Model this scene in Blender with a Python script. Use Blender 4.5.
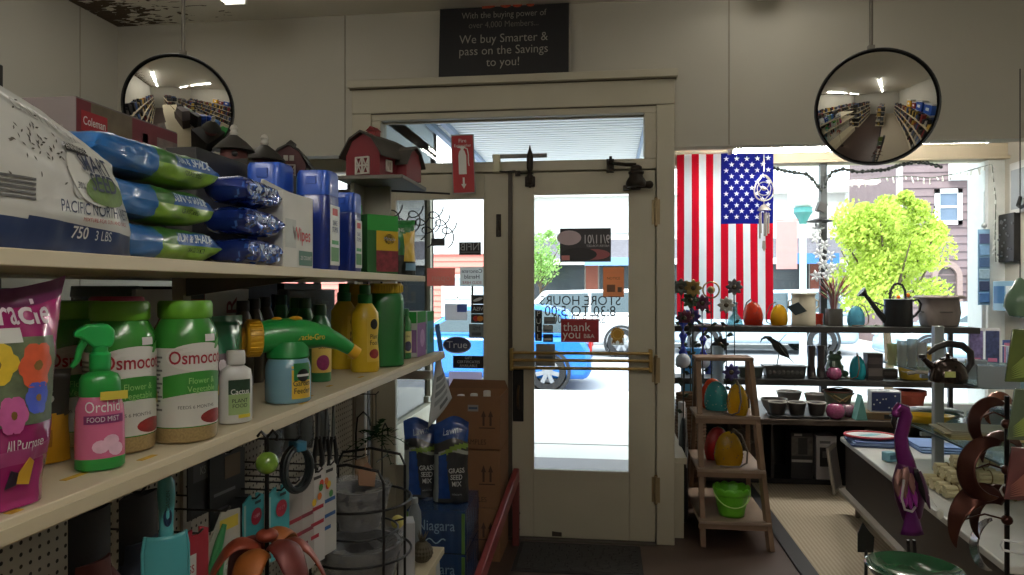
import bpy, math, random
from mathutils import Vector, Matrix, noise
for o in list(bpy.data.objects): bpy.data.objects.remove(o)
S = bpy.context.scene; COL = S.collection
PI = math.pi; sin = math.sin; cos = math.cos
R = math.radians
random.seed(7)
# ---------------------------------------------------------------- camera, world, lights, exposure
YAW = R(7.4); FPX = 725.0; HOR = 288.5; EYE = 1.54
cam = bpy.data.objects.new('camera', bpy.data.cameras.new('camera')); COL.objects.link(cam)
cam.location = (0, 0, EYE); cam.rotation_euler = (R(90), 0, YAW)
cam.data.sensor_width = 36; cam.data.lens = FPX/1024*36; cam.data.shift_y = (HOR-287.5)/1024
cam.data.clip_start = .02; cam.data.clip_end = 400
S.camera = cam
W = bpy.data.worlds.new('overcast_sky'); S.world = W; W.use_nodes = True
nt = W.node_tree; bg = nt.nodes['Background']
bg.inputs['Color'].default_value = (.86, .94, 1, 1); bg.inputs['Strength'].default_value = 3.1
sun = bpy.data.objects.new('sun', bpy.data.lights.new('sun', 'SUN')); COL.objects.link(sun)
sun.data.energy = 4.5; sun.data.angle = R(30); sun.data.color = (1, .97, .9); sun.rotation_euler = (R(38), 0, R(-20))
TUBE_POWER = 6.0          # emission of the fluorescent tubes
vs = S.view_settings; vs.view_transform = 'Standard'; vs.look = 'None'; vs.gamma = 1; vs.use_curve_mapping = False
vs.exposure = 0.35
S.cycles.max_bounces = 7; S.cycles.transparent_max_bounces = 24; S.cycles.caustics_reflective = False; S.cycles.caustics_refractive = False
S.cycles.sample_clamp_indirect = 3
# ---------------------------------------------------------------- helpers
CW, SW = cos(YAW), sin(YAW)
def ray(px, py):
    a = (px-512)/FPX; b = (HOR-py)/FPX
    return Vector((a*CW-SW, a*SW+CW, b))
def onY(px, py, Y):
    r = ray(px, py); return r*(Y/r.y)+Vector((0, 0, EYE))
def onX(px, py, X):
    r = ray(px, py); return r*(X/r.x)+Vector((0, 0, EYE))
def onZ(px, py, Z):
    r = ray(px, py); return r*((Z-EYE)/r.z)+Vector((0, 0, EYE))
def lin(c):
    c = c/255.; return c/12.92 if c <= .04045 else ((c+.055)/1.055)**2.4
def rgb(c): return (lin(c[0]), lin(c[1]), lin(c[2]), 1)
_M = {}
def mat(c, rough=.55, metal=0., var=.10, sc=14., bump=0., spec=None, coat=0., sub=0.):
    k = ('m', tuple(c), rough, metal, var, sc, bump, spec, coat, sub)
    if k in _M: return _M[k]
    m = bpy.data.materials.new('paint_%d' % len(_M)); m.use_nodes = True; n = m.node_tree; b = n.nodes['Principled BSDF']
    b.inputs['Roughness'].default_value = rough; b.inputs['Metallic'].default_value = metal
    if spec is not None: b.inputs['Specular IOR Level'].default_value = spec
    if coat: b.inputs['Coat Weight'].default_value = coat; b.inputs['Coat Roughness'].default_value = .12
    col = rgb(c)
    tc = n.nodes.new('ShaderNodeTexCoord'); nz = n.nodes.new('ShaderNodeTexNoise')
    nz.inputs['Scale'].default_value = sc; nz.inputs['Detail'].default_value = 4
    n.links.new(tc.outputs['Object'], nz.inputs['Vector'])
    rp = n.nodes.new('ShaderNodeMix'); rp.data_type = 'RGBA'
    lo = tuple(max(0, v*(1-var)) for v in col[:3])+(1,); hi = tuple(min(1, v*(1+var)) for v in col[:3])+(1,)
    rp.inputs[6].default_value = lo; rp.inputs[7].default_value = hi
    n.links.new(nz.outputs['Fac'], rp.inputs[0]); n.links.new(rp.outputs[2], b.inputs['Base Color'])
    if bump:
        bp = n.nodes.new('ShaderNodeBump'); bp.inputs['Strength'].default_value = bump; bp.inputs['Distance'].default_value = .01
        n.links.new(nz.outputs['Fac'], bp.inputs['Height']); n.links.new(bp.outputs['Normal'], b.inputs['Normal'])
    _M[k] = m; return m
def film(c=(200, 215, 220), alpha=.35, rough=.12, bump=.6, sc=25.):
    """thin clear plastic / tinted glass: transparent body with a glossy skin"""
    k = ('f', tuple(c), alpha, rough, bump, sc)
    if k in _M: return _M[k]
    m = bpy.data.materials.new('film_%d' % len(_M)); m.use_nodes = True; n = m.node_tree; b = n.nodes['Principled BSDF']; out = n.nodes['Material Output']
    b.inputs['Base Color'].default_value = rgb(c); b.inputs['Roughness'].default_value = rough
    if bump:
        nz = n.nodes.new('ShaderNodeTexNoise'); nz.inputs['Scale'].default_value = sc; nz.inputs['Detail'].default_value = 3
        tc = n.nodes.new('ShaderNodeTexCoord'); n.links.new(tc.outputs['Object'], nz.inputs['Vector'])
        bp = n.nodes.new('ShaderNodeBump'); bp.inputs['Strength'].default_value = bump; bp.inputs['Distance'].default_value = .02
        n.links.new(nz.outputs['Fac'], bp.inputs['Height']); n.links.new(bp.outputs['Normal'], b.inputs['Normal'])
    t = n.nodes.new('ShaderNodeBsdfTransparent'); t.inputs['Color'].default_value = tuple(.35+.65*v for v in rgb(c)[:3])+(1,)
    x = n.nodes.new('ShaderNodeMixShader'); x.inputs[0].default_value = alpha
    n.links.new(t.outputs[0], x.inputs[1]); n.links.new(b.outputs[0], x.inputs[2]); n.links.new(x.outputs[0], out.inputs['Surface'])
    _M[k] = m; return m
def pane_mat():
    if 'pane' in _M: return _M['pane']
    m = bpy.data.materials.new('window_glass'); m.use_nodes = True; n = m.node_tree; n.nodes.remove(n.nodes['Principled BSDF']); out = n.nodes['Material Output']
    t = n.nodes.new('ShaderNodeBsdfTransparent'); t.inputs['Color'].default_value = (.93, .96, .96, 1)
    g = n.nodes.new('ShaderNodeBsdfGlossy'); g.inputs['Roughness'].default_value = .01
    f = n.nodes.new('ShaderNodeFresnel'); f.inputs['IOR'].default_value = 1.4
    x = n.nodes.new('ShaderNodeMixShader')
    n.links.new(f.outputs[0], x.inputs[0]); n.links.new(t.outputs[0], x.inputs[1]); n.links.new(g.outputs[0], x.inputs[2]); n.links.new(x.outputs[0], out.inputs['Surface'])
    _M['pane'] = m; return m
def cloth(c, t=.6, var=.06):
    """thin cloth or leaf that lets light through"""
    k = ('c', tuple(c), t, var)
    if k in _M: return _M[k]
    m = bpy.data.materials.new('cloth_%d' % len(_M)); m.use_nodes = True; n = m.node_tree; n.nodes.remove(n.nodes['Principled BSDF']); out = n.nodes['Material Output']
    d = n.nodes.new('ShaderNodeBsdfDiffuse'); tr = n.nodes.new('ShaderNodeBsdfTranslucent')
    col = rgb(c); tc = n.nodes.new('ShaderNodeTexCoord'); nz = n.nodes.new('ShaderNodeTexNoise'); nz.inputs['Scale'].default_value = 9
    n.links.new(tc.outputs['Object'], nz.inputs['Vector'])
    mx = n.nodes.new('ShaderNodeMix'); mx.data_type = 'RGBA'
    mx.inputs[6].default_value = tuple(v*(1-var) for v in col[:3])+(1,); mx.inputs[7].default_value = tuple(min(1, v*(1+var)) for v in col[:3])+(1,)
    n.links.new(nz.outputs['Fac'], mx.inputs[0])
    for s in (d, tr): n.links.new(mx.outputs[2], s.inputs['Color'])
    x = n.nodes.new('ShaderNodeMixShader'); x.inputs[0].default_value = t
    n.links.new(d.outputs[0], x.inputs[1]); n.links.new(tr.outputs[0], x.inputs[2]); n.links.new(x.outputs[0], out.inputs['Surface'])
    _M[k] = m; return m
def artglassmat(c):
    k = ('a', tuple(c))
    if k in _M: return _M[k]
    m = cloth(c, .55, .35).copy(); n = m.node_tree; out = n.nodes['Material Output']; src = out.inputs['Surface'].links[0].from_socket
    gl = n.nodes.new('ShaderNodeBsdfGlossy'); gl.inputs['Roughness'].default_value = .12; f = n.nodes.new('ShaderNodeFresnel'); f.inputs['IOR'].default_value = 1.45; x = n.nodes.new('ShaderNodeMixShader')
    n.links.new(f.outputs[0], x.inputs[0]); n.links.new(src, x.inputs[1]); n.links.new(gl.outputs[0], x.inputs[2]); n.links.new(x.outputs[0], out.inputs['Surface'])
    _M[k] = m; return m
def glow(c, s):
    k = ('g', tuple(c), s)
    if k in _M: return _M[k]
    m = bpy.data.materials.new('lamp_%d' % len(_M)); m.use_nodes = True; b = m.node_tree.nodes['Principled BSDF']
    b.inputs['Base Color'].default_value = (.8, .8, .8, 1); b.inputs['Emission Color'].default_value = rgb(c); b.inputs['Emission Strength'].default_value = s
    _M[k] = m; return m

class G:
    """gathers geometry for ONE mesh; material slots by index"""
    def __init__(s): s.v = []; s.f = []; s.mi = []; s.sm = []
    def add(s, vs, fs, mi=0, sm=True):
        o = len(s.v); s.v += [tuple(v) for v in vs]
        for f in fs: s.f.append(tuple(i+o for i in f)); s.mi.append(mi); s.sm.append(sm)
        return s
    def box(s, x0, x1, y0, y1, z0, z1, mi=0, M=None):
        vs = [Vector(p) for p in ((x0,y0,z0),(x1,y0,z0),(x1,y1,z0),(x0,y1,z0),(x0,y0,z1),(x1,y0,z1),(x1,y1,z1),(x0,y1,z1))]
        if M: vs = [M @ v for v in vs]
        return s.add(vs, [(0,3,2,1),(4,5,6,7),(0,1,5,4),(1,2,6,5),(2,3,7,6),(3,0,4,7)], mi, False)
    def cbox(s, c, d, mi=0, M=None):
        return s.box(c[0]-d[0]/2, c[0]+d[0]/2, c[1]-d[1]/2, c[1]+d[1]/2, c[2]-d[2]/2, c[2]+d[2]/2, mi, M)
    def lathe(s, prof, c=(0,0,0), n=24, sx=1, sy=1, mi=0, M=None, sq=0, a0=0, a1=2*PI, cap=True):
        full = abs(a1-a0-2*PI) < 1e-6; m = n if full else n+1; vs = []; fs = []
        for r, z in prof:
            for k in range(m):
                a = a0+(a1-a0)*k/n; ca, sa = cos(a), sin(a)
                if sq: q = (abs(ca)**sq+abs(sa)**sq)**(-1./sq); ca *= q; sa *= q
                p = Vector((c[0]+r*ca*sx, c[1]+r*sa*sy, c[2]+z)); vs.append(M @ p if M else p)
        for i in range(len(prof)-1):
            for k in range(n):
                a = i*m+k; b = i*m+(k+1) % m; fs.append((a, b, b+m, a+m))
        if cap and full:
            if prof[0][0] > 1e-6: fs.append(tuple(range(m))[::-1])
            if prof[-1][0] > 1e-6: fs.append(tuple((len(prof)-1)*m+k for k in range(m)))
        return s.add(vs, fs, mi)
    def tube(s, pts, r, n=8, mi=0, closed=False, cap=True):
        P = [Vector(p) for p in pts]; N = len(P); vs = []; fs = []; up = None
        rr = r if isinstance(r, (list, tuple)) else [r]*N
        for i in range(N):
            if closed: d = P[(i+1) % N]-P[i-1]
            else: d = P[min(i+1, N-1)]-P[max(i-1, 0)]
            if d.length < 1e-9: d = Vector((0, 0, 1))
            d.normalize()
            if up is None: up = d.orthogonal().normalized()
            else:
                up = up-d*up.dot(d); up = up.normalized() if up.length > 1e-6 else d.orthogonal().normalized()
            w = d.cross(up)
            for k in range(n):
                a = 2*PI*k/n; vs.append(P[i]+(up*cos(a)+w*sin(a))*rr[i])
        for i in range(N if closed else N-1):
            for k in range(n):
                a = i*n+k; b = i*n+(k+1) % n; j = ((i+1) % N)*n
                fs.append((a, b, j+(k+1) % n, j+k))
        if cap and not closed: fs.append(tuple(range(n))[::-1]); fs.append(tuple((N-1)*n+k for k in range(n)))
        return s.add(vs, fs, mi)
    def cyl(s, p, q, r, n=12, mi=0, r2=None): return s.tube([p, q], [r, r if r2 is None else r2], n, mi)
    def ball(s, c, r, n=16, mi=0, sx=1, sy=1, sz=1):
        k = max(6, n//2)
        return s.lathe([(max(1e-7, r*sin(PI*i/k)), -r*cos(PI*i/k)*sz) for i in range(k+1)], c, n, sx, sy, mi)
    def ring(s, c, R_, r, n=24, k=8, mi=0, M=None):
        pts = [Vector((R_*cos(2*PI*i/n), R_*sin(2*PI*i/n), 0)) for i in range(n)]
        if M: pts = [M @ p for p in pts]
        return s.tube([p+Vector(c) for p in pts], r, k, mi, closed=True)
    def prism(s, poly, d0, d1, ax='y', mi=0, M=None):
        """poly in the plane across axis ax, pushed from d0 to d1"""
        def pt(a, b, d): return Vector((a, d, b)) if ax == 'y' else (Vector((d, a, b)) if ax == 'x' else Vector((a, b, d)))
        n = len(poly); vs = [pt(a, b, d0) for a, b in poly]+[pt(a, b, d1) for a, b in poly]
        if M: vs = [M @ v for v in vs]
        fs = [tuple(range(n)), tuple(range(2*n-1, n-1, -1))]+[(i, i+n, (i+1) % n+n, (i+1) % n) for i in range(n)]
        return s.add(vs, fs, mi, False)
    def grid(s, f, nu, nv, mi=0, sm=True):
        """f(u,v) -> point, u and v 0..1; mi may be a function of u,v"""
        vs = [f(i/nu, j/nv) for j in range(nv+1) for i in range(nu+1)]; o = len(s.v); s.v += [tuple(v) for v in vs]
        for j in range(nv):
            for i in range(nu):
                a = o+j*(nu+1)+i; s.f.append((a, a+1, a+nu+2, a+nu+1))
                s.mi.append(mi((i+.5)/nu, (j+.5)/nv) if callable(mi) else mi); s.sm.append(sm)
        return s
def build(name, g, mats, parent=None, loc=None, rot=None, bevel=0., angle=40, solid=0., sub=0, label=None):
    me = bpy.data.meshes.new(name); me.from_pydata(g.v, [], g.f)
    ms = mats if isinstance(mats, (list, tuple)) else [mats]
    for x in ms: me.materials.append(x)
    me.polygons.foreach_set('material_index', g.mi); me.polygons.foreach_set('use_smooth', g.sm)
    me.update(); me.validate()
    import bmesh
    bm = bmesh.new(); bm.from_mesh(me); bmesh.ops.recalc_face_normals(bm, faces=bm.faces); bm.to_mesh(me); bm.free()
    try: me.set_sharp_from_angle(angle=R(angle))
    except Exception: pass
    o = bpy.data.objects.new(name, me); COL.objects.link(o)
    if parent: o.parent = parent
    if loc is not None: o.location = loc
    if rot is not None: o.rotation_euler = rot
    if solid: m = o.modifiers.new('t', 'SOLIDIFY'); m.thickness = solid; m.offset = 0
    if bevel: m = o.modifiers.new('b', 'BEVEL'); m.width = bevel; m.segments = 2; m.limit_method = 'ANGLE'; m.angle_limit = R(40)
    if sub: m = o.modifiers.new('s', 'SUBSURF'); m.levels = sub; m.render_levels = sub
    if label: o['label'] = label
    return o
def tag(o, label, cat, group=None, kind=None):
    o['label'] = label; o['category'] = cat
    if group: o['group'] = group
    if kind: o['kind'] = kind
    return o
def thing(name, label, cat, loc=(0, 0, 0), rz=0., group=None, rot=None):
    o = bpy.data.objects.new(name, None); COL.objects.link(o); o.empty_display_size = .05
    o.location = loc; o.rotation_euler = rot if rot else (0, 0, R(rz))
    return tag(o, label, cat, group)
def struct(name, g, mats, **k):
    o = build(name, g, mats, **k)
    if not k.get('parent'): o['kind'] = 'structure'
    return o
def kids(o): return [c for c in COL.objects if c.parent == o]
def dup(o, loc=None, rz=None, label=None, group=None, parent=None, rot=None):
    c = o.copy(); COL.objects.link(c)
    if parent: c.parent = parent
    if loc is not None: c.location = loc
    if rz is not None: c.rotation_euler = (0, 0, R(rz))
    if rot is not None: c.rotation_euler = rot
    if label: c['label'] = label
    if group: c['group'] = group
    for ch in kids(o): dup(ch, parent=c)
    return c
def text(s, size, m, parent, f=None, loc=None, rot=None, mirror=False, bold=0., name='lettering', sx=1., align='CENTER', ext=0.):
    """lettering as a mesh; f(a,b) maps the flat text onto a surface"""
    cu = bpy.data.curves.new('t', 'FONT'); cu.body = s; cu.size = size; cu.align_x = align; cu.align_y = 'CENTER'; cu.offset = bold*size; cu.resolution_u = 3; cu.space_line = .95; cu.extrude = ext
    t = bpy.data.objects.new('t', cu); me = bpy.data.meshes.new_from_object(t)
    bpy.data.objects.remove(t); bpy.data.curves.remove(cu)
    for v in me.vertices:
        x = v.co.x*sx*(-1 if mirror else 1); y = v.co.y
        v.co = f(x, y) if f else Vector((x, 0, y)) if not ext else Vector((x, v.co.z, y))
    me.materials.clear(); me.materials.append(m); me.name = name
    o = bpy.data.objects.new(name, me); COL.objects.link(o)
    if parent: o.parent = parent
    if loc is not None: o.location = loc
    if rot is not None: o.rotation_euler = rot
    return o
def disc(f, ca, cb, ra, rb, n=20, rings=3, a0=0, a1=2*PI):
    """disc patch lying on the surface f(a,b)"""
    g = G(); vs = [f(ca, cb)]; fs = []
    full = abs(a1-a0-2*PI) < 1e-6; m = n if full else n+1
    for r in range(1, rings+1):
        for k in range(m):
            a = a0+(a1-a0)*k/n; vs.append(f(ca+ra*r/rings*cos(a), cb+rb*r/rings*sin(a)))
    for k in range(n):
        b = (k+1) % m; fs.append((0, 1+k, 1+b))
        for r in range(rings-1): o = 1+r*m; fs.append((o+k, o+m+k, o+m+b, o+b))
    return g.add(vs, fs)
def patch(f, a0, a1, b0, b1, na=10, nb=6, mi=0, g=None):
    return (g or G()).grid(lambda u, v: f(a0+(a1-a0)*u, b0+(b1-b0)*v), na, nb, mi)
WHITE = (225, 225, 218); CREAM = (196, 190, 172); BLACK = (18, 18, 20)
# ---------------------------------------------------------------- the room
YW = 4.47      # front wall
wallm = mat((184, 180, 168), .8, var=.05, sc=2.2, bump=.05)
whitep = mat((205, 200, 186), .6, var=.05, sc=5)
frame_m = mat((186, 180, 160), .5, var=.06, sc=6, bump=.06)
XL, XR, CZ = -3.24, 3.31, 3.29
g = G(); g.box(XL-.1, -1.6, YW, YW+.1, 2.395, CZ); g.box(-1.6, .407, YW, YW+.1, 2.78, CZ); g.box(.407, XR+.1, YW, YW+.1, 2.395, CZ)
struct('wall_front', g, wallm)
struct('wall_left', G().box(XL-.1, XL, -6, 6.7, 0, CZ), wallm)
struct('wall_right', G().box(XR, XR+.1, -6, 6.7, 0, CZ), wallm)
struct('wall_back', G().box(XL-.1, XR+.1, -6.1, -6, 0, CZ), wallm)
# ceiling with a patch of flaking paint in the far left corner
cm = bpy.data.materials.new('flaking_ceiling_paint'); cm.use_nodes = True; n = cm.node_tree; b = n.nodes['Principled BSDF']; b.inputs['Roughness'].default_value = .85
tc = n.nodes.new('ShaderNodeTexCoord'); mp = n.nodes.new('ShaderNodeMapping'); mp.inputs['Scale'].default_value = (9, 22, 9)
nz = n.nodes.new('ShaderNodeTexNoise'); nz.inputs['Scale'].default_value = 1; nz.inputs['Detail'].default_value = 5; nz.inputs['Distortion'].default_value = 1.2
sp = n.nodes.new('ShaderNodeSeparateXYZ'); nz2 = n.nodes.new('ShaderNodeTexNoise'); nz2.inputs['Scale'].default_value = 3.0
for a, c in ((tc.outputs['Object'], mp.inputs['Vector']), (mp.outputs[0], nz.inputs['Vector']), (tc.outputs['Object'], sp.inputs[0]), (tc.outputs['Object'], nz2.inputs['Vector'])): n.links.new(a, c)
def mth(op, a, b_=None, c_=None):
    x = n.nodes.new('ShaderNodeMath'); x.operation = op
    for i, v in enumerate((a, b_, c_)):
        if v is None: continue
        if isinstance(v, (int, float)): x.inputs[i].default_value = v
        else: n.links.new(v, x.inputs[i])
    return x.outputs[0]
# distance from the left wall 0..0.75 m fades the flakes out
edge = mth('SUBTRACT', 1.0, mth('DIVIDE', mth('ADD', sp.outputs[0], 3.24), mth('ADD', .35, mth('MULTIPLY', nz2.outputs['Fac'], .9))))
flake = mth('GREATER_THAN', mth('ADD', nz.outputs['Fac'], mth('MULTIPLY', edge, .34)), .70)
soft = mth('MULTIPLY', flake, mth('GREATER_THAN', edge, 0.0))
mx = n.nodes.new('ShaderNodeMix'); mx.data_type = 'RGBA'; mx.inputs[6].default_value = rgb((228, 224, 212)); mx.inputs[7].default_value = rgb((82, 68, 54))
n.links.new(soft, mx.inputs[0]); n.links.new(mx.outputs[2], b.inputs['Base Color'])
bp = n.nodes.new('ShaderNodeBump'); bp.inputs['Strength'].default_value = .5; bp.inputs['Distance'].default_value = .02
n.links.new(mth('MULTIPLY', nz.outputs['Fac'], mth('MAXIMUM', edge, 0.0)), bp.inputs['Height']); n.links.new(bp.outputs[0], b.inputs['Normal'])
struct('ceiling', G().box(XL-.1, XR+.1, -6.1, YW+.1, CZ, CZ+.1), cm)
# floors
tile = mat((70, 55, 48), .45, var=.25, sc=7)
struct('floor', G().box(XL, 1.035, -6, 6.6, -.06, 0), tile)
cp = bpy.data.materials.new('ribbed_carpet'); cp.use_nodes = True; n = cp.node_tree; b = n.nodes['Principled BSDF']; b.inputs['Roughness'].default_value = .95
tc = n.nodes.new('ShaderNodeTexCoord'); wv = n.nodes.new('ShaderNodeTexWave'); wv.bands_direction = 'X'; wv.inputs['Scale'].default_value = 13; wv.inputs['Distortion'].default_value = 1.5; wv.inputs['Detail Scale'].default_value = 40
nz = n.nodes.new('ShaderNodeTexNoise'); nz.inputs['Scale'].default_value = 120
n.links.new(tc.outputs['Object'], wv.inputs['Vector']); n.links.new(tc.outputs['Object'], nz.inputs['Vector'])
mx = n.nodes.new('ShaderNodeMix'); mx.data_type = 'RGBA'; mx.inputs[6].default_value = rgb((146, 134, 116)); mx.inputs[7].default_value = rgb((188, 176, 156))
av = mth('MULTIPLY', mth('ADD', wv.outputs['Fac'], nz.outputs['Fac']), .5)
n.links.new(av, mx.inputs[0]); n.links.new(mx.outputs[2], b.inputs['Base Color'])
bp = n.nodes.new('ShaderNodeBump'); bp.inputs['Strength'].default_value = .4; bp.inputs['Distance'].default_value = .006
n.links.new(av, bp.inputs['Height']); n.links.new(bp.outputs[0], b.inputs['Normal'])
struct('floor_carpet', G().box(1.13, XR, -6, 6.6, -.06, .006), cp)
struct('trim_carpet_edge', G().box(1.035, 1.13, -6, 6.0, -.06, .012), mat((28, 28, 34), .6), bevel=.004)
# bay soffits, window heads, sills, outer walls
g = G(); g.box(XL, -1.6, YW+.1, 6.75, 2.75, 2.85); g.box(.42, XR, YW+.1, 6.75, 2.75, 2.85); struct('ceiling_bays', g, whitep)
beamm = mat((200, 186, 160), .6, var=.05)
for nm, x0, x1 in (('trim_1', .42, XR), ('trim_2', XL, -1.6)):
    g = G(); g.box(x0, x1, 6.5, 6.7, 2.62, 2.75); g.box(x0, x1, 6.46, 6.5, 2.615, 2.64); struct(nm, g, beamm, bevel=.004)
    struct('window_sill_'+('right' if x0 > 0 else 'left'), G().box(x0, x1, 6.45, 6.72, .50, .555), whitep, bevel=.006)
    struct('wall_under_window_'+('right' if x0 > 0 else 'left'), G().box(x0, x1, 6.55, 6.7, -.05, .50), whitep)
mull = mat((52, 56, 58), .4, .6)
mx_ = onY(823, 300, 6.6).x
w = struct('window_1', G().box(mx_-.026, mx_+.026, 6.57, 6.63, .555, 2.62).box(.45, .49, 6.57, 6.63, .555, 2.62), mull)
struct('window_pane', G().box(.49, mx_-.026, 6.597, 6.603, .555, 2.62), pane_mat(), parent=w)
struct('window_pane', G().box(mx_+.026, XR-.13, 6.597, 6.603, .555, 2.62), pane_mat(), parent=w)
w = struct('window_2', G().box(-2.42, -2.36, 6.57, 6.63, .555, 2.62).box(XL, XL+.05, 6.57, 6.63, .555, 2.62).box(-1.66, -1.6, 6.57, 6.63, .555, 2.62), mull)
struct('window_pane', G().box(XL+.05, -2.42, 6.597, 6.603, .555, 2.62), pane_mat(), parent=w)
struct('window_pane', G().box(-2.36, -1.66, 6.597, 6.603, .555, 2.62), pane_mat(), parent=w)
# vestibule side windows: low wall, sill, glass, upper wall
pale = mat((188, 200, 208), .5, var=.04)
for nm, x0, x1, wn in (('right', .407, .475, 3), ('left', -1.66, -1.60, 4)):
    struct('wall_vestibule_'+nm, G().box(x0, x1, YW+.1, 6.6, -.05, .455), frame_m)
    struct('trim_'+('3' if wn == 3 else '4'), G().box(x0-.005, x1+.02, YW+.1, 6.6, .455, .494), frame_m, bevel=.004)
    if wn == 3: x0, x1 = .375, .416
    w = struct('window_%d' % wn, G().box(x0, x1, YW+.1, YW+.16, .494, 2.62).box(x0, x1, 6.5, 6.6, .494, 2.62).box(x0, x1, YW+.1, 6.6, 2.55, 2.62), frame_m)
    struct('window_pane', G().box((x0+x1)/2-.003, (x0+x1)/2+.003, YW+.16, 6.5, .494, 2.55), pane_mat(), parent=w)
    struct('wall_over_window_'+nm, G().box(x0, x1, YW+.1, 6.75, 2.62, 3.1), pale)
g = G(); g.box(.407, XR+.1, 6.63, 6.75, 2.75, 3.6); g.box(XL-.1, -1.6, 6.63, 6.75, 2.75, 3.6); struct('wall_facade', g, pale)
g = G(); g.box(XR-.13, XR+.35, 6.55, 6.9, -.1, 3.0); struct('wall_pilaster', g, mat((225, 228, 224), .6))
# porch ceiling of ribbed white metal over the entry
g = G(); prof = []
y = 4.58
while y < 9.0: prof += [(y, 3.0), (y+.06, 3.0), (y+.07, 3.018), (y+.09, 3.018), (y+.10, 3.0)]; y += .10
vsx = [(-1.6, a, z) for a, z in prof]+[(.41, a, z) for a, z in prof]; k = len(prof)
g.add(vsx, [(i, i+1, i+1+k, i+k) for i in range(k-1)], 0, False)
g.box(-1.6, .41, 4.57, 9.0, 3.03, 3.1)
struct('ceiling_porch', g, mat((228, 230, 232), .5, var=.03))
g = G()
for x in (-1.55, -1.42): g.box(x, x+.05, 4.6, 9.0, 2.955, 3.0)
g.box(.33, .36, 4.6, 9.0, 2.965, 3.0)
struct('trim_porch', g, mat((120, 140, 165), .5))
# --- door frame
g = G()
g.box(-1.617, .424, 4.385, YW+.1, 2.80, 2.848)            # cap
g.box(-1.60, .407, 4.425, YW+.1, 2.645, 2.80)              # frieze
g.box(-1.60, -1.475, 4.43, YW+.1, 0, 2.645); g.box(.300, .407, 4.43, YW+.1, 0, 2.645)
g.box(-1.475, .300, 4.44, YW+.1, 2.60, 2.645); g.box(-1.475, .300, 4.44, YW+.1, 2.262, 2.325)
g.box(-1.475, -1.415, 4.44, YW+.1, 2.325, 2.60); g.box(.228, .300, 4.44, YW+.1, 2.325, 2.60)
g.box(.284, .302, 4.497, 4.53, .012, 2.262); g.box(-1.477, -1.46, 4.497, 4.53, .012, 2.262); g.box(-1.46, .284, 4.497, 4.53, 2.245, 2.262)   # door stops
fr = struct('trim_5', g, frame_m, bevel=.005)
g = G(); g.box(-1.61, .415, 4.415, 4.43, 2.794, 2.80); g.box(-1.475, .30, 4.432, 4.44, 2.64, 2.648); struct('trim_6', g, mat((90, 84, 70), .7))  # dark strips paint in the thin shadow line below the header cap
w = struct('window_5', G().box(-1.415, .228, 4.5, 4.52, 2.325, 2.335).box(-1.415, .228, 4.5, 4.52, 2.59, 2.60), frame_m)
struct('window_pane', G().box(-1.415, .228, 4.508, 4.513, 2.325, 2.60), pane_mat(), parent=w)
# --- two door leaves
def leaf(nm, x0, x1, gx0, gx1, gz0, gz1):
    g = G(); y0, y1 = 4.445, 4.495
    g.box(x0, gx0, y0, y1, .012, 2.255); g.box(gx1, x1, y0, y1, .012, 2.255)
    g.box(gx0, gx1, y0, y1, .012, gz0); g.box(gx0, gx1, y0, y1, gz1, 2.255)
    d = struct(nm, g, frame_m, bevel=.004)
    g = G()
    for a, b, c, e in ((gx0-.012, gx0+.004, gz0, gz1), (gx1-.004, gx1+.012, gz0, gz1), (gx0, gx1, gz0-.012, gz0+.004), (gx0, gx1, gz1-.004, gz1+.012)): g.box(a, b, y0-.008, y0+.002, c, e)
    struct('glazing_bead', g, frame_m, parent=d)
    struct('window_pane', G().box(gx0, gx1, 4.468, 4.473, gz0, gz1), pane_mat(), parent=d)
    return d
door_r = leaf('door_1', -.584, .294, -.443, .138, .425, 2.118)
door_l = leaf('door_2', -1.470, -.590, -1.32, -.751, .425, 2.10)
struct('astragal', G().box(-.60, -.575, 4.43, 4.446, .012, 2.255), mat((70, 62, 52), .6), parent=door_l)
# worn paint at the foot of the door edge
g = G(); rnd = random.Random(3)
pts = [(-.578, .02)]+[(-.548+.018*sin(i*1.9)+.010*rnd.random(), .02+.3*i/9.) for i in range(10)]+[(-.578, .34)]
g.prism(pts, 4.4435, 4.446, 'y'); struct('worn_patch', g, mat((52, 40, 32), .8), parent=door_r)
g = G(); g.prism([(-.33, .02), (-.27, .02), (-.27, .045), (-.33, .05)], 4.4435, 4.446); struct('worn_chip', g, mat((60, 50, 42), .8), parent=door_r)
struct('trim_threshold', G().box(-1.47, .30, 4.40, 4.60, -.02, .012), mat((74, 68, 62), .5, .3), bevel=.004)
iron = mat((44, 38, 32), .45, .7); brass = mat((168, 140, 84), .35, .85)
# hinges
for z in (2.0, 1.05, .33):
    g = G(); g.cyl((.297, 4.432, z-.075), (.297, 4.432, z+.075), .009); g.ball((.297, 4.432, z+.08), .011); g.ball((.297, 4.432, z-.08), .011)
    g.box(.272, .295, 4.438, 4.444, z-.075, z+.075); g.box(.299, .32, 4.424, 4.43, z-.075, z+.075)
    struct('hinge', g, mat((150, 132, 100), .45, .6), parent=door_r)
# brass push bars
for z, xa, xb in ((1.152, -.578, .272), (1.108, -.575, .268), (1.060, -.578, .270)):
    g = G(); g.cyl((xa, 4.385, z-.004), (xb, 4.385, z), .0095, 12); struct('push_bar', g, brass, parent=door_r)
for x in (-.573, .262):
    g = G(); g.box(x-.01, x+.012, 4.375, 4.445, 1.04, 1.175); struct('bar_bracket', g, brass, parent=door_r, bevel=.004)
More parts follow.
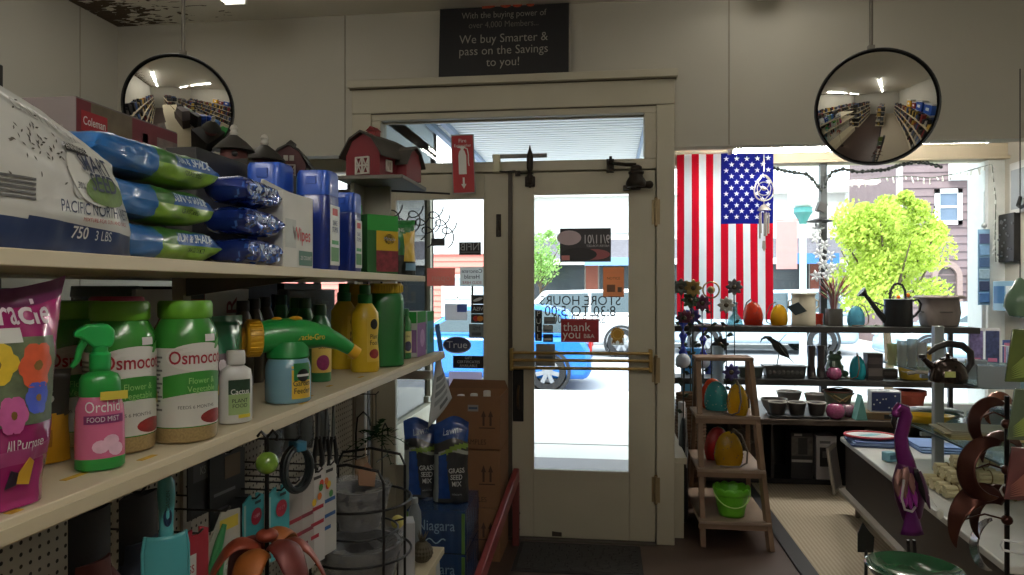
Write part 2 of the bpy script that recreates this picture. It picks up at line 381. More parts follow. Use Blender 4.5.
# pull plate with handle, lock slot
g = G(); g.box(-.572, -.505, 4.438, 4.446, .72, 1.04); struct('lock_plate', g, mat((28, 24, 22), .5, .4), parent=door_r, bevel=.004)
g = G(); g.tube([(-.535, 4.44, .80), (-.535, 4.41, .82), (-.535, 4.40, .87), (-.535, 4.41, .92), (-.535, 4.44, .94)], .008); struct('thumb_handle', g, mat((90, 72, 50), .4, .8), parent=door_r)
g = G(); g.box(-.675, -.645, 4.436, 4.446, 1.86, 2.0); g.box(-.668, -.652, 4.425, 4.436, 1.90, 1.96); struct('slide_bolt', g, iron, parent=door_l, bevel=.003)
# wall panel seams
g = G()
for px in (345, 729): x = onY(px, 60, YW).x; g.box(x-.004, x+.004, YW-.003, YW+.001, 2.40, CZ)
x = onY(80, 40, 4.4).x
struct('trim_7', g, mat((150, 144, 130), .8))
g = G(); yy = onX(80, 30, XL).y; g.box(XL-.001, XL+.003, yy-.004, yy+.004, 0, CZ); struct('trim_8', g, mat((160, 154, 140), .8))
# --- fluorescent fixtures
def fixture(x, y0, y1, label, z=CZ, ax='y', power=TUBE_POWER):
    t = thing('ceiling_light', label, 'light', (x, (y0+y1)/2, z) if ax == 'y' else ((y0+y1)/2, x, z), 0 if ax == 'y' else 90, 'fluorescent lights')
    L = (y1-y0)/2
    g = G(); g.prism([(-.028, 0), (.028, 0), (.028, -.03), (-.028, -.03)], -L, L); build('housing', g, mat((215, 215, 210), .5), t)
    if z < CZ:
        for sy in (-.7, .7): g = G(); g.cyl((0, sy*L, -.005), (0, sy*L, 2.75-z), .008); build('stem', g, mat((215, 215, 210), .5), t)
    for sx in (-.05, .05):
        g = G(); g.cyl((sx, -L+.03, -.062), (sx, L-.03, -.062), .016, 10); build('tube', g, glow((255, 250, 240), power), t)
    for sy in (-1, 1):
        g = G(); g.box(-.065, .065, sy*L-.012, sy*L+.012, -.085, -.02); build('tube_socket', g, mat((230, 230, 225), .5), t, bevel=.004)
    return t
fixture(-2.16, 2.75, 4.02, 'ceiling light with bare fluorescent tubes above the left aisle')
fixture(.93, 3.10, 4.33, 'ceiling light with bare fluorescent tubes just above the hanging round mirror')
for x in (-2.16, .93):
    for y in (-.6, -3.6): fixture(x, y-1.2, y+1.2, 'long unseen fluorescent ceiling light added behind the camera', power=(8 if y > -2 else 5)*TUBE_POWER)  # unseen fixtures added behind the camera, driven brighter to light the goods
fx = fixture(5.75, .95, 1.72, 'short fluorescent light under the bay ceiling beside the hanging flag', 2.665, 'x', 15*TUBE_POWER)
fx = fixture(5.55, 1.95, 2.72, 'short fluorescent light under the bay ceiling above the green tree', 2.665, 'x', 15*TUBE_POWER)
# ---------------------------------------------------------------- the street outside
conc = mat((214, 212, 206), .85, var=.08, sc=1.5); asph = mat((164, 166, 170), .9, var=.1, sc=3)
g = G(); g.box(-30, 40, 6.75, 11.3, -.25, -.04); g.box(-1.6, .407, 4.6, 6.75, -.25, -.04); struct('ground_sidewalk', g, conc)
struct('trim_walk_joint', G().box(-6, 12, 7.36, 7.385, -.045, -.037), mat((120, 116, 108), .9))
struct('ground_road', G().box(-40, 60, 11.3, 21.6, -.3, -.2), asph)
struct('ground_far', G().box(-60, 90, 21.6, 140, -.3, -.08), conc)
# wooded hill far behind
hm = mat((96, 130, 84), .9, var=.35, sc=.25)
g = G(); g.grid(lambda u, v: Vector((-90+240*u, 70+30*v, -1+v**.8*(15+3*sin(u*9)+2*sin(u*23+1)+4*u)+noise.noise(Vector((u*60, v*9, 1)))*1.2)), 90, 14)
o = struct('hill_backdrop', g, hm)
# long white shop building across the street
def shopfront():
    t = thing('shop_building', 'long white shop with grey shingled awning across the street', 'building', (1, 27, -.08))
    wht = mat((226, 226, 220), .8, var=.03)
    build('facade', G().box(-4, 7.4, 0, 6, 0, 5.05).box(-4.1, 7.5, -.3, 6, 5.0, 5.25), wht, t)
    build('fascia_panel', G().box(-6, 3.2, -.06, .02, 3.65, 4.7), mat((196, 200, 200), .8), t)
    sh = mat((112, 110, 118), .9, var=.5, sc=9)
    g = G()
    for i in range(6): a, b_ = i/6., (i+1)/6.; g.prism([(-1.5*(1-b_)-.02, 2.62+.75*b_), (-1.5*(1-a), 2.62+.75*a), (-1.5*(1-a), 2.67+.75*a), (-1.5*(1-b_)-.02, 2.67+.75*b_)], -4, 7.4, 'x')
    build('shingle_awning', g, sh, t)
    build('awning_fascia', G().box(-4, 7.4, -1.55, -1.48, 2.45, 2.66), mat((216, 216, 216), .7), t)
    gl = mat((66, 76, 82), .2, var=.2); br = mat((150, 92, 78), .9, var=.2, sc=12)
    x = -3.9; k = 0
    while x < 6:
        build('shop_window', G().box(x, x+2.1, -.06, .03, .6, 2.5), gl, t)
        build('brick_pier', G().box(x+2.15, x+2.6, -.1, .03, 0, 2.6), br, t); build('bulkhead', G().box(x, x+2.1, -.08, .03, 0, .6), br, t)
        x += 2.65; k += 1
    sg = build('shop_sign', G().box(5.3, 6.7, -1.66, -1.56, 2.45, 2.80), mat((70, 130, 200), .6), t)
    build('sign_panel', G().box(-1.75, 0.1, -1.62, -1.56, 2.42, 2.70), mat((120, 160, 200), .6), t)
    return t
shopfront()
# brown clapboard house with arched doorways
def claphouse():
    x0 = onY(897, 200, 21.4).x; t = thing('clapboard_house', 'weathered brown clapboard house with white window frames and arched doorways', 'building', (x0, 21.4, -.08))
    cl = mat((124, 106, 108), .85, var=.2, sc=2.5, bump=.1)
    g = G(); z = 0
    while z < 8: g.prism([(0, z), (-.035, z), (0, z+.22)], 0, 7, 'x'); z += .22
    g.box(0, 7, 0, 4, 0, 8.0); build('clapboard_wall', g, cl, t)
    build('corner_board', G().box(-.03, .14, -.05, 0, 0, 8), mat((170, 160, 160), .7), t)
    wm = mat((235, 235, 232), .6)
    for px0, py0, px1, py1 in ((934, 189, 961, 225), (978, 187, 1003, 224)):
        a = onY(px0, py1, 21.4); b_ = onY(px1, py0, 21.4); ax, bx, az, bz = a.x-x0, b_.x-x0, a.z+.08, b_.z+.08
        g = G(); w_ = .12
        g.box(ax, ax+w_, -.09, .0, az, bz); g.box(bx-w_, bx, -.09, 0, az, bz); g.box(ax, bx, -.09, 0, az, az+w_); g.box(ax, bx, -.09, 0, bz-w_, bz); g.box(ax, bx, -.07, 0, (az+bz)/2-.03, (az+bz)/2+.03)
        f = build('window_frame', g, wm, t); build('window_glass', G().box(ax+w_, bx-w_, -.045, -.03, az+w_, bz-w_), mat((92, 108, 128), .15, var=.3, sc=2), f)
    a = onY(948, 181, 21.4); b_ = onY(976, 163, 21.4)
    build('white_board', G().box(a.x-x0, b_.x-x0, -.25, 0, a.z+.08, b_.z+.5), wm, t)
    for px0, px1, pt in ((935, 956, 266), (971, 996, 263)):
        a = onY(px0, 330, 21.4).x-x0; b_ = onY(px1, 330, 21.4).x-x0; zt = onY(px0, pt, 21.4).z+.08; r = (b_-a)/2; zc = zt-r*1.2
        def arch(rr): return [(a+r+rr*cos(PI*k/14), zc+rr*1.2*sin(PI*k/14)) for k in range(15)]
        o_ = arch(r+.12); i_ = arch(r-.02); g = G()
        poly = [(b_+.12, 0)]+o_+[(a-.12, 0), (a+.02, 0)]+i_[::-1]+[(b_-.02, 0)]
        for k in range(14): g.prism([o_[k], o_[k+1], i_[k+1], i_[k]], -.12, 0)
        g.box(a-.12, a+.02, -.12, 0, 0, zc); g.box(b_-.02, b_+.12, -.12, 0, 0, zc)
        f = build('arch_surround', g, mat((150, 128, 122), .8), t)
        build('arched_door', G().prism([(b_-.02, 0)]+i_+[(a+.02, 0)], -.03, 0), mat((88, 76, 76), .6), f)
    s = onY(984, 207, 21.2)
    f = build('street_board', G().box(s.x-x0-.28, s.x-x0+.38, -.2, -.12, s.z-.5, s.z+.6), wm, t)
    text('TO', .42, mat((60, 70, 90), .6), f, loc=(s.x-x0, -.205, s.z+.0))
claphouse()
# grey gabled roof between the two
def gable():
    a = onY(836, 192, 34); t = thing('gabled_house', 'grey gabled roof behind the white shop', 'building', (a.x+2.5, 34, -.08))
    build('house_wall', G().prism([(-2.6, 0), (2.4, 0), (2.4, 6.0), (.9, 7.4), (-2.6, 6.0)], 0, 7), mat((190, 192, 196), .8), t)
    g = G(); g.prism([(-3.2, 5.75), (.9, 7.45), (.9, 7.7), (-3.3, 5.95)], -.4, 7); g.prism([(.9, 7.45), (2.9, 5.75), (3.0, 5.95), (.9, 7.7)], -.4, 7); build('house_roof', g, mat((132, 130, 136), .8, var=.2), t)
gable()
# salmon building seen through the left door leaf
def salmon():
    a = onY(440, 250, 24).x; t = thing('salmon_building', 'salmon clapboard building with white upper wall seen through the left door leaf', 'building', (a-3, 24, -.2))
    g = G(); z = 0
    while z < 2.85: g.prism([(0, z), (-.04, z), (0, z+.19)], -3, 5.4, 'x'); z += .19
    g.box(-3, 5.4, 0, 1.2, 0, 2.9); build('clapboard_wall', g, mat((206, 128, 116), .8, var=.08), t)
    build('upper_wall', G().box(-3, 5.4, -.1, 1.2, 2.9, 7.0), mat((228, 230, 232), .8), t)
    for px in (450, 480):
        p = onY(px+8, 300, 24); x = p.x-(a-3)
        f = build('window_frame', G().box(x-.55, x-.45, -.1, 0, .7, 2.2).box(x+.45, x+.55, -.1, 0, .7, 2.2).box(x-.55, x+.55, -.1, 0, 2.1, 2.2).box(x-.55, x+.55, -.1, 0, .7, .8).box(x-.03, x+.03, -.09, 0, .8, 2.1).box(x-.45, x+.45, -.09, 0, 1.4, 1.46), mat((232, 232, 228), .6), t)
        build('window_glass', G().box(x-.45, x+.45, -.06, -.05, .8, 2.1), mat((160, 176, 190), .2), f)
salmon()
# trees: crown of separate leaves, trunk and limbs
def tree(px, py, Y, rx, rz_, nl, label, col, seed, zb=-.04):
    c = onY(px, py, Y); r = random.Random(seed); t = thing('street_tree', label, 'tree', (c.x, Y, zb)); h = c.z-zb
    g = G(); g.tube([(0, 0, -.1), (.03, 0, h*.35), (-.02, .02, h*.7), (0, 0, h+rz_*.5)], [.06, .05, .04, .012], 8)
    for k in range(9):
        a = k*2.4; g.tube([(0, 0, h*.62+k*.06), (cos(a)*rx*.4, sin(a)*rx*.4, h*.8+k*.07), (cos(a)*rx*.75, sin(a)*rx*.75, h+rz_*.15+k*.05)], [.025, .016, .006], 5)
    build('trunk', g, mat((92, 78, 62), .9, var=.2), t)
    g = G(); lobes = [(Vector((r.uniform(-.62, .62)*rx, r.uniform(-.6, .6)*rx, h+r.uniform(-.6, .65)*rz_)), r.uniform(.26, .42)) for _ in range(26)]
    spikes = [(Vector((rx*x, 0, h+rz_*z)), rx*s) for x, z, s in ((.0, .85, .22), (.45, .8, .2), (.28, 1.0, .12), (-.35, .75, .2), (.72, .45, .2))]
    for k in range(nl):
        if r.random() < .82: cc, rr = r.choice(lobes); rr *= rx
        else: cc, rr = r.choice(spikes)
        d = Vector((r.gauss(0, 1), r.gauss(0, 1), r.gauss(0, 1))).normalized()*rr*r.random()**.4
        p = cc+d; n1 = Vector((r.gauss(0, 1), r.gauss(0, 1), r.gauss(0, 1))).normalized(); u = n1.orthogonal().normalized(); w_ = n1.cross(u); L = r.uniform(.020, .040)*(1 if nl > 5000 else 1.8)
        g.add([p-u*L, p+w_*L*.5, p+u*L, p-w_*L*.5], [(0, 1, 2, 3)], 0 if r.random() < .7 else 1)
    build('crown', g, [cloth(col, .5), cloth((int(col[0]*.8), int(col[1]*.85), int(col[2]*.7)), .5)], t)
tree(887, 262, 9.4, .76, .78, 17000, 'bushy bright yellow-green street tree beyond the display window', (206, 222, 112), 4)
tree(541, 262, 22.8, .9, .9, 2200, 'green street tree seen at the left edge of the door glass', (170, 206, 130), 9, -.08)
# lamp post
def lamp_post():
    p = onY(803, 194, 10.6); t = thing('lamp_post', 'white globe street lamp on a pale post with teal collar', 'street lamp', (p.x, 10.6, -.04)); h = p.z+.04
    g = G(); g.lathe([(.14, 0), (.14, .08), (.09, .14), (.07, .5), (.05, .7), (.045, h-.42)], n=16); build('post', g, mat((196, 210, 214), .5), t)
    g = G(); g.lathe([(.05, h-.42), (.06, h-.38), (.10, h-.30), (.13, h-.26), (.12, h-.22), (.13, h-.19)], n=16); build('collar', g, mat((70, 140, 140), .5), t)
    g = G(); g.ball((0, 0, h), .205, 24); build('globe', g, mat((240, 240, 236), .3), t)
    g = G(); g.box(-.36, -.08, -.008, .008, h-1.05, h-.38); g.cyl((-.38, 0, h-.36), (0, 0, h-.36), .012); build('banner', g, cloth((240, 186, 186), .5), t)
lamp_post()
# parked cars
def car(name, label, loc, rz, col, prof, gh, Wd, wheels, wr=.33, cat='car'):
    """prof: lower body outline (x,z); gh: glasshouse outline"""
    t = thing(name, label, cat, loc, rz); hw = Wd/2; body = mat(col, .25, .1, var=.03, coat=.6)
    g = G(); xs = [p[0] for p in prof]
    n = len(prof); rings = []
    for y, sc in ((-hw, .0), (-hw, 1.), (hw, 1.), (hw, .0)): pass
    g.prism(prof, -hw, hw); build('body', g, body, t, bevel=.09)
    g = G(); m = len(gh); zb = min(p[1] for p in gh); zt = max(p[1] for p in gh)
    def yy(z): return hw*(.96-.20*(z-zb)/(zt-zb))
    vs = [(x, -yy(z), z) for x, z in gh]+[(x, yy(z), z) for x, z in gh]
    g.add(vs, [tuple(range(m)), tuple(range(2*m-1, m-1, -1))]+[(i, i+m, (i+1) % m+m, (i+1) % m) for i in range(m)], 0, False)
    build('cabin', g, body, t, bevel=.05)
    gm = mat((70, 84, 90), .08, var=.1); cx_ = sum(p[0] for p in gh)/m; cz_ = (zb+zt)/2
    ins = [(cx_+(x-cx_)*.88, cz_+(z-cz_)*.74) for x, z in gh]
    for s in (-1, 1):
        vs = [(x, s*(yy(z)+.006), z) for x, z in ins]; vs2 = [(x, s*(yy(z)-.02), z) for x, z in ins]; k = len(ins)
        g = G(); g.add(vs+vs2, [tuple(range(k)), tuple(range(2*k-1, k-1, -1))]+[(i, i+k, (i+1) % k+k, (i+1) % k) for i in range(k)], 0, False); build('side_glass', g, gm, t)
        g = G(); g.box(cx_-.04, cx_+.04, s*hw*.97-.03 if s > 0 else -hw*.97-.005, s*hw*.97+.005 if s > 0 else -hw*.97+.03, zb, zt-.08); build('door_pillar', g, body, t)
        for wx in wheels:
            g = G(); M = Matrix.Translation((wx, s*(hw-.08), wr)) @ Matrix.Rotation(R(90), 4, 'X')
            g.lathe([(wr*.62, -.1), (wr*.94, -.1), (wr, -.06), (wr, .06), (wr*.94, .1), (wr*.62, .1)], n=28, M=M, cap=False); w_ = build('wheel', g, mat((34, 34, 36), .8), t)
            g = G(); g.lathe([(wr*.63, -.08), (wr*.6, .0), (.001, .0)], n=20, M=M); g.lathe([(.06, -.102), (.06, .102)], n=12, M=M)
            for k in range(7):
                a = 2*PI*k/7; q = Matrix.Translation((wx, s*(hw-.08), wr)) @ Matrix.Rotation(a, 4, 'Y'); g.box(-.035, .035, -.1, .1, 0, wr*.64, 0, q)
            build('hubcap', g, mat((176, 178, 182), .35, .7), w_)
            g = G(); q = Matrix.Translation((wx, s*(hw-.06), wr)) @ Matrix.Rotation(R(90), 4, 'X'); g.lathe([(wr*1.03, -.085), (wr*1.2, -.085), (wr*1.2, .085), (wr*1.03, .085)], n=28, M=q, cap=False); build('wheel_arch', g, mat((40, 42, 46), .7), t)
    x0, x1 = min(xs), max(xs)
    for s in (-1, 1):
        g = G(); g.box(x0-.01, x0+.05, s*hw*.75-.14, s*hw*.75+.14, .62, .78); build('headlight', g, mat((220, 224, 226), .15), t, bevel=.02)
        g = G(); g.box(x1-.05, x1+.01, s*hw*.78-.12, s*hw*.78+.12, .66, .86); build('taillight', g, mat((170, 40, 40), .2), t, bevel=.02)
    return t
hatch_b = [(-2.0, .2), (1.95, .2), (2.02, .35), (2.0, .72), (1.86, .92), (-.9, .95), (-1.8, .78), (-2.02, .55), (-2.05, .3)]
hatch_g = [(-1.05, .92), (-.3, 1.42), (1.1, 1.45), (1.55, 1.35), (1.88, .92)]
e = onY(592, 380, 12.3).x
car('hatchback_car', 'bright blue car parked at the kerb, its rear wheel showing through the door glass', (e-2.03, 13.1, -.2), 0, (36, 120, 214), hatch_b, hatch_g, 1.7, (-1.35, 1.28))
suv_b = [(-2.35, .3), (2.3, .3), (2.38, .45), (2.36, 1.02), (-1.0, 1.06), (-2.2, .98), (-2.38, .75), (-2.38, .4)]
suv_g = [(-1.15, 1.02), (-.55, 1.68), (2.0, 1.74), (2.3, 1.05)]
p = onY(566, 320, 19.5)
car('white_suv', 'white sport utility car parked across the street behind the store hours lettering', (p.x, 19.5, -.2), 0, (222, 224, 226), suv_b, suv_g, 1.85, (-1.5, 1.45), .37)
p = onY(768, 320, 20.5)
car('silver_suv', 'pale silver-blue car parked across the street under the flag', (p.x-.3, 20.5, -.2), 0, (176, 196, 210), suv_b, suv_g, 1.85, (-1.5, 1.45), .38)
p = onY(968, 325, 18)
car('pale_sedan', 'pale blue car parked by the arched doorways', (p.x+.2, 18, -.2), 0, (176, 206, 222), hatch_b, hatch_g, 1.7, (-1.35, 1.28))
# ---------------------------------------------------------------- signs and things on the door
def flat(Y, g0=0): return lambda cx, cz: (lambda a, b: Vector((cx+a, Y, cz+b)))
def px_rect(x0, y0, x1, y1, Y):
    a = onY(x0, y1, Y); b = onY(x1, y0, Y); return a.x, b.x, a.z, b.z
def decal(name, label, cat, r, m, Y=4.462, th=.0025, group=None, bevel=0):
    x0, x1, z0, z1 = px_rect(*r, Y); cx, cz = (x0+x1)/2, (z0+z1)/2
    t = thing(name, label, cat, (cx, Y, z0), 0, group); w, h = x1-x0, z1-z0
    build('sheet', G().box(-w/2, w/2, 0, th, 0, h), m, t, bevel=bevel)
    return t, w, h
WT = mat((226, 226, 222), .6); BK = mat(BLACK, .5)
def T(t, s, size, m, x, z, y=-.001, **k): return text(s, size, m, t, loc=(x, y, z), **k)
# poster
t, w, h = decal('poster', 'dark poster with mirrored lettering taped inside the door glass', 'poster', (560, 228, 611, 262), mat((52, 48, 54), .5))
F = lambda a, b: Vector((a, -.001, b))
build('pale_shape', disc(F, -.10, h*.72, .075, h*.22), mat((206, 186, 192), .6), t); build('red_shape', disc(lambda a, b: Vector((a, -.0008, b)), .05, h*.22, .10, h*.16), mat((170, 96, 100), .6), t)
build('dark_swoop', disc(lambda a, b: Vector((a, -.0016, b)), -.04, h*.22, .11, h*.2), mat((30, 28, 32), .5), t)
build('corner_tag', G().box(-w/2+.01, -w/2+.06, -.002, -.001, .01, .04), mat((214, 140, 140), .6), t)
T(t, '9/11/01', .075, mat((206, 204, 210), .5), .068, h*.66, -.002, mirror=True, bold=.01, sx=.72); T(t, 'NEVER FORGET', .020, mat((196, 194, 200), .5), .075, h*.47, -.002, mirror=True)
# store hours
t = thing('store_hours_lettering', 'black store hours lettering, mirrored, on the door glass', 'lettering', (onY(580, 330, 4.466).x, 4.466, 1.2)); dk = mat((26, 30, 30), .5)
for s, y, sz, px in (('STORE HOURS', 301, .082, 580), ('8:30 TO 5:00', 311.5, .088, 580), ('SAT 9:00-3:00', 319.5, .074, 579)):
    p = onY(px, y, 4.466); text(s, sz, dk, t, loc=(p.x-t.location.x, 0, p.z-1.2), mirror=True, sx=.92 if 'SAT' not in s else .75)
# thank you
t, w, h = decal('thank_you_sign', 'red thank you sign on the door glass', 'sign', (561, 319, 599, 342), mat((150, 22, 34), .5), 4.456, .004)
build('sign_border', G().box(-w/2+.006, w/2-.006, -.001, 0, .006, .009).box(-w/2+.006, w/2-.006, -.001, 0, h-.009, h-.006), mat((190, 80, 86), .5), t)
T(t, 'thank', .075, WT, -.02, h*.64, -.0015); T(t, 'you', .075, WT, -.05, h*.32, -.0015); T(t, 'B&A', .036, WT, .055, h*.26, -.0015)
# pull
t, w, h = decal('pull_sticker', 'black PULL sticker with vertical letters at the left of the door glass', 'sticker', (535, 310, 542, 341), mat((24, 24, 26), .5))
for i, c in enumerate('PULL'): T(t, c, .047, WT, 0, h*(.88-.25*i))
# seal
t, w, h = decal('award_seal', 'gold scalloped award seal on a white tag on the door glass', 'sticker', (611, 337, 624, 345), cloth((244, 244, 236), .8))
g = G(); M = Matrix.Translation((0, -.002, .062)); pts = [((.041+.004*cos(14*a))*cos(a), (.041+.004*cos(14*a))*sin(a)) for a in [2*PI*k/84 for k in range(84)]]
g.prism([(x, z+.066) for x, z in pts], -.003, -.0008); build('gold_disc', g, mat((196, 150, 60), .4, .4), t)
g = G(); g.ring((0, -.0035, .066), .028, .0015, 24, 6, M=Matrix.Rotation(R(90), 4, 'X')); build('gold_ring', g, mat((230, 196, 110), .4, .4), t)
g = G()
for s in (-1, 1): g.prism([(s*.008, .03), (s*.03, .035), (s*.034, .008), (s*.022, .016), (s*.012, .006)], -.002, -.0008)
build('ribbon_tail', g, mat((150, 110, 50), .5), t)
# other door decals
t, w, h = decal('orange_notice', 'orange notice on the right side of the door glass', 'notice', (603, 267, 624, 297), cloth((244, 186, 146), .8))
build('small_photo', G().box(-.04, .01, -.001, 0, .03, .075), mat((120, 84, 60), .5), t); build('dark_tag', G().box(.025, .05, -.001, 0, .03, .06), mat((90, 70, 60), .5), t); T(t, 'NOTICE', .022, mat((120, 60, 40), .6), 0, h*.62)
for i, (r, c, s, lb) in enumerate((((544, 317, 556, 324), (120, 128, 130), 'OPEN', 'small grey framed sticker above the card logos on the door glass'), ((543, 325, 553, 333), (146, 150, 150), 'CHIP', 'pale grey square card sticker beside the PULL lettering'), ((543, 334, 553, 342), (34, 40, 48), 'CARD', 'dark square card sticker beside the PULL lettering'), ((536, 344, 555, 366), (150, 146, 138), 'SHOP', 'grey square decal low on the door glass by the push bars'))):
    t, w, h = decal('card_sticker', lb, 'sticker', r, mat(c, .5))
    build('inner_band', G().box(-w*.38, w*.38, -.001, 0, h*.2, h*.45), mat((210, 214, 216) if sum(c) < 200 else (90, 100, 110), .5), t)
# left leaf decals
wtx = mat((214, 216, 220), .5)
t, w, h = decal('black_sticker', 'black NFIB sticker, mirrored, high on the left door glass', 'sticker', (459, 242, 481, 255), BK); T(t, 'NFIB', .066, mat((150, 156, 160), .5), 0, h*.6, mirror=True, sx=.9); build('line', G().box(-.06, .06, -.001, 0, .015, .02), mat((110, 116, 120), .5), t)
t, w, h = decal('open_sticker', 'salmon open sticker on the left door glass', 'sticker', (427, 268, 455, 286), cloth((244, 176, 164), .8)); T(t, 'open', .06, mat((240, 200, 190), .5), 0, h*.45, mirror=True)
t, w, h = decal('newspaper_sticker', 'white newspaper seller sticker, mirrored, beside the salmon sticker', 'sticker', (460, 267, 484, 286), cloth((244, 246, 244), .8)); T(t, 'Concrete', .034, dk, 0, h*.78, mirror=True); T(t, 'Herald', .036, dk, 0, h*.48, mirror=True); T(t, 'SOLD HERE', .024, mat((180, 60, 60), .5), 0, h*.17, mirror=True)
for i, (y, s, c, lb) in enumerate(((295, 'DEBIT', (190, 196, 200), 'black card sticker with a pale swoosh, topmost of the three on the left leaf'), (304.5, 'VISA', (200, 206, 214), 'black card sticker with pale letters, middle of the three on the left leaf'), (314, 'CARD', (214, 120, 60), 'black card sticker with orange discs, lowest of the three on the left leaf'))):
    t, w, h = decal('card_sticker', lb, 'sticker', (471, y, 485, y+9), BK)
    if i == 2:
        build('disc_red', disc(lambda a, b: Vector((a, -.001, b)), -.012, h/2, .02, .018), mat((200, 60, 50), .5), t); build('disc_orange', disc(lambda a, b: Vector((a, -.0014, b)), .014, h/2, .02, .018), mat((226, 150, 60), .5), t)
    elif i == 0: build('swoosh', disc(lambda a, b: Vector((a, -.001, b+a*.3)), 0, h/2, .03, .010), wtx, t)
    else: T(t, s, .034, mat(c, .5), 0, h/2, mirror=True)
t, w, h = decal('grey_sticker', 'grey square sticker under the three black card stickers', 'sticker', (469, 324, 484, 338), mat((110, 120, 126), .5)); T(t, 'MSI', .034, dk, 0, h*.68, mirror=True); build('line', G().box(-.03, .03, -.001, 0, .015, .035), mat((60, 66, 70), .5), t)
t, w, h = decal('envelope_sticker', 'white sticker with a blue square on the left door glass', 'sticker', (445, 304, 467, 320), cloth((246, 244, 246), .8)); build('blue_square', G().box(w*.05, w/2-.002, -.001, 0, h*.5, h-.002), mat((86, 110, 190), .5), t)
t = thing('oval_sign', 'dark blue oval sign with white script on the left door glass', 'sign', (onY(457, 345, 4.462).x, 4.462, onY(457, 345, 4.462).z))
build('oval_plate', disc(lambda a, b: Vector((a, 0, b)), 0, 0, .088, .05, 32), mat((54, 62, 92), .5), t); build('oval_rim', G().tube([(.088*cos(2*PI*k/40), -.001, .05*sin(2*PI*k/40)) for k in range(40)], .003, 6, closed=True), wtx, t); text('True', .062, wtx, t, loc=(0, -.002, 0), sx=1.1)
t, w, h = decal('gift_sticker', 'black gift certificates sticker with pale letters', 'sticker', (453, 356, 484, 368), BK); T(t, 'GIFT', .023, wtx, 0, h*.82); T(t, 'CERTIFICATES', .023, wtx, 0, h*.5); T(t, 'AVAILABLE', .023, wtx, 0, h*.19)
t, w, h = decal('lilac_sheet', 'pale lilac sheet at the bottom of the left door glass', 'notice', (449, 372, 482, 394), cloth((236, 230, 248), .8)); build('text_line', G().box(-.07, .05, -.001, 0, h*.6, h*.66).box(-.07, .07, -.001, 0, h*.4, h*.46), mat((150, 150, 190), .6), t)
# fire extinguisher sign standing off the transom rail
p0, p1 = onY(453, 194, 4.38), onY(475.5, 134, 4.38); w = p1.x-p0.x; h = p1.z-p0.z
t = thing('fire_extinguisher_sign', 'red fire extinguisher sign hung from the transom', 'sign', ((p0.x+p1.x)/2, 4.38, p0.z), 0, rot=(0, R(-2), R(6)))
build('board', G().box(-w/2, w/2, 0, .012, 0, h), mat((150, 150, 146), .5), t, bevel=.002); build('red_face', G().box(-w/2+.006, w/2-.006, -.0015, 0, .008, h-.008), mat((168, 26, 34), .5), t)
build('bracket', G().box(-.02, .02, .012, .06, h-.06, h-.02), iron, t)
T(t, 'Fire', .032, WT, 0, h*.89, -.003); T(t, 'Extinguisher', .025, WT, 0, h*.81, -.003, sx=.85)
g = G(); g.prism([(-.028, .12), (.020, .12), (.020, .235), (.012, .262), (.004, .27), (-.012, .27), (-.022, .262), (-.028, .235)], -.0035, -.0015)
g.prism([(-.012, .27), (.004, .27), (.012, .285), (.012, .292), (-.03, .292), (-.034, .285), (-.012, .28)], -.0035, -.0015)
g.tube([(.008, -.0025, .285), (.028, -.0025, .275), (.034, -.0025, .24), (.033, -.0025, .19), (.037, -.0025, .17)], .0035, 6)
g.prism([(-.006, .10), (.006, .10), (.006, .06), (.016, .06), (0, .03), (-.016, .06), (-.006, .06)], -.0035, -.0015)
build('extinguisher_symbol', g, WT, t)
# alarm sensor with thin arm, grey transom bar
p = onY(497, 164, 4.43)
t = thing('alarm_sensor', 'small white alarm sensor box with a thin arm above the doors', 'sensor', (p.x, 4.43, p.z))
build('case', G().box(-.022, .022, -.035, .01, -.055, .055), mat((205, 200, 170), .5), t, bevel=.006)
build('thin_arm', G().tube([(.02, -.03, -.05), (.06, -.035, -.055), (.12, -.035, -.05)], .004, 6), iron, t)
p = onY(470, 157, 4.42); q = onY(547, 156, 4.42)
build_o = build('transom_bar', G().box(p.x+.14, q.x, 4.415, 4.44, p.z-.012, p.z+.012), mat((120, 120, 116), .5), bevel=.003); tag(build_o, 'grey flat bar across the middle of the transom rail', 'bar')
# spindle latch
p = onY(530, 188, 4.42)
t = thing('transom_latch', 'dark iron transom latch with pointed handle', 'latch', (p.x, 4.415, p.z))
g = G(); g.lathe([(.006, .0), (.012, .02), (.02, .03), (.016, .05), (.022, .07), (.012, .085), (.012, .10)], n=12); g.box(-.03, .03, -.01, .03, .01, .07); build('latch_body', g, iron, t, bevel=.004)
g = G(); g.lathe([(.012, .10), (.02, .12), (.02, .19), (.014, .22), (.008, .235), (.002, .262)], n=12); build('latch_handle', g, iron, t); g = G(); g.cyl((-.07, 0, .09), (.02, 0, .09), .005); g.box(-.09, -.06, -.008, .012, .075, .105); build('keeper', g, iron, t)
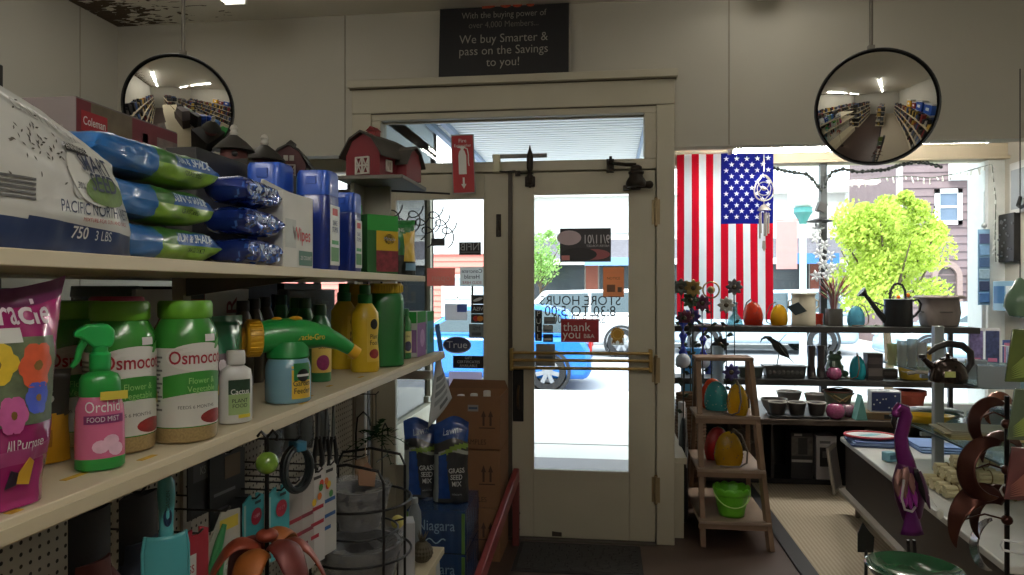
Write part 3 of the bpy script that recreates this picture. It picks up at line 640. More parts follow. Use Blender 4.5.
# old pot closer with arm
p = onY(636, 180, 4.38)
t = thing('door_closer', 'old dark iron door closer with a jointed arm at the door top', 'door closer', (p.x, 4.36, p.z))
g = G(); g.lathe([(.055, -.045), (.062, -.03), (.058, -.01), (.042, .015), (.040, .03), (.046, .035), (.046, .045), (.032, .055), (.034, .075), (.02, .085)], n=20); build('pot', g, iron, t)
g = G(); g.cyl((0, .0, -.03), (.075, 0, -.032), .022, 14); g.ball((.078, 0, -.032), .024); g.box(-.03, .03, .03, .085, -.05, .03); g.box(-.075, -.04, .02, .085, -.055, -.03); build('cylinder_end', g, iron, t, bevel=.003)
g = G(); g.tube([(.0, -.01, .085), (-.06, -.01, .088), (-.14, .0, .10), (-.16, .02, .11)], [.012, .011, .010, .012], 8); g.box(-.175, -.13, .02, .075, .055, .13); g.ball((-.15, .0, .108), .018); g.cyl((-.15, 0, .07), (-.15, 0, .14), .009); build('arm', g, iron, t)
# header sign leaning on the cap
X0, X1 = -1.03, -.225; t = thing('header_sign', 'black buying power sign propped on the ledge above the doors', 'sign', ((X0+X1)/2, 4.398, 2.852), 0, rot=(R(-5), 0, 0)); w = X1-X0; h = .435
build('board', G().box(-w/2, w/2, 0, .01, 0, h), mat((26, 25, 28), .5), t); build('edge_strip', G().box(w/2, w/2+.008, -.001, .012, 0, h), mat((150, 144, 132), .5), t)
for s, y, sz, c in (('With the buying power of', 16.5, .058, (140, 134, 124)), ('over 4,000 Members...', 27, .056, (112, 106, 98)), ('We buy Smarter &', 42, .078, (156, 150, 140)), ('pass on the Savings', 54.5, .078, (156, 150, 140)), ('to you!', 67, .078, (156, 150, 140))):
    T(t, s, sz, mat(c, .6), 0, (80-y)*.00622*.965, -.002, bold=-.004, sx=.86 if y < 40 else .92)
T(t, 'Best', .19, mat((176, 70, 44), .5), .02, .80*h+.135, -.002, bold=.01)
# convex mirrors on rods
def mirror(px, py, rpx, zc, label, yaw, tilt, rodx):
    r_ = ray(px, py); p = r_*zc+Vector((0, 0, EYE)); Rm = rpx*zc/FPX*.915
    t = thing('convex_mirror', label, 'mirror', p, 0, 'round convex security mirrors', rot=(R(tilt), 0, R(yaw)))
    mm = bpy.data.materials.get('mirror_silver')
    if not mm:
        mm = bpy.data.materials.new('mirror_silver'); mm.use_nodes = True; b = mm.node_tree.nodes['Principled BSDF']; b.inputs['Metallic'].default_value = 1; b.inputs['Roughness'].default_value = .02; b.inputs['Base Color'].default_value = (.80, .81, .80, 1)
    d = Rm*.24; RS = (Rm*Rm+d*d)/(2*d); q = Matrix.Rotation(R(90), 4, 'X')
    am = math.asin(Rm*.985/RS); pr = [(max(1e-6, RS*sin(am*(1-k/20))), RS*cos(am*(1-k/20))-(RS-d)) for k in range(21)]
    g = G(); g.lathe(pr, n=64, M=q, cap=False); build('mirror_face', g, mm, t, angle=180)
    g = G(); g.lathe([(Rm*.97, -.004), (Rm, -.006), (Rm*1.012, .004), (Rm, .014), (Rm*.975, .012)], n=64, M=q, cap=False); build('black_rim', g, mat((22, 21, 22), .5), t)
    g = G(); g.lathe([(Rm*.97, -.003), (.1, -.03), (.05, -.034), (.001, -.034)], n=48, M=q, cap=False); build('back_shell', g, mat((60, 58, 56), .6), t)
    g = G(); up = Matrix.Rotation(R(-tilt), 4, 'X') @ Vector((0, 0, 1)); a = Vector((rodx*zc/FPX, .02, Rm*.985)); g.cyl(a, a+up*(CZ-p.z-Rm*.9), .0075); g.box(a.x-.012, a.x+.012, a.y-.02, a.y+.02, a.z-.03, a.z+.02); build('hanging_rod', g, mat((120, 116, 108), .45, .6), t)
mirror(179, 108, 56.5, 3.0, 'round convex mirror on a rod over the left shelves', 24, 14, 5)
mirror(876, 107.5, 62, 2.95, 'round convex mirror on a rod in front of the display window', -12, 10, -5)
# ribbed door mat
t = thing('door_mat', 'dark ribbed rubber door mat inside the doors', 'mat', (-.17, 4.15, 0))
g = G(); g.box(-.345, .37, -.24, .22, 0, .008); mt = build('mat_base', g, mat((34, 32, 32), .8), t, bevel=.004)
g = G(); r = random.Random(5)
for i in range(17):
    y = -.21+i*.024
    x = -.32
    while x < .33: l = r.uniform(.04, .11); g.box(x, min(x+l, .345), y, y+.014, .008, .014); x += l+.012
build('ribs', g, mat((52, 50, 50), .8), t)
# ---------------------------------------------------------------- left shelving unit
ZL, ZU, XF = 1.235, 1.592, -.78   # shelf surfaces
shelfm = mat((206, 194, 166), .5, var=.06, sc=8); darkm = mat((40, 38, 36), .7)
pg = bpy.data.materials.new('pegboard'); pg.use_nodes = True; n = pg.node_tree; b = n.nodes['Principled BSDF']; b.inputs['Roughness'].default_value = .6
tc = n.nodes.new('ShaderNodeTexCoord'); sp = n.nodes.new('ShaderNodeSeparateXYZ'); n.links.new(tc.outputs['Object'], sp.inputs[0])
fy = mth('SUBTRACT', mth('FRACT', mth('DIVIDE', sp.outputs[1], .0254)), .5); fz = mth('SUBTRACT', mth('FRACT', mth('DIVIDE', sp.outputs[2], .0254)), .5)
hole = mth('LESS_THAN', mth('ADD', mth('MULTIPLY', fy, fy), mth('MULTIPLY', fz, fz)), .032)
mx = n.nodes.new('ShaderNodeMix'); mx.data_type = 'RGBA'; mx.inputs[6].default_value = rgb((176, 172, 160)); mx.inputs[7].default_value = rgb((22, 20, 18))
n.links.new(hole, mx.inputs[0]); n.links.new(mx.outputs[2], b.inputs['Base Color'])
unit = thing('shelving_unit', 'long cream two-sided store shelving unit with pegboard back on the left', 'shelving', (0, 0, 0))
def shelfboard(nm, x0, x1, y0, y1, z, lip, lx=None):
    g = G(); g.box(x0, x1, y0, y1, z-.022, z)
    b_ = build(nm, g, shelfm, unit, bevel=.002)
    lx = x1 if lx is None else lx
    build('front_lip', G().box(min(lx, lx+.008), max(lx, lx+.008), y0, y1, z-lip, z+.002), shelfm, b_, bevel=.002)
    return b_
lowb = shelfboard('lower_shelf', -1.21, XF-.008, -.6, 3.45, ZL, .034)
build('price_channel', G().box(XF-.001, XF+.003, -.6, 3.45, ZL-.030, ZL-.010), mat((190, 178, 150), .4), lowb)
r = random.Random(2); g = G()
for i in range(9):
    x, y = r.uniform(-.86, -.80), .85+i*.19+r.uniform(-.05, .05)
    l = r.uniform(.02, .06); g.box(x-.006, x+.006, y-l/2, y+l/2, ZL, ZL+.0008)
build('yellow_smear', g, mat((206, 164, 50), .7, var=.4, sc=60), lowb); lowb.children[-1]['kind'] = 'stuff'
shelfboard('upper_shelf', -1.21, XF-.008, -.6, 3.08, ZU, .022)
shelfboard('rear_shelf', -1.72, -1.26, -.6, 3.4, ZL, .034, -1.728); shelfboard('rear_shelf', -1.72, -1.26, -.6, 3.4, ZU, .022, -1.728)
build('base_deck', G().box(-1.22, -.745, -.6, 3.30, .31, .34).box(-1.20, -.78, -.6, 3.28, 0, .31), shelfm, unit, bevel=.003)
build('rear_base_deck', G().box(-1.78, -1.25, -.6, 3.42, 0, .34), shelfm, unit, bevel=.003)
build('pegboard', G().box(-1.245, -1.225, -.6, 3.44, .34, 1.205), pg, unit)
for y in (-.55, .70, 1.98, 3.42):
    g = G(); g.box(-1.25, -1.215, y-.02, y+.02, 0, 1.62); build('upright', g, mat((150, 146, 136), .5), unit)
    for z in (ZL, ZU):
        if y > 3.1 and z > 1.3: continue
        g = G(); g.prism([(-1.215, z-.022), (-.85, z-.022), (-.9, z-.032), (-1.215, z-.075)], y-.008, y+.008); build('bracket', g, mat((90, 88, 84), .5), unit)
build('end_panel', G().box(-1.215, -1.17, 3.42, 3.46, .34, 1.20).box(-1.215, -.84, 3.42, 3.46, 1.10, 1.14), mat((208, 208, 204), .5), unit, bevel=.002)
ZL += .0025; ZU += .0025        # what stands on the shelves stands a hair above the boards
# ---- packaging builders -------------------------------------------------
def cylsurf(rf, sx=1., sy=1., off=.0008):
    return lambda a, b_: (lambda q, r_: Vector(((r_*sx+off)*sin(q), -(r_*sy+off)*cos(q), b_)))(a/max(1e-4, rf(b_)*sx), rf(b_))
def proff(prof):
    def f(z):
        for (r0, z0), (r1, z1) in zip(prof, prof[1:]):
            if z0 <= z <= z1 and z1 > z0: return r0+(r1-r0)*(z-z0)/(z1-z0)
        return prof[0][0] if z < prof[0][1] else prof[-1][0]
    return f
def pouch(t, w, h, d, mats, mi=0, top=None, wr=.006, seal=.07, seed=0, base=.75, name='bag', tap=0., tapb=0.):
    """stand-up bag; front faces -Y; returns surface function"""
    top = top or (lambda u: 1.)
    def th(u, v):
        e = max(0., 1-abs(2*u-1)**3.2)**.6; k = (base+(1-base)*min(1, v*4))*(1-max(0, (v-.35)/.65)**2.2) if v < 1-seal else 0
        return max(.0015, d/2*e*k)
    def wob(x, z): return noise.noise(Vector((x*14+seed, z*14, seed*3.1)))*wr+noise.noise(Vector((x*40+seed, z*30, 7)))*wr*.45
    def f(u, v, s):
        tu = top(u)*h; x = (u-.5)*w*(1-.05*sin(v*PI))*((1-tap*v-tapb*(1-v)) if u > .5 else 1); z = v*tu
        return Vector((x+wob(z, u)*.5, s*th(u, v)+wob(x, z)*(1 if v > .02 else 0), z))
    g = G(); g.grid(lambda u, v: f(u, v, -1), 44, 44, mi); g.grid(lambda u, v: f(1-u, v, 1), 22, 22, 0)
    g.grid(lambda u, v: f(u, 0, -1+2*v), 20, 3, 0)
    for U in (0, 1): g.grid(lambda u, v, U=U: f(U, v, -1+2*u), 2, 22, 0)
    build(name, g, mats, t, angle=70)
    def surf(a, b_):
        u = min(.995, max(.005, .5+a/w)); v = min(.995, max(.0, b_/(h*top(u)))); return f(u, v, -1)+Vector((0, -.0022, 0))
    return surf
def loaf(t, L, D, H, mats, mi=0, seed=0, cr=.006, pinch=.14, name='bag'):
    """filled bag lying flat: length along X, front side faces -Y"""
    def f(u, p):
        e = min(1., min(u, 1-u)/pinch); e = (1-(1-e)**2)**.5*.86+.14; q = 2*PI*p
        ca, sa = cos(q), sin(q); ca = math.copysign(abs(ca)**.6, ca); sa = math.copysign(abs(sa)**.75, sa)
        n_ = noise.noise(Vector((u*L*16+seed, ca*2, sa*2+seed)))*cr+noise.noise(Vector((u*L*44+seed, ca*5, sa*5)))*cr*.5
        return Vector(((u-.5)*L, -ca*(D/2+n_), H/2+sa*(H/2*e+n_*.6)))
    g = G(); g.grid(f, 40, 36, mi); g.add([f(0, k/36) for k in range(36)], [tuple(range(36))]); g.add([f(1, k/36) for k in range(36)], [tuple(range(36))[::-1]])
    build(name, g, mats, t, angle=70)
    def surf(a, b_):  # b from mid height
        s = max(-.97, min(.97, b_/(H/2))); p = math.asin(math.copysign(abs(s)**(1/.75), s))/(2*PI)
        return f(min(.98, max(.02, .5+a/L)), p % 1.)+Vector((0, -.003, 0))
    return surf
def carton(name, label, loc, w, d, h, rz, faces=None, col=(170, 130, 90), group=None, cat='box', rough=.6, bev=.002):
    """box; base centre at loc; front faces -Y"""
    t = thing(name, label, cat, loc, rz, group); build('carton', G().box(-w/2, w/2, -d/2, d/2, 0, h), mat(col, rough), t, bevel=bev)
    return t
def ff(d): return lambda a, b_: Vector((a, -d/2-.0012, b_))
def fr(w): return lambda a, b_: Vector((w/2+.0012, a, b_))
def fl(w): return lambda a, b_: Vector((-w/2-.0012, -a, b_))
def rect(t, f, a0, a1, b0, b1, c, name='print_panel', na=10, nb=5, rough=.5):
    return build(name, patch(f, a0, a1, b0, b1, na, nb), mat(c, rough) if isinstance(c, tuple) else c, t)
def at(px, X, Z): # a spot on plane X under pixel column px
    p = onX(px, 288, X); return (X, p.y, Z)
navy = (38, 54, 92)
# ---- upper shelf ---------------------------------------------------------
# big grass seed bag
sx0 = thing('grass_seed_bag', 'large white and navy grass seed bag at the near end of the top shelf', 'bag', (-.875, 1.02, ZU), 90)
S_ = pouch(sx0, .43, .265, .13, [mat((196, 196, 192), .28, coat=.3), mat(navy, .3), mat((122, 122, 122), .3)], lambda u, v: 1 if v < .20*(1 if u > .3 else .9) else 0, top=lambda u: .99-.42*max(0, u-.12)**1.1, wr=.005, seal=.05, seed=2, tap=.20)
ink = mat((36, 46, 74), .5); wt2 = mat((214, 214, 212), .5)
build('oval_label', disc(lambda a, b_: S_(a, b_)+Vector((0, -.001, .0006)), .07, .128, .085, .052), mat((206, 206, 200), .4), sx0); build('grass_print', disc(lambda a, b_: S_(a, b_)+Vector((0, -.0025, .0006)), .085, .102, .062, .024), mat((92, 120, 52), .5, var=.5, sc=120), sx0)
build('black_band', patch(lambda a, b_: S_(a, b_)+Vector((0, -.003, .0005)), -.005, .065, .157, .171, 12, 3), mat((30, 30, 34), .5), sx0); text('PENNINGTON', .013, wt2, sx0, f=lambda a, b_: S_(.03+a, .164+b_)+Vector((0, -.0055, .001)))
text('SMART', .040, ink, sx0, f=lambda a, b_: S_(.066+a, .142+b_)+Vector((0, -.0045, .001)), bold=.01, sx=.8); text('SEED', .040, ink, sx0, f=lambda a, b_: S_(.078+a, .113+b_)+Vector((0, -.0045, .001)), bold=.01, sx=.9)
build('round_badge', disc(S_, .012, .105, .02, .02), mat((190, 192, 190), .5), sx0); text('30%', .014, ink, sx0, f=lambda a, b_: S_(.012+a, .105+b_)+Vector((0, -.001, 0)))
text('PACIFIC NORTHWEST', .026, ink, sx0, f=lambda a, b_: S_(.066+a, .070+b_), sx=.78, bold=.006); text('MIXTURE FOR SUN AND SHADE', .009, mat((160, 50, 50), .5), sx0, f=lambda a, b_: S_(.085+a, .054+b_))
text('750', .026, wt2, sx0, f=lambda a, b_: S_(.02+a, .032+b_), bold=.01); text('3 LBS', .022, wt2, sx0, f=lambda a, b_: S_(.076+a, .030+b_), sx=.8); text('ONLY NATURAL', .026, mat((150, 150, 146), .5), sx0, f=lambda a, b_: S_(.0+a, .196+b_-a*.25), sx=.8)
g = G(); r = random.Random(8)
for i in range(60):
    a, b_ = r.gauss(-.06, .035), r.gauss(.155, .028); q = r.uniform(0, PI); da, db = .0045*cos(q), .0045*sin(q)
    ps = [S_(a+da, b_+db), S_(a-db*.35, b_+da*.35), S_(a-da, b_-db), S_(a+db*.35, b_-da*.35)]; g.add(ps, [(0, 1, 2, 3)])
build('seed_print', g, mat((70, 66, 60), .6), sx0); sx0.children[-1]['kind'] = 'stuff'
g = G()
for k in range(5): g = patch(S_, -.17, -.08, .10-k*.007, .104-k*.007, 6, 1, 0, g)
build('small_print', g, mat((90, 90, 90), .6), sx0)
# dark carton and camp stove box behind it
t = carton('brown_carton', 'plain dark carton under the camping box at the back of the top shelf', (-1.37, 1.72, ZU), .62, .17, .21, 90, col=(70, 56, 46))
t = carton('camping_box', 'maroon camping stove box with printed scene behind the seed bag', (-1.37, 1.83, ZU+.212), .42, .17, .205, 90, col=(108, 98, 98))
F = ff(.17)
rect(t, F, -.21, .21, 0, .20, (104, 26, 40)); rect(t, lambda a, b_: F(a, b_)+Vector((0, -.0004, 0)), -.16, .0, .0, .2, mat((96, 84, 66), .5, var=.6, sc=24), 'scene_print'); rect(t, lambda a, b_: F(a, b_)+Vector((0, -.0004, 0)), .11, .21, .0, .17, mat((110, 96, 90), .5, var=.8, sc=40), 'stove_print')
rect(t, lambda a, b_: F(a, b_)+Vector((0, -.0008, 0)), -.195, -.10, .125, .175, (150, 24, 36), 'logo_plate'); text('Coleman', .03, wt2, t, f=lambda a, b_: F(-.148+a, .150+b_)+Vector((0, -.0014, 0)), sx=.75, bold=.01)
text('PERFECTFLOW\n2 BURNER\nPROPANE STOVE', .016, mat((206, 180, 180), .5), t, f=lambda a, b_: F(.055+a, .10+b_)+Vector((0, -.0012, 0)), sx=.7); rect(t, F, .045, .07, .14, .168, (190, 186, 186), 'white_patch', 2, 2)
FL = fl(.42); g = G()
for k in range(3): g = patch(FL, -.05, .05, .12-k*.03, .135-k*.03, 4, 1, 0, g)
build('side_print', g, mat((132, 124, 124), .5), t)
t = carton('black_carton', 'black carton at the back of the top shelf at the left edge', (-1.14, 1.02, ZU), .30, .14, .345, 90, col=(30, 26, 26)); rect(t, ff(.14), -.12, .12, .28, .33, (50, 40, 40)); rect(t, ff(.14), -.1, .1, .1, .2, (44, 40, 44))
# three sun & shade bags
cols = [mat((34, 98, 164), .3, coat=.4), mat((56, 108, 42), .35, coat=.4, var=.4, sc=50), mat((58, 60, 60), .4), mat((120, 160, 50), .35, coat=.3, var=.3, sc=40), mat((34, 88, 160), .35)]
for i, (z, L, y, lb, nm) in enumerate(((.0, .40, 1.455, 'blue and green lawn seed bag lying lowest of the stack of three', 'SUN & SHADE'), (.086, .38, 1.44, 'blue and green lawn seed bag lying in the middle of the stack of three', 'SUN & SHADE'), (.172, .40, 1.445, 'blue and green lawn seed bag lying on top of the stack of three', 'SUN & SHADE'))):
    t = thing('lawn_seed_bag', lb, 'bag', (-1.005, y, ZU+z+.005), 88, 'lawn seed bags on the top shelf')
    def mi(u, p):
        q = (p+.5) % 1.-.5
        if u < .45: return 2 if q < -.13 else 0
        return 4 if (.0 < q < .11 and u > .6) else (3 if q < .0 else 1)
    s = loaf(t, L, .14, .076, cols, mi, seed=i*5+1, cr=.007)
    text(nm, .026, mat((200, 214, 226), .4), t, f=lambda a, b_, s=s, L=L: s(L*.24+a, .015+b_)+Vector((0, -.002, 0)), sx=.75, bold=.012)
    text('GRASS SEED', .015, mat((40, 70, 30), .4), t, f=lambda a, b_, s=s, L=L: s(L*.24+a, -.012+b_)+Vector((0, -.002, 0)), sx=.8, bold=.01)
# shiny blue bags
bl = [mat((24, 44, 120), .22, .25, var=.3, sc=30, coat=.6), mat((60, 100, 180), .25, .2, var=.5, sc=40)]
for i, (y, z, L, w_, lb) in enumerate(((1.775, .0, .21, 'Wonder', 'shiny blue plant food bag lying lowest beside the seed bags'), (1.77, .076, .205, 'Wonder', 'shiny blue plant food bag lying on another, nearer the white box'), (1.765, .152, .21, 'Wonder', 'shiny blue plant food bag lying on top of the blue pile'))):
    t = thing('plant_food_bag', lb, 'bag', (-.925, y, ZU+z+.007), 90+(2, -2, 3)[i], 'shiny blue plant food bags')
    s = loaf(t, L, .11, .064, bl, lambda u, p: 1 if (noise.noise(Vector((u*9, p*14, 2))) > .22) else 0, seed=20+i*7, cr=.010, pinch=.16)
    text(w_, .046 if i == 2 else .034, mat((200, 214, 236), .35), t, f=lambda a, b_, s=s: s(.0+a, .008+b_)+Vector((0, -.003, 0)), bold=.015, sx=.8)
# white wipes box
t = carton('wipes_box', 'white wipes box with red lettering and a green base band', (-.915, 1.99, ZU), .205, .075, .215, 90, col=(206, 206, 200)); F = ff(.075)
rect(t, F, .0, .095, .012, .055, (24, 92, 72)); text('Wipes', .055, mat((186, 30, 44), .5), t, f=lambda a, b_: F(.02+a, .10+b_), bold=.012, sx=.85); text('25 COUNT', .016, wt2, t, f=lambda a, b_: F(.048+a, .034+b_)+Vector((0, -.001, 0))); rect(t, F, -.09, -.02, .06, .14, (176, 180, 176), 'grey_print')
g = G(); g.prism([(-.10, .215), (.10, .215), (.085, .235), (-.08, .25)], .03, .036); build('back_flap', g, mat((196, 196, 190), .6), t)
# blue canisters
def canister(loc, rr, h, label, rz=60, cap=(40, 86, 190), lab=True):
    t = thing('repellent_canister', label, 'canister', loc, rz, 'blue canisters on the top shelf')
    pr = [(rr*.94, 0), (rr, .006), (rr, h*.74), (rr*.97, h*.755)]
    g = G(); g.lathe(pr, n=40, sq=5); build('canister_body', g, mat((24, 46, 128), .3, var=.08, coat=.3), t, angle=35)
    g = G(); g.lathe([(rr*.99, h*.755), (rr*1.0, h*.77), (rr*.99, h*.965), (rr*.92, h), (.001, h)], n=40, sq=5); g.box(-rr*.3, rr*.3, -rr*1.06, -rr*.9, h*.86, h*.94); build('cap', g, mat(cap, .35, coat=.2), t, angle=35)
    if lab:
        f = lambda a, b_: Vector((rr+.001, a, b_)); g = G(); g = patch(lambda a, b_: Vector((rr*1.0+.0014, a, b_)), -rr*.72, rr*.72, h*.06, h*.66, 4, 4, 0, g); build('label', g, mat((206, 210, 206), .4), t)
        rect(t, lambda a, b_: f(a, b_)+Vector((.001, 0, 0)), -rr*.6, rr*.6, h*.10, h*.24, (70, 130, 70), 'leaf_print', 2, 2); rect(t, lambda a, b_: f(a, b_)+Vector((.001, 0, 0)), -rr*.5, rr*.55, h*.27, h*.31, (60, 150, 90), 'green_bar', 2, 2); rect(t, lambda a, b_: f(a, b_)+Vector((.001, 0, 0)), -rr*.4, rr*.4, h*.56, h*.63, (180, 40, 50), 'red_bar', 2, 2)
        text('SNAKE\nSTOPPER', h*.07, mat((24, 46, 110), .5), t, f=lambda a, b_: f(a, h*.45+b_)+Vector((.0012, 0, 0)), sx=.55, bold=.01)
    return t
canister((-.91, 2.21, ZU), .055, .315, 'tall blue canister with a white label, front one beside the wipes box', 0)
canister((-1.03, 2.13, ZU), .058, .328, 'tall blue canister standing behind the white wipes box', 0)
canister((-1.03, 2.46, ZU), .05, .345, 'blue canister mostly hidden behind the front one', 0, (60, 130, 200), False)
canister((-.90, 2.43, ZU), .046, .275, 'slimmer blue canister beside the green boxes', 0)
# green and yellow packs
t = carton('green_carton', 'bright green carton lying on top behind the green packs', (-1.065, 2.72, ZU+.20), .26, .16, .085, 90, col=(40, 140, 62)); rect(t, ff(.16), -.1, .1, .015, .03, (120, 190, 110)); 
t = carton('dark_carton', 'dark carton under the green one at the back of the top shelf', (-1.065, 2.72, ZU), .26, .15, .199, 90, col=(40, 56, 40)); rect(t, ff(.15), -.1, .1, .02, .08, (60, 80, 56))
t = carton('soil_carton', 'green and yellow upright plant food carton on the top shelf', (-.875, 2.70, ZU), .14, .08, .225, 52, col=(36, 96, 44)); F = ff(.08)
rect(t, F, -.07, .07, .165, .225, (46, 150, 60)); rect(t, F, -.03, .07, .09, .165, (214, 176, 40)); rect(t, F, -.03, .07, .01, .09, mat((130, 50, 60), .5, var=.8, sc=60), 'flower_print'); build('round_logo', disc(F, .03, .135, .025, .02), mat((24, 40, 30), .5), t); text('Miracle', .018, wt2, t, f=lambda a, b_: F(.03+a, .135+b_)+Vector((0, -.001, 0)))
t = thing('potting_mix_bag', 'green and yellow potting mix pouch at the far end of the top shelf', 'bag', (-.865, 2.90, ZU), 50)
s = pouch(t, .20, .235, .09, [mat((28, 110, 48), .3, coat=.4), mat((26, 30, 28), .4), mat((216, 180, 60), .35)], lambda u, v: 2 if (.62 < u and .25 < v < .62+.2*u) else (1 if v < .36 else 0), wr=.007, seed=9, top=lambda u: .93+.06*u)
build('blue_print', disc(s, -.03, .13, .03, .035), mat((60, 110, 140), .4), t); rect(t, s, .03, .09, .02, .05, (120, 160, 190), 'pale_tag', 4, 3); text('POTTING', .02, wt2, t, f=lambda a, b_: s(.0+a, .185+b_), sx=.8, bold=.01)
# riser that holds the big barn
t = thing('grey_riser', 'grey metal display riser under the large red barn bird house', 'stand', (-.93, 2.90, ZU)); t.location = (-.96, 3.02, ZU)
t['label'] = 'grey metal riser at the far end of the top shelf under the large barn'
build('riser_top', G().box(-.13, .15, -.19, .20, .388, .405), mat((96, 92, 84), .5), t, bevel=.003); build('riser_panel', G().box(-.10, .03, .03, .05, 0, .388), mat((150, 146, 134), .5), t); build('riser_panel', G().box(-.10, -.085, -.10, .05, 0, .388), mat((150, 146, 134), .5), t)
# barns
red = mat((110, 24, 34), .6, var=.12); roofm = mat((60, 56, 50), .6, var=.2, sc=20); wtrim = mat((200, 196, 186), .6)
def gambrel(w, h0, hr, y0, y1, g, mi=0): g.prism([(-w, 0), (w, 0), (w, h0), (w*.62, h0+hr*.68), (0, h0+hr), (-w*.62, h0+hr*.68), (-w, h0)], y0, y1, 'y', mi)
def gamroof(w, h0, hr, y0, y1, th=.008, ov=.014):
    o = [(-w-ov, h0-.012), (-w*.66, h0+hr*.70), (0, h0+hr+.002), (w*.66, h0+hr*.70), (w+ov, h0-.012)]; g = G()
    g.grid(lambda u, v: Vector((0, 0, 0)), 1, 1) if 0 else None
    for (a, b_), (c, d) in zip(o, o[1:]):
        g.prism([(a, b_), (c, d), (c*1.0, d+th), (a*1.0, b_+th)], y0, y1)
    return g
def barn(loc, s, label, rz, wing=True, dark=False):
    t = thing('barn_birdhouse', label, 'bird house', loc, rz, 'barn bird houses above the top shelf'); rd = red if not dark else mat((72, 26, 30), .6)
    g = G(); gambrel(.07*s, .075*s, .075*s, -.1*s, .1*s, g); build('barn_body', g, rd, t)
    build('barn_roof', gamroof(.07*s, .075*s, .075*s, -.118*s, .112*s, .008*s, .018*s), roofm, t)
    g = G(); a = .026*s
    for k in (-1, 1): g.box(k*a-.003*s, k*a+.003*s, -.106*s, -.1*s, .008*s, .068*s)
    g.box(-.003*s, .003*s, -.106*s, -.1*s, .008*s, .068*s)
    for z in (.008, .036, .064): g.box(-a, a, -.106*s, -.1*s, z*s, (z+.005)*s)
    for k in (-1, 1): g.tube([(k*.003*s, -.104*s, .01*s), (k*a, -.104*s, .066*s)], .0022*s, 5); g.tube([(k*a, -.104*s, .01*s), (k*.003*s, -.104*s, .066*s)], .0022*s, 5)
    build('barn_door', g, wtrim, t)
    if dark: build('loft_window', G().box(-.022*s, -.003*s, -.104*s, -.1*s, .085*s, .108*s).box(.003*s, .022*s, -.104*s, -.1*s, .085*s, .108*s), wtrim, t)
    for y in (-.045, .04):
        y *= s; g = G(); g.box(.07*s, .075*s, y-.018*s, y-.012*s, .02*s, .06*s); g.box(.07*s, .075*s, y+.012*s, y+.018*s, .02*s, .06*s); g.box(.07*s, .075*s, y-.018*s, y+.018*s, .055*s, .06*s); g.box(.07*s, .075*s, y-.018*s, y+.018*s, .02*s, .025*s); g.box(.07*s, .074*s, y-.002*s, y+.002*s, .02*s, .06*s)
        build('side_window', g, wtrim, t)
    g = G(); g.box(-.016*s, .016*s, -.05*s, -.015*s, .14*s, .172*s); g.prism([(-.02*s, .17*s), (.02*s, .17*s), (0, .186*s)], -.055*s, -.01*s); build('cupola', g, mat((130, 40, 40), .6) if not dark else roofm, t)
    if wing:
        g = G(); M = Matrix.Translation((.05*s, .06*s, 0)) @ Matrix.Rotation(R(90), 4, 'Z'); q = G(); gambrel(.05*s, .06*s, .055*s, -.06*s, .05*s, q); g.add([M @ Vector(v) for v in q.v], q.f, 0, False); build('wing_body', g, rd, t)
        q = gamroof(.05*s, .06*s, .055*s, -.072*s, .06*s, .008*s, .014*s); g = G(); g.add([M @ Vector(v) for v in q.v], q.f, 0, False); build('wing_roof', g, roofm, t)
    return t
barn((-.96, 2.99, ZU+.406), 1.18, 'large red barn bird house with a grey gambrel roof on the grey riser', -16)
for x_, y_, w_, lb in ((-1.47, 2.70, .20, 'tall dark carton on the far side carrying the first cone roofed bird house'), (-1.47, 2.98, .24, 'tall dark carton on the far side carrying the second cone roofed bird house'), (-1.47, 3.27, .25, 'tall dark carton on the far side carrying the maroon barn')):
    t = carton('tall_carton', lb, (x_, y_, ZU), w_, .24, .44, 90, col=(36, 33, 31), group='tall dark cartons under the bird houses'); rect(t, ff(.24), -.07, .07, .1, .3, (50, 46, 43))
barn((-1.47, 3.27, ZU+.443), 1.05, 'dark maroon barn bird house with two small white loft windows', 14, False, True)
def feeder(loc, label, s=1.):
    t = thing('round_birdhouse', label, 'bird house', loc, 0, 'round roofed bird houses')
    g = G(); g.lathe([(.052*s, 0), (.056*s, .01), (.05*s, .05*s), (.045*s, .055*s)], n=20); build('house_body', g, mat((84, 40, 36), .6), t)
    g = G(); g.lathe([(.08*s, .05*s), (.078*s, .056*s), (.05*s, .085*s), (.02*s, .108*s), (.014*s, .112*s)], n=24); build('cone_roof', g, mat((64, 62, 58), .5, .3), t)
    g = G(); g.lathe([(.012*s, .112*s), (.016*s, .12*s), (.012*s, .132*s), (.016*s, .14*s), (.010*s, .152*s), (.001, .156*s)], n=14); build('white_finial', g, mat((206, 204, 196), .5), t)
    g = G(); g.ball((.03*s, -.05*s, .03*s), .012*s, 10); build('entry_hole', g, BK, t)
feeder((-1.47, 2.72, ZU+.443), 'dark cone roofed bird house with a white finial, farther from the maroon barn'); feeder((-1.47, 2.98, ZU+.443), 'dark cone roofed bird house with a white finial, nearer the maroon barn', 1.1)
t = carton('black_pack', 'black pack with white letters on its end behind the blue bags', (-1.16, 2.02, ZU), .32, .09, .335, 90, col=(26, 26, 27)); F = ff(.09); text('CTI', .05, mat((120, 120, 118), .5), t, f=lambda a, b_: F(.10+a, .27+b_)); rect(t, F, -.18, .05, .05, .2, (36, 36, 38))
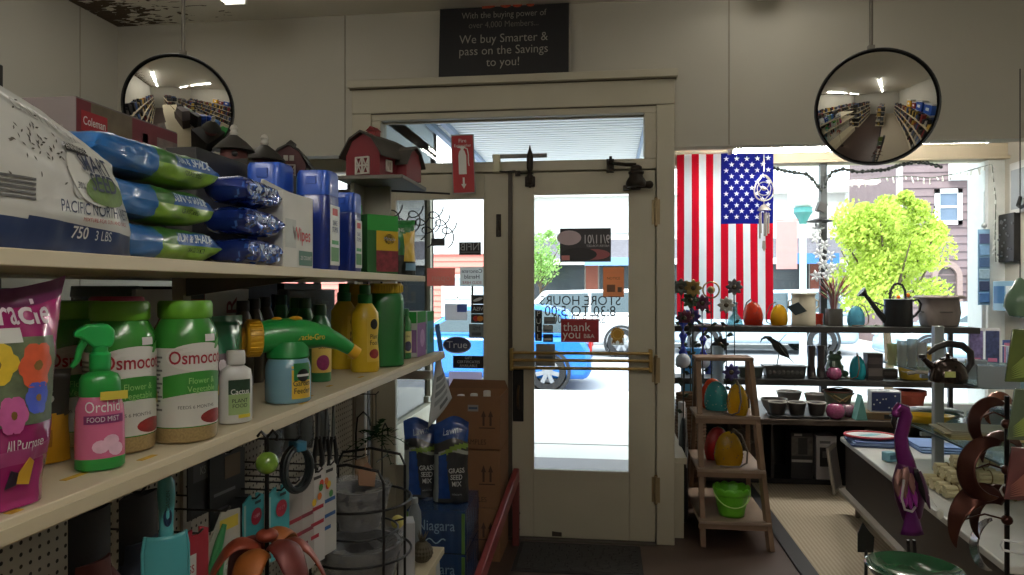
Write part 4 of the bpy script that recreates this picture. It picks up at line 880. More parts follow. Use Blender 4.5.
# dark slatted bench behind, next to the frame
t = thing('slatted_stool', 'dark wooden stool with slatted sides beyond the far bird houses', 'stool', (-1.42, 3.70, 0))
build('stool_top', G().box(-.16, .14, -.12, .12, 2.0, 2.05), mat((66, 62, 54), .6), t, bevel=.004); g = G()
for x in (-.15, .13):
    for y in (-.1, .1): build('leg', G().box(x-.015, x+.015, y-.015, y+.015, 0, 2.0), mat((58, 54, 48), .6), t)
for k in range(3): build('slat', G().box(-.09+k*.08, -.05+k*.08, -.11, -.1, 1.75, 2.0), mat((46, 42, 38), .6), t)
build('rail', G().box(-.15, .13, -.11, -.09, 1.72, 1.76), mat((46, 42, 38), .6), t)
# curly wire hanger rack at the end of the top shelf
p = onX(428, 200, -.80); t = thing('wire_hook_rack', 'rack of curly black wire hooks hanging at the end of the top shelf', 'rack', (-.86, 3.18, 1.56)); t.scale = (1.25, 1.25, 1.15)
g = G(); g.cyl((-.1, -.06, .36), (.12, .06, .36), .004); g.cyl((-.1, -.06, .36), (-.1, -.06, 0), .004); build('rack_bar', g, BK, t)
for k in range(9):
    x = -.06+k*.022; z = .355-.03*(k % 3); g = G(); pts = []
    for i in range(26):
        a = i/25.*2.6*PI; pts.append((x+.030*cos(a)*(1-.5*i/25), .012*k-.04+.004*i/25, z-.05-.08*i/25-.030*sin(a)*(1-.3*i/25)))
    g.tube(pts, .0026, 5); build('curly_hook', g, BK, t)
build('black_tag', G().box(.06, .11, .02, .024, .15, .18), BK, t)
# ---- lower shelf ---------------------------------------------------------
G1 = (70, 142, 44); G2 = (26, 96, 48)
def fert_jar(loc, rz, label, s=1.):
    t = thing('fertilizer_jar', label, 'jar', loc, rz, 'green and white fertilizer jars')
    pr = [(.056, 0), (.060, .004), (.061, .03), (.061, .205), (.058, .222), (.050, .238), (.047, .244)]; pr = [(a*s, z*s) for a, z in pr]; rf = proff(pr)
    g = G(); g.lathe(pr[:3], n=48, cap=True); build('granule_base', g, mat((150, 128, 86), .35, var=.45, sc=260), t)
    g = G(); g.lathe(pr[2:], n=48); build('jar_body', g, mat((54, 130, 50), .25, var=.06, coat=.4), t)
    g = G(); N = 60; rr = []
    for i in range(N): rr.append(1.0+(.012 if i % 2 else 0))
    g.lathe([(.049*s, .243*s), (.0515*s, .247*s), (.0515*s, .272*s), (.048*s, .278*s), (.001, .278*s)], n=56); build('lid', g, mat((98, 160, 44), .4, var=.05), t)
    sf = cylsurf(rf); o1 = cylsurf(rf, off=.0014); o2 = cylsurf(rf, off=.0022); W2 = PI*.061*s
    build('label', patch(sf, -W2*.98, W2*.98, .032*s, .186*s, 60, 4), mat((202, 202, 194), .4), t)
    g = G().grid(lambda u, v: o1(-.075*s+.15*s*u, (.088+.042*v+.010*sin(u*PI))*s), 30, 4); build('green_band', g, mat((52, 128, 48), .4), t)
    build('white_arch', disc(o1, 0, .168*s, .068*s, .028*s, 30, 3), mat((212, 212, 206), .4), t)
    text('Osmocote', .036*s, mat((150, 28, 44), .4), t, f=lambda a, b_: o2(a, .166*s+b_), sx=.8, bold=.012)
    g = G(); g.prism([(.028*s, .183*s), (.034*s, .198*s), (.046*s, .204*s), (.044*s, .190*s), (.034*s, .182*s)], 0, .0006); g.v = [tuple(o2(v[0], v[2])+Vector((0, -v[1]*.5, 0))) for v in g.v]; build('leaf_logo', g, mat((60, 140, 50), .4), t)
    text('Flower &\nVegetable', .017*s, mat((150, 196, 120), .4), t, f=lambda a, b_: o2(a, .113*s+b_), sx=.85)
    build('fruit_print', disc(o1, .03*s, .048*s, .034*s, .014*s), mat((130, 36, 34), .4, var=.6, sc=70), t); build('yellow_flower', disc(o2, .058*s, .095*s, .010*s, .012*s), mat((206, 170, 40), .5), t)
    text('FEEDS 6 MONTHS', .009*s, mat((60, 60, 60), .5), t, f=lambda a, b_: o2(-.01+a, .070*s+b_))
    g = G()
    for k in range(13): g = patch(o1, -.118*s, -.076*s-(k % 3)*.004, (.166-k*.0085)*s, (.170-k*.0085)*s, 5, 1, 0, g)
    build('small_print', g, mat((110, 110, 106), .5), t); build('price_tag', patch(o2, .005*s, .03*s, .198*s, .212*s, 4, 2), wt2, t)
    return t
fert_jar((-.846, 1.372, ZL), 62, 'green lidded fertilizer jar nearest the white squeeze bottle')
fert_jar((-.91, 1.262, ZL), 66, 'green lidded fertilizer jar just behind the pink spray bottle')
fert_jar((-1.04, 1.30, ZL), 60, 'green lidded fertilizer jar farthest left and deepest on the shelf')
# pink mylar bag at left
t = thing('flower_food_bag', 'magenta flower fertilizer bag with a flower print at the left edge', 'bag', (-.845, .885, ZL), 74)
s = pouch(t, .24, .322, .09, [mat((150, 36, 100), .22, .1, var=.15, coat=.6), mat((86, 30, 70), .3), mat((150, 60, 110), .3)], lambda u, v: 1 if v > .9 else (2 if v < .28 and v > .2 else 0), wr=.009, seed=5, top=lambda u: .93+.07*abs(2*u-1.0)**2, tapb=.32)
build('flower_field', patch(s, -.10, .10, .115, .235, 20, 12), mat((84, 96, 70), .4, var=.8, sc=60), t)
for a, b_, ra, c in ((.0, .20, .032, (214, 182, 50)), (.062, .195, .034, (200, 84, 50)), (.064, .150, .024, (70, 90, 190)), (-.05, .17, .03, (200, 120, 170)), (.02, .13, .028, (190, 90, 150)), (-.07, .215, .025, (220, 200, 90)), (-.02, .145, .02, (206, 206, 200))):
    o = lambda x, y, a=a: s(x, y)+Vector((0, -.001-.0006*(a > 0), 0)); g = G()
    for k in range(6):
        q = k*PI/3; g2 = disc(o, a+ra*.5*cos(q), b_+ra*.5*sin(q), ra*.48, ra*.48, 10, 2); g.add(g2.v, g2.f)
    build('printed_flower', g, mat(c, .4, var=.2, sc=80), t); build('flower_eye', disc(lambda x, y: s(x, y)+Vector((0, -.0028, 0)), a, b_, ra*.22, ra*.22, 8, 1), mat((120, 90, 40), .5), t)
text('Miracle', .05, mat((206, 190, 200), .4), t, f=lambda a, b_: s(.03+a, .268+b_)+Vector((0, -.001, 0)), sx=.8, bold=.012); text('All Purpose', .02, wt2, t, f=lambda a, b_: s(.045+a, .088+b_), sx=.8); rect(t, lambda a, b_: s(a, b_)+Vector((0, -.002, 0)), .0, .04, .228, .248, (200, 200, 196), 'price_tag', 5, 3)
g = G().prism([(.03, .035), (.06, .03), (.065, .062), (.05, .07), (.035, .05)], 0, .001); g.v = [tuple(s(v[0], v[2])+Vector((0, -.001-v[1], 0))) for v in g.v]; build('bottle_print', g, mat((206, 160, 50), .4), t)
g = G().prism([(.012, .03), (.032, .033), (.034, .05), (.02, .055)], 0, .001); g.v = [tuple(s(v[0], v[2])+Vector((0, -.001-v[1], 0))) for v in g.v]; build('dark_print', g, mat((36, 24, 40), .4), t)
# yellow and black bag behind
t = thing('yellow_pouch', 'small dark yellow and black pouch between the magenta bag and the spray bottle', 'bag', (-1.0, 1.115, ZL), 52)
s = pouch(t, .17, .16, .07, [mat((46, 40, 36), .35), mat((196, 146, 30), .35, coat=.2)], lambda u, v: 1 if v < .62-.25*abs(u-.5) else 0, seed=12); text('12.5', .03, mat((190, 190, 186), .5), t, f=lambda a, b_: s(.03+a, .115+b_), bold=.01); rect(t, s, -.04, .05, .03, .06, (150, 100, 30), 'text_block', 6, 3)
# pink spray bottle with green trigger
t = thing('orchid_spray_bottle', 'pink orchid spray bottle with a bright green trigger', 'spray bottle', (-.848, 1.125, ZL), 48)
pr = [(.034, 0), (.038, .004), (.038, .02), (.0375, .085), (.036, .105), (.030, .123), (.029, .135)]; rf = proff(pr)
g = G(); g.lathe(pr[:3], n=36, sx=1, sy=.72); build('green_foot', g, mat((36, 130, 56), .3), t)
g = G(); g.lathe(pr[2:6], n=36, sx=1, sy=.72); build('pink_sleeve', g, mat((200, 104, 140), .25, var=.12, sc=25, coat=.5), t)
g = G(); g.lathe([(.0305, .122), (.032, .125), (.031, .15), (.027, .158), (.016, .163), (.016, .17)], n=30, sx=1, sy=.75); build('bottle_shoulder', g, mat((36, 140, 60), .3, coat=.3), t)
g = G(); g.lathe([(.0165, .168), (.0165, .192), (.012, .196), (.012, .205)], n=24); build('collar', g, mat((30, 150, 70), .35), t)
g = G(); g.prism([(-.012, .203), (.016, .203), (.020, .212), (.021, .232), (.010, .243), (-.020, .243), (-.038, .232), (-.040, .222), (-.03, .220), (-.02, .212)], -.011, .011); build('spray_head', g, mat((34, 160, 76), .3, coat=.3), t, bevel=.004)
g = G(); g.tube([(-.022, 0, .218), (-.030, 0, .200), (-.034, 0, .182), (-.042, 0, .172)], [.007, .006, .005, .004], 8); build('trigger', g, mat((34, 150, 70), .35), t)
sf = cylsurf(rf, 1, .72, .0015); build('label_band', patch(sf, -.03, .034, .078, .092, 10, 3), mat((120, 40, 96), .4), t)
text('Orchid', .026, wt2, t, f=lambda a, b_: sf(a, .105+b_), sx=.75); text('FOOD MIST', .012, wt2, t, f=lambda a, b_: sf(a, .085+b_)+Vector((0, -.0006, 0)), sx=.8)
for a, b_ in ((.012, .048), (-.004, .040), (.020, .034)): build('orchid_print', disc(sf, a, b_, .013, .011, 12, 2), mat((220, 180, 200), .4, var=.2, sc=90), t)
g = G(); g.box(-.005, .036, -.0295, -.028, .117, .131); build('yellow_tag', g, mat((210, 190, 70), .5), t)
# jars behind
def plain_jar(name, loc, label, r_, h, col, lidc, rz=0, lidr=.92, group=None, neck=None, lid_h=.03, cat='bottle', lab=None, dr=30, nn=None):
    t = thing(name, label, cat, loc, rz, group); neck = neck or r_*.8
    pr = [(r_*.93, 0), (r_, .005), (r_, h*.62), (r_*.96, h*.74), (neck, h-lid_h-.004), (neck, h-lid_h)]
    g = G(); g.lathe(pr, n=dr); build('bottle_body', g, mat(col, .3, var=.08, coat=.3), t)
    g = G(); lr = neck*1.08; g.lathe([(lr, h-lid_h-.003), (lr*1.03, h-lid_h), (lr, h-.004), (lr*.92, h), (.001, h)], n=dr); build('cap', g, mat(lidc, .4), t)
    if lab:
        sf = cylsurf(proff(pr)); so = cylsurf(proff(pr), off=.0014); w_ = r_*1.1
        build('label', patch(sf, -w_, w_, h*.12, h*.55, 20, 3), mat(lab[0], .4), t); build('label_spot', disc(so, 0, h*.25, w_*.55, h*.1), mat(lab[1], .4, var=.5, sc=80), t)
        if nn: text(nn, r_*.42, mat(lab[2] if len(lab) > 2 else (30, 40, 36), .5), t, f=lambda a, b_: so(a, h*.45+b_), sx=.8, bold=.01)
    return t
plain_jar('pink_jar', (-1.06, 1.46, ZL), 'pink lidded jar mostly hidden behind the fertilizer jars', .055, .285, (150, 40, 84), (176, 62, 104), lid_h=.035, neck=.05, cat='jar')
plain_jar('green_tub', (-1.45, 1.955, ZL), 'large dull green tub at the back between the shelves', .09, .31, (60, 86, 70), (120, 138, 140), lid_h=.03, neck=.085, cat='tub')
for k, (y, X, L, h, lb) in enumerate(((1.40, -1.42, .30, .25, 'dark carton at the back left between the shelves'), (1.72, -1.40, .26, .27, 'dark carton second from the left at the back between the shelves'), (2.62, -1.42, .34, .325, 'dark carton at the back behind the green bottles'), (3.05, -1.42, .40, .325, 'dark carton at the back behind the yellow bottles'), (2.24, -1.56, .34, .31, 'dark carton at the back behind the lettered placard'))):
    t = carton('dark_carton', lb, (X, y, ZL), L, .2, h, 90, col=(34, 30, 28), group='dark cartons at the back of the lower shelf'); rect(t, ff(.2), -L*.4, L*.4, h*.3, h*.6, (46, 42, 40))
# white placard with letters
t = thing('lettered_placard', 'white placard with dark red block letters lying behind the bottles', 'sign', (-1.30, 2.18, ZL), 90)
build('placard', G().box(-.32, .32, -.006, .006, 0, .30), mat((196, 192, 186), .6), t); dr_ = mat((120, 26, 36), .5)
text('E', .26, BK, t, loc=(-.04, -.008, .2), bold=.03); text('E', .26, dr_, t, loc=(-.04, -.007, .2), bold=.05); text('OR', .10, dr_, t, loc=(.2, -.008, .2), rot=(0, R(-90), 0), bold=.01)
# green pouch, white bottle
t = thing('green_pouch', 'dark green foil pouch with red and white print behind the white bottle', 'bag', (-.955, 1.66, ZL), 70)
s = pouch(t, .19, .235, .07, [mat((20, 92, 58), .25, .1, coat=.4), mat((70, 40, 50), .4, var=.9, sc=70)], lambda u, v: 1 if (.3 < v < .62) else 0, seed=3)
for a, b_ in ((.05, .13), (.0, .115), (-.05, .125), (.03, .105)): build('printed_flower', disc(s, a, b_, .016, .016, 10, 2), mat((170, 40, 60) if a > 0 else (200, 190, 196), .4, var=.3, sc=80), t)
rect(t, s, -.07, .07, .03, .065, (70, 110, 80), 'text_block')
t = thing('white_bottle', 'small white squeeze bottle with a green label at the shelf front', 'bottle', (-.832, 1.548, ZL), 52)
pr = [(.032, 0), (.036, .004), (.036, .10), (.033, .118), (.019, .128), (.0175, .132)]; rf = proff(pr)
g = G(); g.lathe(pr, n=36, sx=1.05, sy=.62); build('bottle_body', g, mat((206, 206, 204), .3, coat=.3), t); g = G(); g.lathe([(.019, .131), (.0205, .134), (.0205, .156), (.019, .162), (.001, .163)], n=30); build('ribbed_cap', g, mat((212, 212, 208), .4), t)
sf = cylsurf(rf, 1.05, .62); so = cylsurf(rf, 1.05, .62, .0016); build('label', patch(sf, -.026, .026, .020, .098, 16, 6), mat((150, 176, 120), .4), t); build('dark_band', patch(so, -.026, .026, .066, .098, 16, 4), mat((30, 56, 40), .4, var=.7, sc=80), t)
text('Cactus', .017, wt2, t, f=lambda a, b_: so(a, .071+b_)+Vector((0, -.001, 0)), sx=.9, bold=.015); text('PLANT\nFOOD', .012, dk, t, f=lambda a, b_: so(a, .045+b_)); build('yellow_corner', patch(so, -.004, .026, .012, .02, 8, 2), mat((206, 190, 60), .5), t)
# garden feeder
t = thing('garden_feeder', 'hose-end garden feeder with pale blue jar, green head and yellow knob', 'hose feeder', (-.85, 1.86, ZL), 38)
pr = [(.056, 0), (.060, .005), (.060, .09), (.056, .105), (.05, .118)]; rf = proff(pr)
g = G(); g.lathe(pr, n=40); build('feeder_jar', g, mat((120, 164, 184), .25, var=.12, sc=6, coat=.4), t)
g = G(); g.lathe([(.053, .116), (.056, .12), (.054, .145), (.048, .16)], n=36); build('jar_collar', g, mat((30, 130, 62), .4), t)
g = G(); pts = [(-.075, 0, .172), (-.05, 0, .176), (0, 0, .178), (.05, 0, .176), (.10, 0, .170), (.145, 0, .150), (.178, 0, .128)]; g.tube(pts, [.040, .044, .045, .040, .030, .021, .017], 24); build('feeder_head', g, mat((34, 142, 66), .35, coat=.25), t)
g = G(); M = Matrix.Translation((-.075, 0, .172)) @ Matrix.Rotation(R(-90), 4, 'Y'); pr2 = [(.044, -.004), (.047, 0), (.047, .03), (.042, .036), (.03, .038), (.03, .032), (.001, .032)]; g.lathe(pr2, n=36, M=M)
for k in range(24): a = 2*PI*k/24; q = M @ Matrix.Rotation(a, 4, 'Z'); g.box(.045, .0495, -.003, .003, 0, .03, 0, q)
q = M; g.box(-.028, .028, -.006, .006, .032, .044, 0, q); build('yellow_knob', g, mat((214, 164, 40), .4), t)
g = G(); g.cyl((.172, 0, .132), (.192, 0, .117), .0185, 18); build('yellow_tip', g, mat((214, 164, 40), .4), t)
for bx, br_ in ((.02, .018), (-.03, .014)): g = G(); g.ball((bx, 0, .221), br_, 14, sz=.4); build('yellow_button', g, mat((214, 164, 40), .4), t)
so = cylsurf(rf, off=.0014); sf = cylsurf(rf); build('label', patch(sf, -.005, .055, .012, .098, 14, 5), mat((214, 176, 60), .4), t); build('green_top', patch(so, .0, .052, .06, .105, 12, 4), mat((30, 120, 60), .4), t); build('black_logo', disc(cylsurf(rf, off=.002), .027, .073, .018, .017), BK, t); build('logo_bar', patch(cylsurf(rf, off=.0026), .008, .046, .070, .076, 8, 1), wt2, t)
text('Garden\nFeeder', .021, mat((40, 50, 40), .5), t, f=lambda a, b_: so(.025+a, .042+b_)+Vector((0, -.0006, 0)), bold=.01, sx=.85); text('Miracle-Gro', .022, mat((214, 184, 60), .4), t, f=lambda a, b_: Vector((.045+a, -.0435+abs(a)*.06, .172+b_)), sx=.8, bold=.01)
# green and dark bottles behind the feeder
gb = 'green capped plant food bottles'
for k, (x, y, r_, h, lb, X) in enumerate(((320, 0, .036, .25, 'green plant food bottle with a flower label beside the feeder spout', -.93), (305, 0, .034, .27, 'green plant food bottle second from the feeder spout', -1.02), (296, 0, .034, .27, 'green plant food bottle just behind the feeder head', -1.08), (281, 0, .030, .28, 'green plant food bottle deepest behind the feeder head', -1.15))):
    q = at(x, X, ZL); plain_jar('plant_food_bottle', q, lb, r_, h, (36, 112, 66), (22, 70, 40), 40, group=gb, neck=.019, lid_h=.032, lab=((206, 180, 90), (130, 40, 90)), nn='Bloom')
gb = 'dark capped bottles'
for k, (x, X, h, lb) in enumerate(((243, -1.12, .265, 'dark brown bottle, leftmost of the row behind the green pouch'), (254, -1.13, .27, 'dark brown bottle second in the row behind the green pouch'), (265, -1.14, .275, 'dark brown bottle third in the row behind the green pouch'), (276, -1.285, .28, 'dark bottle farthest back in the row behind the green pouch'))):
    plain_jar('dark_bottle', at(x, X, ZL), lb, .032, h, (46, 38, 26), (22, 22, 22), 40, group=gb, neck=.018, lid_h=.03)
t = thing('brown_gourd', 'round mottled brown gourd shape behind the jars', 'ornament', at(222, -1.12, ZL)); t.scale = (.75, .75, .8); g = G(); g.lathe([(.03, 0), (.06, .03), (.075, .08), (.06, .13), (.03, .155), (.012, .165), (.010, .19)], n=24); build('gourd_body', g, mat((110, 82, 40), .5, var=.5, sc=30), t); build('stem', G().tube([(0, 0, .18), (.005, 0, .205), (.02, 0, .215)], .008, 8), mat((90, 80, 50), .7), t)
# yellow bottles and green jar
yl = (206, 172, 34); gc = (30, 116, 56)
def food_bottle(q, label, h, rz=45, s=1.):
    t = thing('yellow_bottle', label, 'bottle', q, rz, 'yellow plant food bottles'); w_ = .052*s
    pr = [(w_*.9, 0), (w_, .008), (w_*.97, h*.22), (w_*.86, h*.38), (w_*.97, h*.55), (w_*.93, h*.68), (w_*.5, h*.79), (w_*.44, h*.80)]
    g = G(); g.lathe(pr, n=40, sx=1, sy=.72); build('bottle_body', g, mat(yl, .35, var=.08, coat=.25), t)
    g = G(); g.lathe([(w_*.47, h*.79), (w_*.5, h*.80), (w_*.5, h*.89), (w_*.40, h*.90), (w_*.40, h*.985), (w_*.36, h), (.001, h)], n=30); build('green_cap', g, mat(gc, .4), t)
    rf = proff(pr); sf = cylsurf(rf, 1, .72); so = cylsurf(rf, 1, .72, .0016); build('label', patch(sf, .0, w_*1.2, h*.12, h*.62, 14, 8), mat((216, 186, 70), .4), t)
    build('black_logo', disc(so, w_*.55, h*.55, w_*.32, h*.06), BK, t); text('Plant\nFood', h*.075, mat((60, 50, 30), .5), t, f=lambda a, b_: so(w_*.58+a, h*.37+b_), sx=.8, bold=.01); build('fruit_print', disc(so, w_*.58, h*.21, w_*.42, h*.055), mat((136, 40, 40), .4, var=.6, sc=70), t)
    return t
q = at(365, -.872, ZL); food_bottle(q, 'yellow plant food bottle with green cap at the shelf front', .315, 30)
q = at(344, -.985, ZL); food_bottle(q, 'yellow plant food bottle with green cap behind its neighbour', .322, 40)
plain_jar('yellow_lid_jar', at(360, -.99, ZL), 'yellow lidded jar at the back between the yellow bottles', .05, .32, (190, 160, 50), (206, 170, 44), neck=.046, lid_h=.04, cat='jar', group=None)
t = thing('green_yellow_jar', 'tall green jar with a ribbed yellow lid', 'jar', at(386, -.86, ZL), 30); pr = [(.06, 0), (.066, .006), (.066, .25), (.062, .275), (.055, .285)]
g = G(); g.lathe(pr, n=40, sq=3.2); build('jar_body', g, mat((28, 110, 50), .35, coat=.25), t); g = G(); g.lathe([(.058, .284), (.061, .288), (.061, .316), (.057, .322), (.001, .322)], n=48, sq=3.2); build('yellow_lid', g, mat((210, 180, 50), .4), t)
g = G()
for k in range(40): a = 2*PI*k/40; c_, s_ = cos(a), sin(a); qq = (abs(c_)**3.2+abs(s_)**3.2)**(-1/3.2); g.cyl((.0615*c_*qq, .0615*s_*qq, .289), (.0615*c_*qq, .0615*s_*qq, .314), .002, 5)
build('lid_ribs', g, mat((196, 164, 40), .4), t); t.children[-1]['kind'] = 'stuff'
f = lambda a, b_: Vector((.0672, a, b_)); rect(t, f, -.04, .04, .03, .20, (190, 186, 170), 'label'); fo = lambda a, b_: f(a, b_)+Vector((.001, 0, 0)); build('black_logo', disc(fo, 0, .18, .03, .018), BK, t); build('flower_print', disc(fo, 0, .09, .03, .035), mat((150, 50, 60), .4, var=.7, sc=70), t); text('Bloom', .028, mat((40, 90, 40), .5), t, f=lambda a, b_: fo(a, .14+b_))
plain_jar('narrow_bottle', at(404, -.87, ZL), 'slim green and white bottle between the green jar and the purple box', .032, .215, (40, 120, 60), (30, 110, 60), 50, neck=.02, lid_h=.03, lab=((200, 196, 130), (60, 60, 90)), nn='Gro')
t = carton('purple_box', 'green topped purple plant food box near the far end of the lower shelf', (-.865, 3.175, ZL), .15, .085, .20, 90, col=(206, 206, 206)); F = ff(.085); rect(t, F, -.075, .075, .15, .20, (40, 150, 60)); rect(t, F, -.075, .075, .0, .15, (150, 110, 170)); build('bloom_print', disc(lambda a, b_: F(a, b_)+Vector((0, -.001, 0)), .01, .08, .04, .04), mat((196, 160, 206), .4, var=.3, sc=60), t); rect(t, fl(.15), -.04, .04, .15, .2, (40, 150, 60)); rect(t, fl(.15), -.04, .04, .02, .12, (150, 110, 170))
t = carton('teal_box', 'green topped teal plant food box at the far end of the lower shelf', (-.865, 3.345, ZL), .13, .085, .195, 90, col=(190, 206, 206)); F = ff(.085); rect(t, F, -.065, .065, .15, .195, (40, 140, 70)); rect(t, F, -.065, .065, .0, .15, (70, 150, 170)); build('leaf_print', disc(lambda a, b_: F(a, b_)+Vector((0, -.001, 0)), .01, .08, .035, .035), mat((60, 120, 70), .4, var=.4, sc=60), t); rect(t, fl(.13), -.04, .04, .02, .14, (90, 150, 170))
t = thing('blue_cloth_tag', 'blue paper tag hanging at the end of the lower shelf', 'tag', (-.80, 3.42, ZL+.02), 90); build('tag_sheet', G().grid(lambda u, v: Vector((-.0+.07*u, -.012*sin(u*3)+.02*v, -.02+.13*v)), 8, 8), cloth((90, 130, 180), .3), t, solid=.002)
# clear plastic packs with palm print at the back
for k, (y, X, w_, h, lb) in enumerate(((2.78, -1.185, .44, .30, 'clear pack with a dark palm leaf insert behind the yellow bottles'), (3.22, -1.03, .36, .32, 'dark pack with a palm leaf print at the far end behind the boxes'))):
    t = thing('palm_pack', lb, 'package', (X, y, ZL), 88, 'packs with palm leaf print'); build('pack_card', G().box(-w_/2, w_/2, -.02, .02, 0, h), mat((64, 66, 62), .4), t, bevel=.006)
    g = G(); r = random.Random(k)
    for i in range(9):
        q = -1.2+i*.3; g.add([Vector((-.02, -.022, h*.45)), Vector((-.02+.5*(w_*.75)*sin(q-.07), -.022, h*.45+.4*h*cos(q-.07))), Vector((-.02+.56*(w_*.75)*sin(q), -.022, h*.45+.46*h*cos(q))), Vector((-.02+.5*(w_*.75)*sin(q+.07), -.022, h*.45+.4*h*cos(q+.07)))], [(0, 1, 2, 3)])
    build('palm_print', g, mat((34, 48, 36), .5), t); build('clear_front', G().grid(lambda u, v, w_=w_, h=h: Vector(((u-.5)*w_, -.03-.012*sin(u*PI)*sin(v*PI), v*h)), 12, 10), film((190, 200, 200), .2, .15), t)
    text('Palms', .03, mat((150, 156, 150), .5), t, loc=(w_*.25, -.023, h*.82))
# ---------------------------------------------------------------- goods hanging below the lower shelf
HK = mat((60, 60, 60), .4, .8)
def hook(y, z, x1):
    g = G(); g.tube([(-1.226, y, z), (x1, y, z), (x1+.012, y, z+.012)], .003, 6); build('peg_hook', g, HK, unit)
def hangpos(px, py, X, h): p = onX(px, py, X); return Vector((X, p.y, p.z-h))
def hangcard(name, label, px, py, X, w, h, rz, col, bands=(), group=None, cat='pack', th=.004, hk=True, txt=None):
    """carded pack hung from its top edge"""
    q = hangpos(px, py, X, h); t = thing(name, label, cat, q, rz, group)
    g = G(); g.prism([(-w/2, 0), (w/2, 0), (w/2, h*.93), (w*.2, h), (.012, h), (.012, h-.016), (-.012, h-.016), (-.012, h), (-w*.2, h), (-w/2, h*.93)], 0, th); build('card', g, mat(col, .4), t)
    for b_ in bands: rect(t, lambda a, z: Vector((a, -.0012, z)), b_[0]*w, b_[1]*w, b_[2]*h, b_[3]*h, b_[4], 'print_band', 3, 3)
    if txt: text(txt[0], txt[1], mat(txt[2], .5), t, loc=(txt[3]*w, -.0022, txt[4]*h), sx=.8, bold=.01)
    if hk: hook(q.y, q.z+h-.012, X+.006)
    return t
# teal hand trowel
q = hangpos(166, 477, -.88, .265); t = thing('hand_trowel', 'teal garden hand trowel hanging blade down below the shelf', 'trowel', q, 44); tl = mat((74, 152, 158), .35, var=.06, coat=.2)
g = G(); g.tube([(0, 0, .265), (0, 0, .257), (0, -.002, .23), (0, -.004, .20), (0, -.002, .165), (0, 0, .14)], [.010, .0155, .017, .0145, .013, .015], 18); build('grip', g, tl, t)
def blade(u, v):
    w_ = .042*(1 if v > .3 else (max(.02, v/.3))**.55)*(1-.12*max(0, v-.8)*5); x = (2*u-1)*w_; return Vector((x, -.016+.020*abs(2*u-1)**2.2-.006*(1-v), v*.15))
build('blade', G().grid(blade, 16, 20), tl, t, solid=.004)
g = G()
for s in (-1, 1): g.tube([blade((1+s)/2, v/10) for v in range(2, 11)], .004, 6)
build('blade_rim', g, tl, t)
g = G(); g.tube([(0, -.0165, .150+.016*cos(a)) if False else (.0055*sin(a), -.0155, .188+.017*cos(a)) for a in [2*PI*k/16 for k in range(16)]], .003, 6, closed=True); g2 = disc(lambda a, b_: Vector((a, -.0168, b_)), 0, .188, .0055, .017, 16, 1); g.add(g2.v, g2.f); build('thumb_hole', g, mat((20, 44, 72), .5), t)
text('GARDEN', .010, mat((40, 70, 76), .5), t, loc=(0, -.0195, .222), rot=(0, R(-90), 0)); hook(q.y, q.z+.270, -.88)
# dark gloves
def glove(px, py, X, label, col, cuff, rz):
    h = .26; q = hangpos(px, py, X, h); t = thing('garden_glove', label, 'glove', q, rz, 'dark garden gloves')
    g = G(); g.grid(lambda u, v: Vector(((u-.5)*.11, -.018*sin(u*PI), .12+v*.14)), 10, 8); g.grid(lambda u, v: Vector(((.5-u)*.11, .018*sin(u*PI), .12+v*.14)), 10, 8); build('cuff', g, mat(cuff, .8), t)
    g = G(); g.tube([(0, 0, .16), (0, 0, .10), (0, 0, .07)], [.045, .050, .045], 14)
    for k, (x, l) in enumerate(((-.036, .075), (-.012, .09), (.012, .087), (.036, .07))): g.tube([(x, 0, .09), (x*1.1, -.006, .09-l*.5), (x*1.15, -.012, .09-l)], [.014, .0125, .009], 10)
    g.tube([(.045, 0, .12), (.07, -.006, .09), (.076, -.012, .065)], [.015, .013, .010], 10); g.v = [(x, y*.6, z) for x, y, z in g.v]; build('hand', g, mat(col, .6, var=.2, sc=40), t)
    hook(q.y, q.z+h+.0045, X+.005); return t
glove(90, 510, -1.03, 'dark glove with a maroon palm hanging just inside the pegboard gap', (86, 34, 30), (24, 24, 27), 85)
glove(139, 494, -1.02, 'dark glove with a blue-grey palm hanging beside the teal trowel', (44, 54, 74), (24, 23, 25), 80)
# black carded tools
hangcard('tool_card', 'black carded tool pack with a grey label, first under the jars', 200, 452, -1.07, .10, .17, 86, (34, 34, 37), ((-.3, .35, .55, .85, (74, 76, 80)), (-.4, .4, .05, .2, (50, 50, 54))), 'black carded tools', txt=('KS', .03, (130, 132, 134), .1, .7))
hangcard('tool_card', 'wide black carded tool pack with small pale lines, beside the green ball', 228, 448, -1.05, .16, .21, 84, (30, 31, 34), ((-.4, .2, .42, .46, (96, 98, 104)), (-.4, .0, .22, .25, (80, 80, 86)), (-.1, .35, .6, .9, (84, 66, 40))), 'black carded tools')
hangcard('tool_card', 'black carded tool pack low beside the teal packets', 236, 496, -1.08, .13, .16, 84, (38, 38, 40), ((-.4, .4, .5, .8, (60, 62, 64)),), 'black carded tools')
